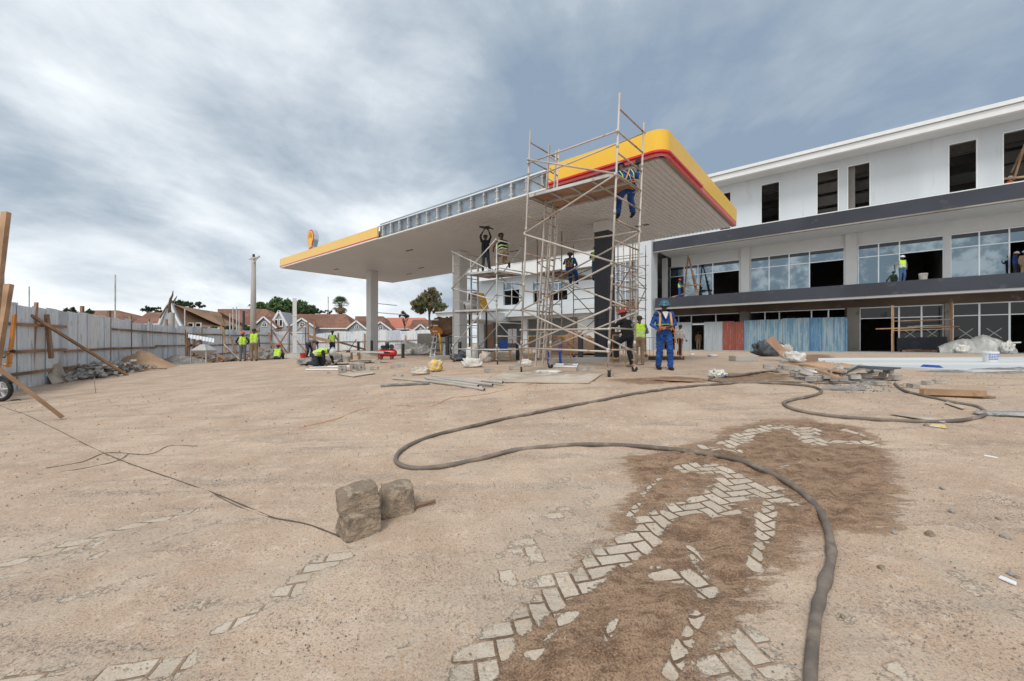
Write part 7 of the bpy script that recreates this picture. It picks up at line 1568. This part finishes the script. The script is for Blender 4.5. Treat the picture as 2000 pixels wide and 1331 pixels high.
mb = MB(); mb.tube(P(862, 694, 20.5), P(860, 672, 20.5), .03, 8); mb.path([P(860.2, 672, 20.5), P(859.5, 662, 20.5), P(857, 651, 20.5)], .045, 8); one(mb, 'yellow_pole', [M['yellowpaint']], 'yellow pole standing next to the stepladder', 'pole', smooth=True)
# ochre sign panel behind the silver tower
t = thing('sign_panel', 'ochre and brown sign box waiting behind the silver tower', 'sign', onG(P(934, 0, 26).x, 26)); Y = 26
mb = MB(); mb.prism([P(933, 604, Y), P(955, 604, Y), P(950, 587, Y), P(945, 573, Y), P(933, 572, Y)], (0, .4, 0)); mb.build('ochre_face', M['yellowpaint'], t)
mb = MB(); mb.prism([P(913, 604, Y), P(932.8, 604, Y), P(932.8, 571, Y), P(915, 572, Y)], (0, .4, 0)); mb.build('brown_side', M['plank'], t)
mb = MB(); 
for x in (917, 950): mb.beam(Vector((P(x, 0, Y).x, Y+.2, .5)), P(x, 604, Y+.2), .12, .12, Vector((0, 1, 0)))
mb.build('support', M['steel'], t)
mb = MB(); a = P(908, 600, 17.6); d = Vector((.5, -.25, 0)); mb.lathe(a, [(.14, 0), (.24, .0), (.24, .5), (.13, .5), (.12, .02)], 18, Matrix.Rotation(R(70), 3, 'Y')@Matrix.Rotation(R(-20), 3, 'X')); one(mb, 'paint_drum', [M['galv']], 'open ended drum lying on the lower deck of the silver tower', 'drum', smooth=True)
# plywood door, pallets, boxes and barriers behind the silver tower
mb = MB(); Y = 27; mb.prism([P(946, 690, Y), P(964, 690, Y), P(963, 634, Y), P(945, 634, Y)], (0, .06, 0)); one(mb, 'plywood_door', [M['plank']], 'tall plywood door leaning inside the porch', 'door')
for i, (x0, x1) in enumerate(((938, 966), (971, 997))):
    Y = 16.6; t = thing('timber_crate', ['left timber crate under the silver tower', 'right timber crate under the silver tower'][i], 'crate', onG(P((x0+x1)/2, 0, Y).x, Y), 'timber crates under the silver tower'); z0 = t.location.z
    X0, X1 = P(x0, 0, Y).x, P(x1, 0, Y).x
    for x in (X0, X1):
        mb = MB(); mb.box(Vector((x, Y, z0+.2)), (.07, .07, .4)); mb.build('corner_post', M['wood'], t)
    for k in range(3): mb = MB(); mb.box(Vector(((X0+X1)/2, Y+.01, z0+.08+.12*k)), (X1-X0-.07, .03, .09)); mb.build('slat', M['ply'], t)
    mb = MB(); mb.box(Vector(((X0+X1)/2, Y+.3, z0+.42)), (X1-X0+.1, .6, .03)); mb.build('top', M['darktarp'], t)
sack(onG(P(905, 0, 17).x, 17), (.9, .5, .3), .2, 41, 'darktarp', 'black plastic heap between column and white drum', 'plastic sheet', 'plastic_heap', wr=.3)
mb = MB(); c = P(983, 682, 17.5); mb.box(c+Vector((0, 0, .18)), (.35, .3, .36)); one(mb, 'blue_crate', [M['blueplastic']], 'deep blue plastic crate behind the timber crates', 'crate', bevel=.01)
for i, x in enumerate((996, 1005)):
    mb = MB(); mb.box(P(x, 657, 24), (.24, .24, .85)); one(mb, 'foam_box', [M['trim']], ['left tall white packing box inside the porch', 'right tall white packing box inside the porch'][i], 'box', 'white packing boxes in the porch', bevel=.01)
def barrier(x0, x1, y0, y1, Y, m, label, bars=5, rows=0):
    t = thing('steel_barrier', label, 'barrier', onG(P((x0+x1)/2, 0, Y).x, Y), 'crowd barriers behind the tall tower')
    for q in ((x0, y0, x1, y0), (x0, y1, x1, y1), (x0, y0, x0, y1+4), (x1, y0, x1, y1+4)): mb = MB(); mb.tube(P(q[0], q[1], Y), P(q[2], q[3], Y), .016, 6); mb.build('frame_bar', M[m], t)
    for k in range(1, bars): x = x0+(x1-x0)*k/bars; mb = MB(); mb.tube(P(x, y0, Y), P(x, y1, Y), .010, 5); mb.build('upright_bar', M[m], t)
barrier(1032, 1114, 657, 698, 14.5, 'barrierpaint', 'yellow and red pipe barrier left of the soil mound', 4)
barrier(994, 1039, 664, 686, 20, 'orangepaint', 'rust orange barrier behind the crates', 6)
barrier(1197, 1222, 655, 706, 13.4, 'barrierpaint', 'yellow pipe barrier beside the grooved bollard', 2)
barrier(1255, 1332, 660, 696, 16, 'orangepaint', 'rusty railing in front of the white end pier', 11)
t = thing('plastic_chair', 'blue plastic chair beside the soil mound', 'chair', onG(P(1083, 0, 13.6).x, 13.6)); c = t.location.copy()
mb = MB(); mb.box(c+Vector((0, 0, .43)), (.42, .40, .03)); mb.build('seat', M['blueplastic'], t, bevel=.008)
mb = MB(); mb.box(c+Vector((.18, .1, .60)), (.03, .36, .32)); mb.build('backrest', M['blueplastic'], t, bevel=.01)
for sx in (-1, 1):
    for sy in (-1, 1): mb = MB(); mb.beam(c+Vector((sx*.21, sy*.2, 0)), c+Vector((sx*.18, sy*.17, .42)), .04, .04, Vector((0, 1, 0))); mb.build('leg', M['blueplastic'], t)
# ================================================================ HOARDING in front of the shop
t = thing('hoarding', 'patchwork hoarding of grey, red and blue corrugated sheets before the ground floor', 'hoarding', bp(BU(1500, 0), 0, Z0))
hs_ = [(1318, 1351, 630, 'hgrey'), (1375, 1411, 629, 'hgrey'), (1411.3, 1434, 628, 'hred'), (1434.3, 1453, 629, 'hred'), (1453.3, 1478, 626, 'hblue'), (1478.3, 1502, 625, 'hblue'), (1502.3, 1528, 624.5, 'hblue'), (1528.3, 1553, 622, 'hblue'), (1553.3, 1580, 621.5, 'hblue'), (1580.3, 1606, 621, 'hblue2'), (1606.3, 1628, 620.5, 'hgrey' if False else 'hblue'), (1628.3, 1650, 620, 'hblue')]
for i, (x0, x1, yt, m_) in enumerate(hs_):
    r_ = 1.2+.02*(i % 2); u0, u1 = BU(x0, r_), BU(x1, r_); z1 = (hz(yt, BY((x0+x1)/2, r_))); n = int((u1-u0)/.03); mb = MB(); pr = None
    for k in range(n+1):
        u = u0+(u1-u0)*k/n; o_ = .022*math.cos((u/.16)*2*math.pi); a, b = bp(u, r_+o_, Z0+.005), bp(u, r_+o_, z1)
        if pr: mb.quad(pr[0], a, b, pr[1])
        pr = (a, b)
    mb.build('corrugated_sheet', M[m_], t)
mb = MB(); bbox(mb, BU(1651, 1.2), BU(1655, 1.2), 1.2, 1.3, Z0, 3.2); mb.build('end_post', M['hblue2'], t)
mb = MB(); bbox(mb, BU(1351.5, 1.25), BU(1374.5, 1.25), 1.28, 1.34, 2.95, 3.05); mb.build('door_lintel', M['alu'], t)
# bamboo A-frame ladder on the balcony
t = thing('pole_ladder', 'tall A shaped pole ladder at the left windows of the balcony', 'ladder', onbal(1350, 2.0)); ff = lambda px, py, r_: bp(BU(px, r_), r_, BZ(px, py, r_))
for q in ((1344, 500, 1336, 578), (1344, 500, 1364, 577), (1346, 505, 1360, 577)): mb = MB(); mb.tube(ff(q[0], q[1], 2.0), ff(q[2], q[3], 1.9), .06, 6); mb.build('pole', M['oldwood'], t)
for k in range(6): y = 520+k*9; mb = MB(); mb.tube(ff(1347+k*2.2, y, 1.95), ff(1352+k*2.4, y+1, 1.95), .05, 5); mb.build('rung', M['oldwood'], t)
for q in ((1330, 560, 1370, 555), (1336, 556, 1362, 558), (1312, 581, 1345, 572)): mb = MB(); mb.tube(ff(q[0], q[1], 1.8), ff(q[2], q[3], 1.8), .06, 6); mb.build('cross_pole', M['wood'], t)
# blocks and pole inside the top storey windows
for i in range(9):
    u = BU(1856+8*(i % 4), R2+.4)+.05*(i % 3); mb = MB(); c = bp(u, R2+.5, Z2-.04+.2*(i//4)+.1); mb.box(c, (.45, .25, .18), rz=-TH); one(mb, 'building_block', [M['block']], 'concrete block stacked in the top storey opening', 'block', 'blocks stacked in the top storey opening')
mb = MB(); ft = lambda px, py, r_: bp(BU(px, r_), r_, BZ(px, py, r_)); mb.tube(ft(1980, 352, 2.2), ft(2002, 282, 2.2), .06, 6); mb.tube(ft(1975, 338, 2.6), ft(1998, 290, 2.6), .05, 6); mb.tube(ft(1960, 350, 1.9), ft(2020, 344, 1.9), .07, 6); one(mb, 'pole_trestle', [M['wood']], 'timber pole trestle inside the rightmost top opening', 'trestle')
# ================================================================ MOTORCYCLE (mostly outside the left edge)
def bike():
    Y = 9.6; fw = P(3, 0, Y).x-.02; g = onG(fw-.6, Y); t = thing('motorcycle', 'parked motorcycle with green tank, its front wheel showing at the left edge', 'motorcycle', g); zg = gz(fw, Y)
    R_ = .285
    for cx_ in (fw-.0, fw-1.28):
        c = Vector((cx_, Y, zg+R_)); mb = MB(); mb.path([c+Vector((math.cos(R(a))*(R_-.045), 0, math.sin(R(a))*(R_-.045))) for a in range(0, 361, 12)], .045, 10, cap=False); w_ = mb.build('wheel', M['black'], t, smooth=True)
        mb = MB(); mb.path([c+Vector((math.cos(R(a))*(R_-.095), 0, math.sin(R(a))*(R_-.095))) for a in range(0, 361, 15)], .014, 8, cap=False)
        for k in range(5): a = R(72*k+10); mb.beam(c, c+Vector((math.cos(a), 0, math.sin(a)))*(R_-.1), .03, .035, Vector((0, 1, 0)))
        mb.tube(c-Vector((0, .06, 0)), c+Vector((0, .06, 0)), .05, 12); mb.build('rim', M['alu'], w_)
        mb = MB(); mb.path([c+Vector((math.cos(R(a))*(R_+.025), 0, math.sin(R(a))*(R_+.025))) for a in range(30, 151, 15)], .055, 8, flat=.35); mb.build('mudguard', M['black'], t, smooth=True)
    f0 = Vector((fw, Y, zg+R_)); hd_ = Vector((fw-.24, Y, zg+.92))
    for sy in (-.09, .09): mb = MB(); mb.tube(f0+Vector((0, sy, 0)), hd_+Vector((0, sy, 0)), .022, 10); mb.build('fork', M['alu'], t)
    mb = MB(); mb.path([hd_+Vector((-.10, -.36, .12)), hd_+Vector((.0, -.2, .12)), hd_+Vector((.02, 0, .06)), hd_+Vector((.0, .2, .12)), hd_+Vector((-.10, .36, .12))], .014, 8); mb.build('handlebar', M['black'], t, smooth=True)
    for sy in (-1, 1):
        mb = MB(); e = hd_+Vector((.10, sy*.34, .27)); mb.tube(hd_+Vector((-.02, sy*.26, .12)), e, .007, 6); mb.ball(e, .06, 12, 8, (.35, 1.2, .7)); mb.build('mirror', M['black'], t, smooth=True)
    mb = MB(); mb.ball(hd_+Vector((.12, 0, -.03)), .10, 14, 10, (.7, 1, 1)); mb.build('headlight', M['alu'], t, smooth=True)
    for sy in (-.16, .16): mb = MB(); mb.tube(hd_+Vector((.06, sy*.6, -.06)), hd_+Vector((.06, sy*1.3, -.06)), .012, 6); mb.ball(hd_+Vector((.06, sy*1.4, -.06)), .035, 10, 7); mb.build('indicator', M['orangepaint'], t, smooth=True)
    mb = MB(); mb.ball(hd_+Vector((-.34, 0, -.02)), .2, 16, 10, (1.25, .65, .62)); mb.build('tank', M['vest'], t, smooth=True)
    mb = MB(); mb.ball(hd_+Vector((-.85, 0, -.06)), .2, 16, 10, (1.9, .62, .33)); mb.build('seat', M['black'], t, smooth=True)
    mb = MB(); c = Vector((fw-.62, Y, zg+.36)); mb.box(c, (.34, .24, .28)); mb.tube(c+Vector((.05, 0, .1)), c+Vector((.12, 0, .32)), .09, 12); mb.build('engine', M['steel'], t, bevel=.02)
    mb = MB(); mb.path([c+Vector((.2, -.1, .1)), c+Vector((.22, -.15, -.12)), c+Vector((-.3, -.17, -.16)), c+Vector((-.9, -.2, -.05))], [.022, .022, .03, .045], 8); mb.build('exhaust', M['alu'], t, smooth=True)
    mb = MB(); mb.path([hd_, c+Vector((.1, 0, .35)), c+Vector((-.25, 0, .35)), Vector((fw-1.28, Y, zg+R_))], .025, 8); mb.path([hd_, c+Vector((.2, 0, 0)), c+Vector((-.25, 0, -.1))], .022, 8); mb.build('chassis', M['black'], t, smooth=True)
    mb = MB(); mb.tube(c+Vector((.0, -.1, -.1)), Vector((c.x+.05, Y-.32, zg)), .012, 6); mb.build('side_stand', M['black'], t)
bike()
mb = MB(); g = G(22, 783); mb.path([g+Vector((0, 0, .01)), g+Vector((.15, 0, .03)), g+Vector((.22, .0, .02))], .012, 6); one(mb, 'metal_hook', [M['steel']], 'small bent metal hook on the sand behind the plank', 'hook')
# a drain hatch opening and worn slabs near the heap
mb = MB(); q = [G(1604, 763), G(1690, 763), G(1693, 756), G(1615, 755)]; mb.prism([v+Vector((0, 0, .004)) for v in q], (0, 0, .012)); one(mb, 'broken_slab_edge', [M['gravel']], 'gravel filled gap in the paving beside the hose bend', 'paving gap', kind='stuff')
# scattered clods and stones big enough to notice
r = random.Random(44)
for i, (x, y, s) in enumerate(((1738, 824, .035), (1808, 832, .03), (770, 735, .05), (642, 730, .06), (785, 735, .05), (1640, 1000, .012), (1745, 1042, .02), (1600, 898, .02), (1840, 955, .02), (1815, 1045, .03), (1962, 1050, .025), (1720, 1110, .02), (1460, 973, .018), (1645, 1205, .012), (1858, 1000, .022), (1950, 1015, .018), (1975, 1125, .02), (1985, 1130, .018))):
    vs, fs = PROTO[i % 8]; g = G(x, y); mb = MB(); mb.add([g+v*s+Vector((0, 0, s*.3)) for v in vs], fs); one(mb, 'loose_stone', [M['stone' if i % 2 else 'rubble']], 'loose stone lying on the bare sand among many like it', 'stone', 'loose stones dotted over the yard')
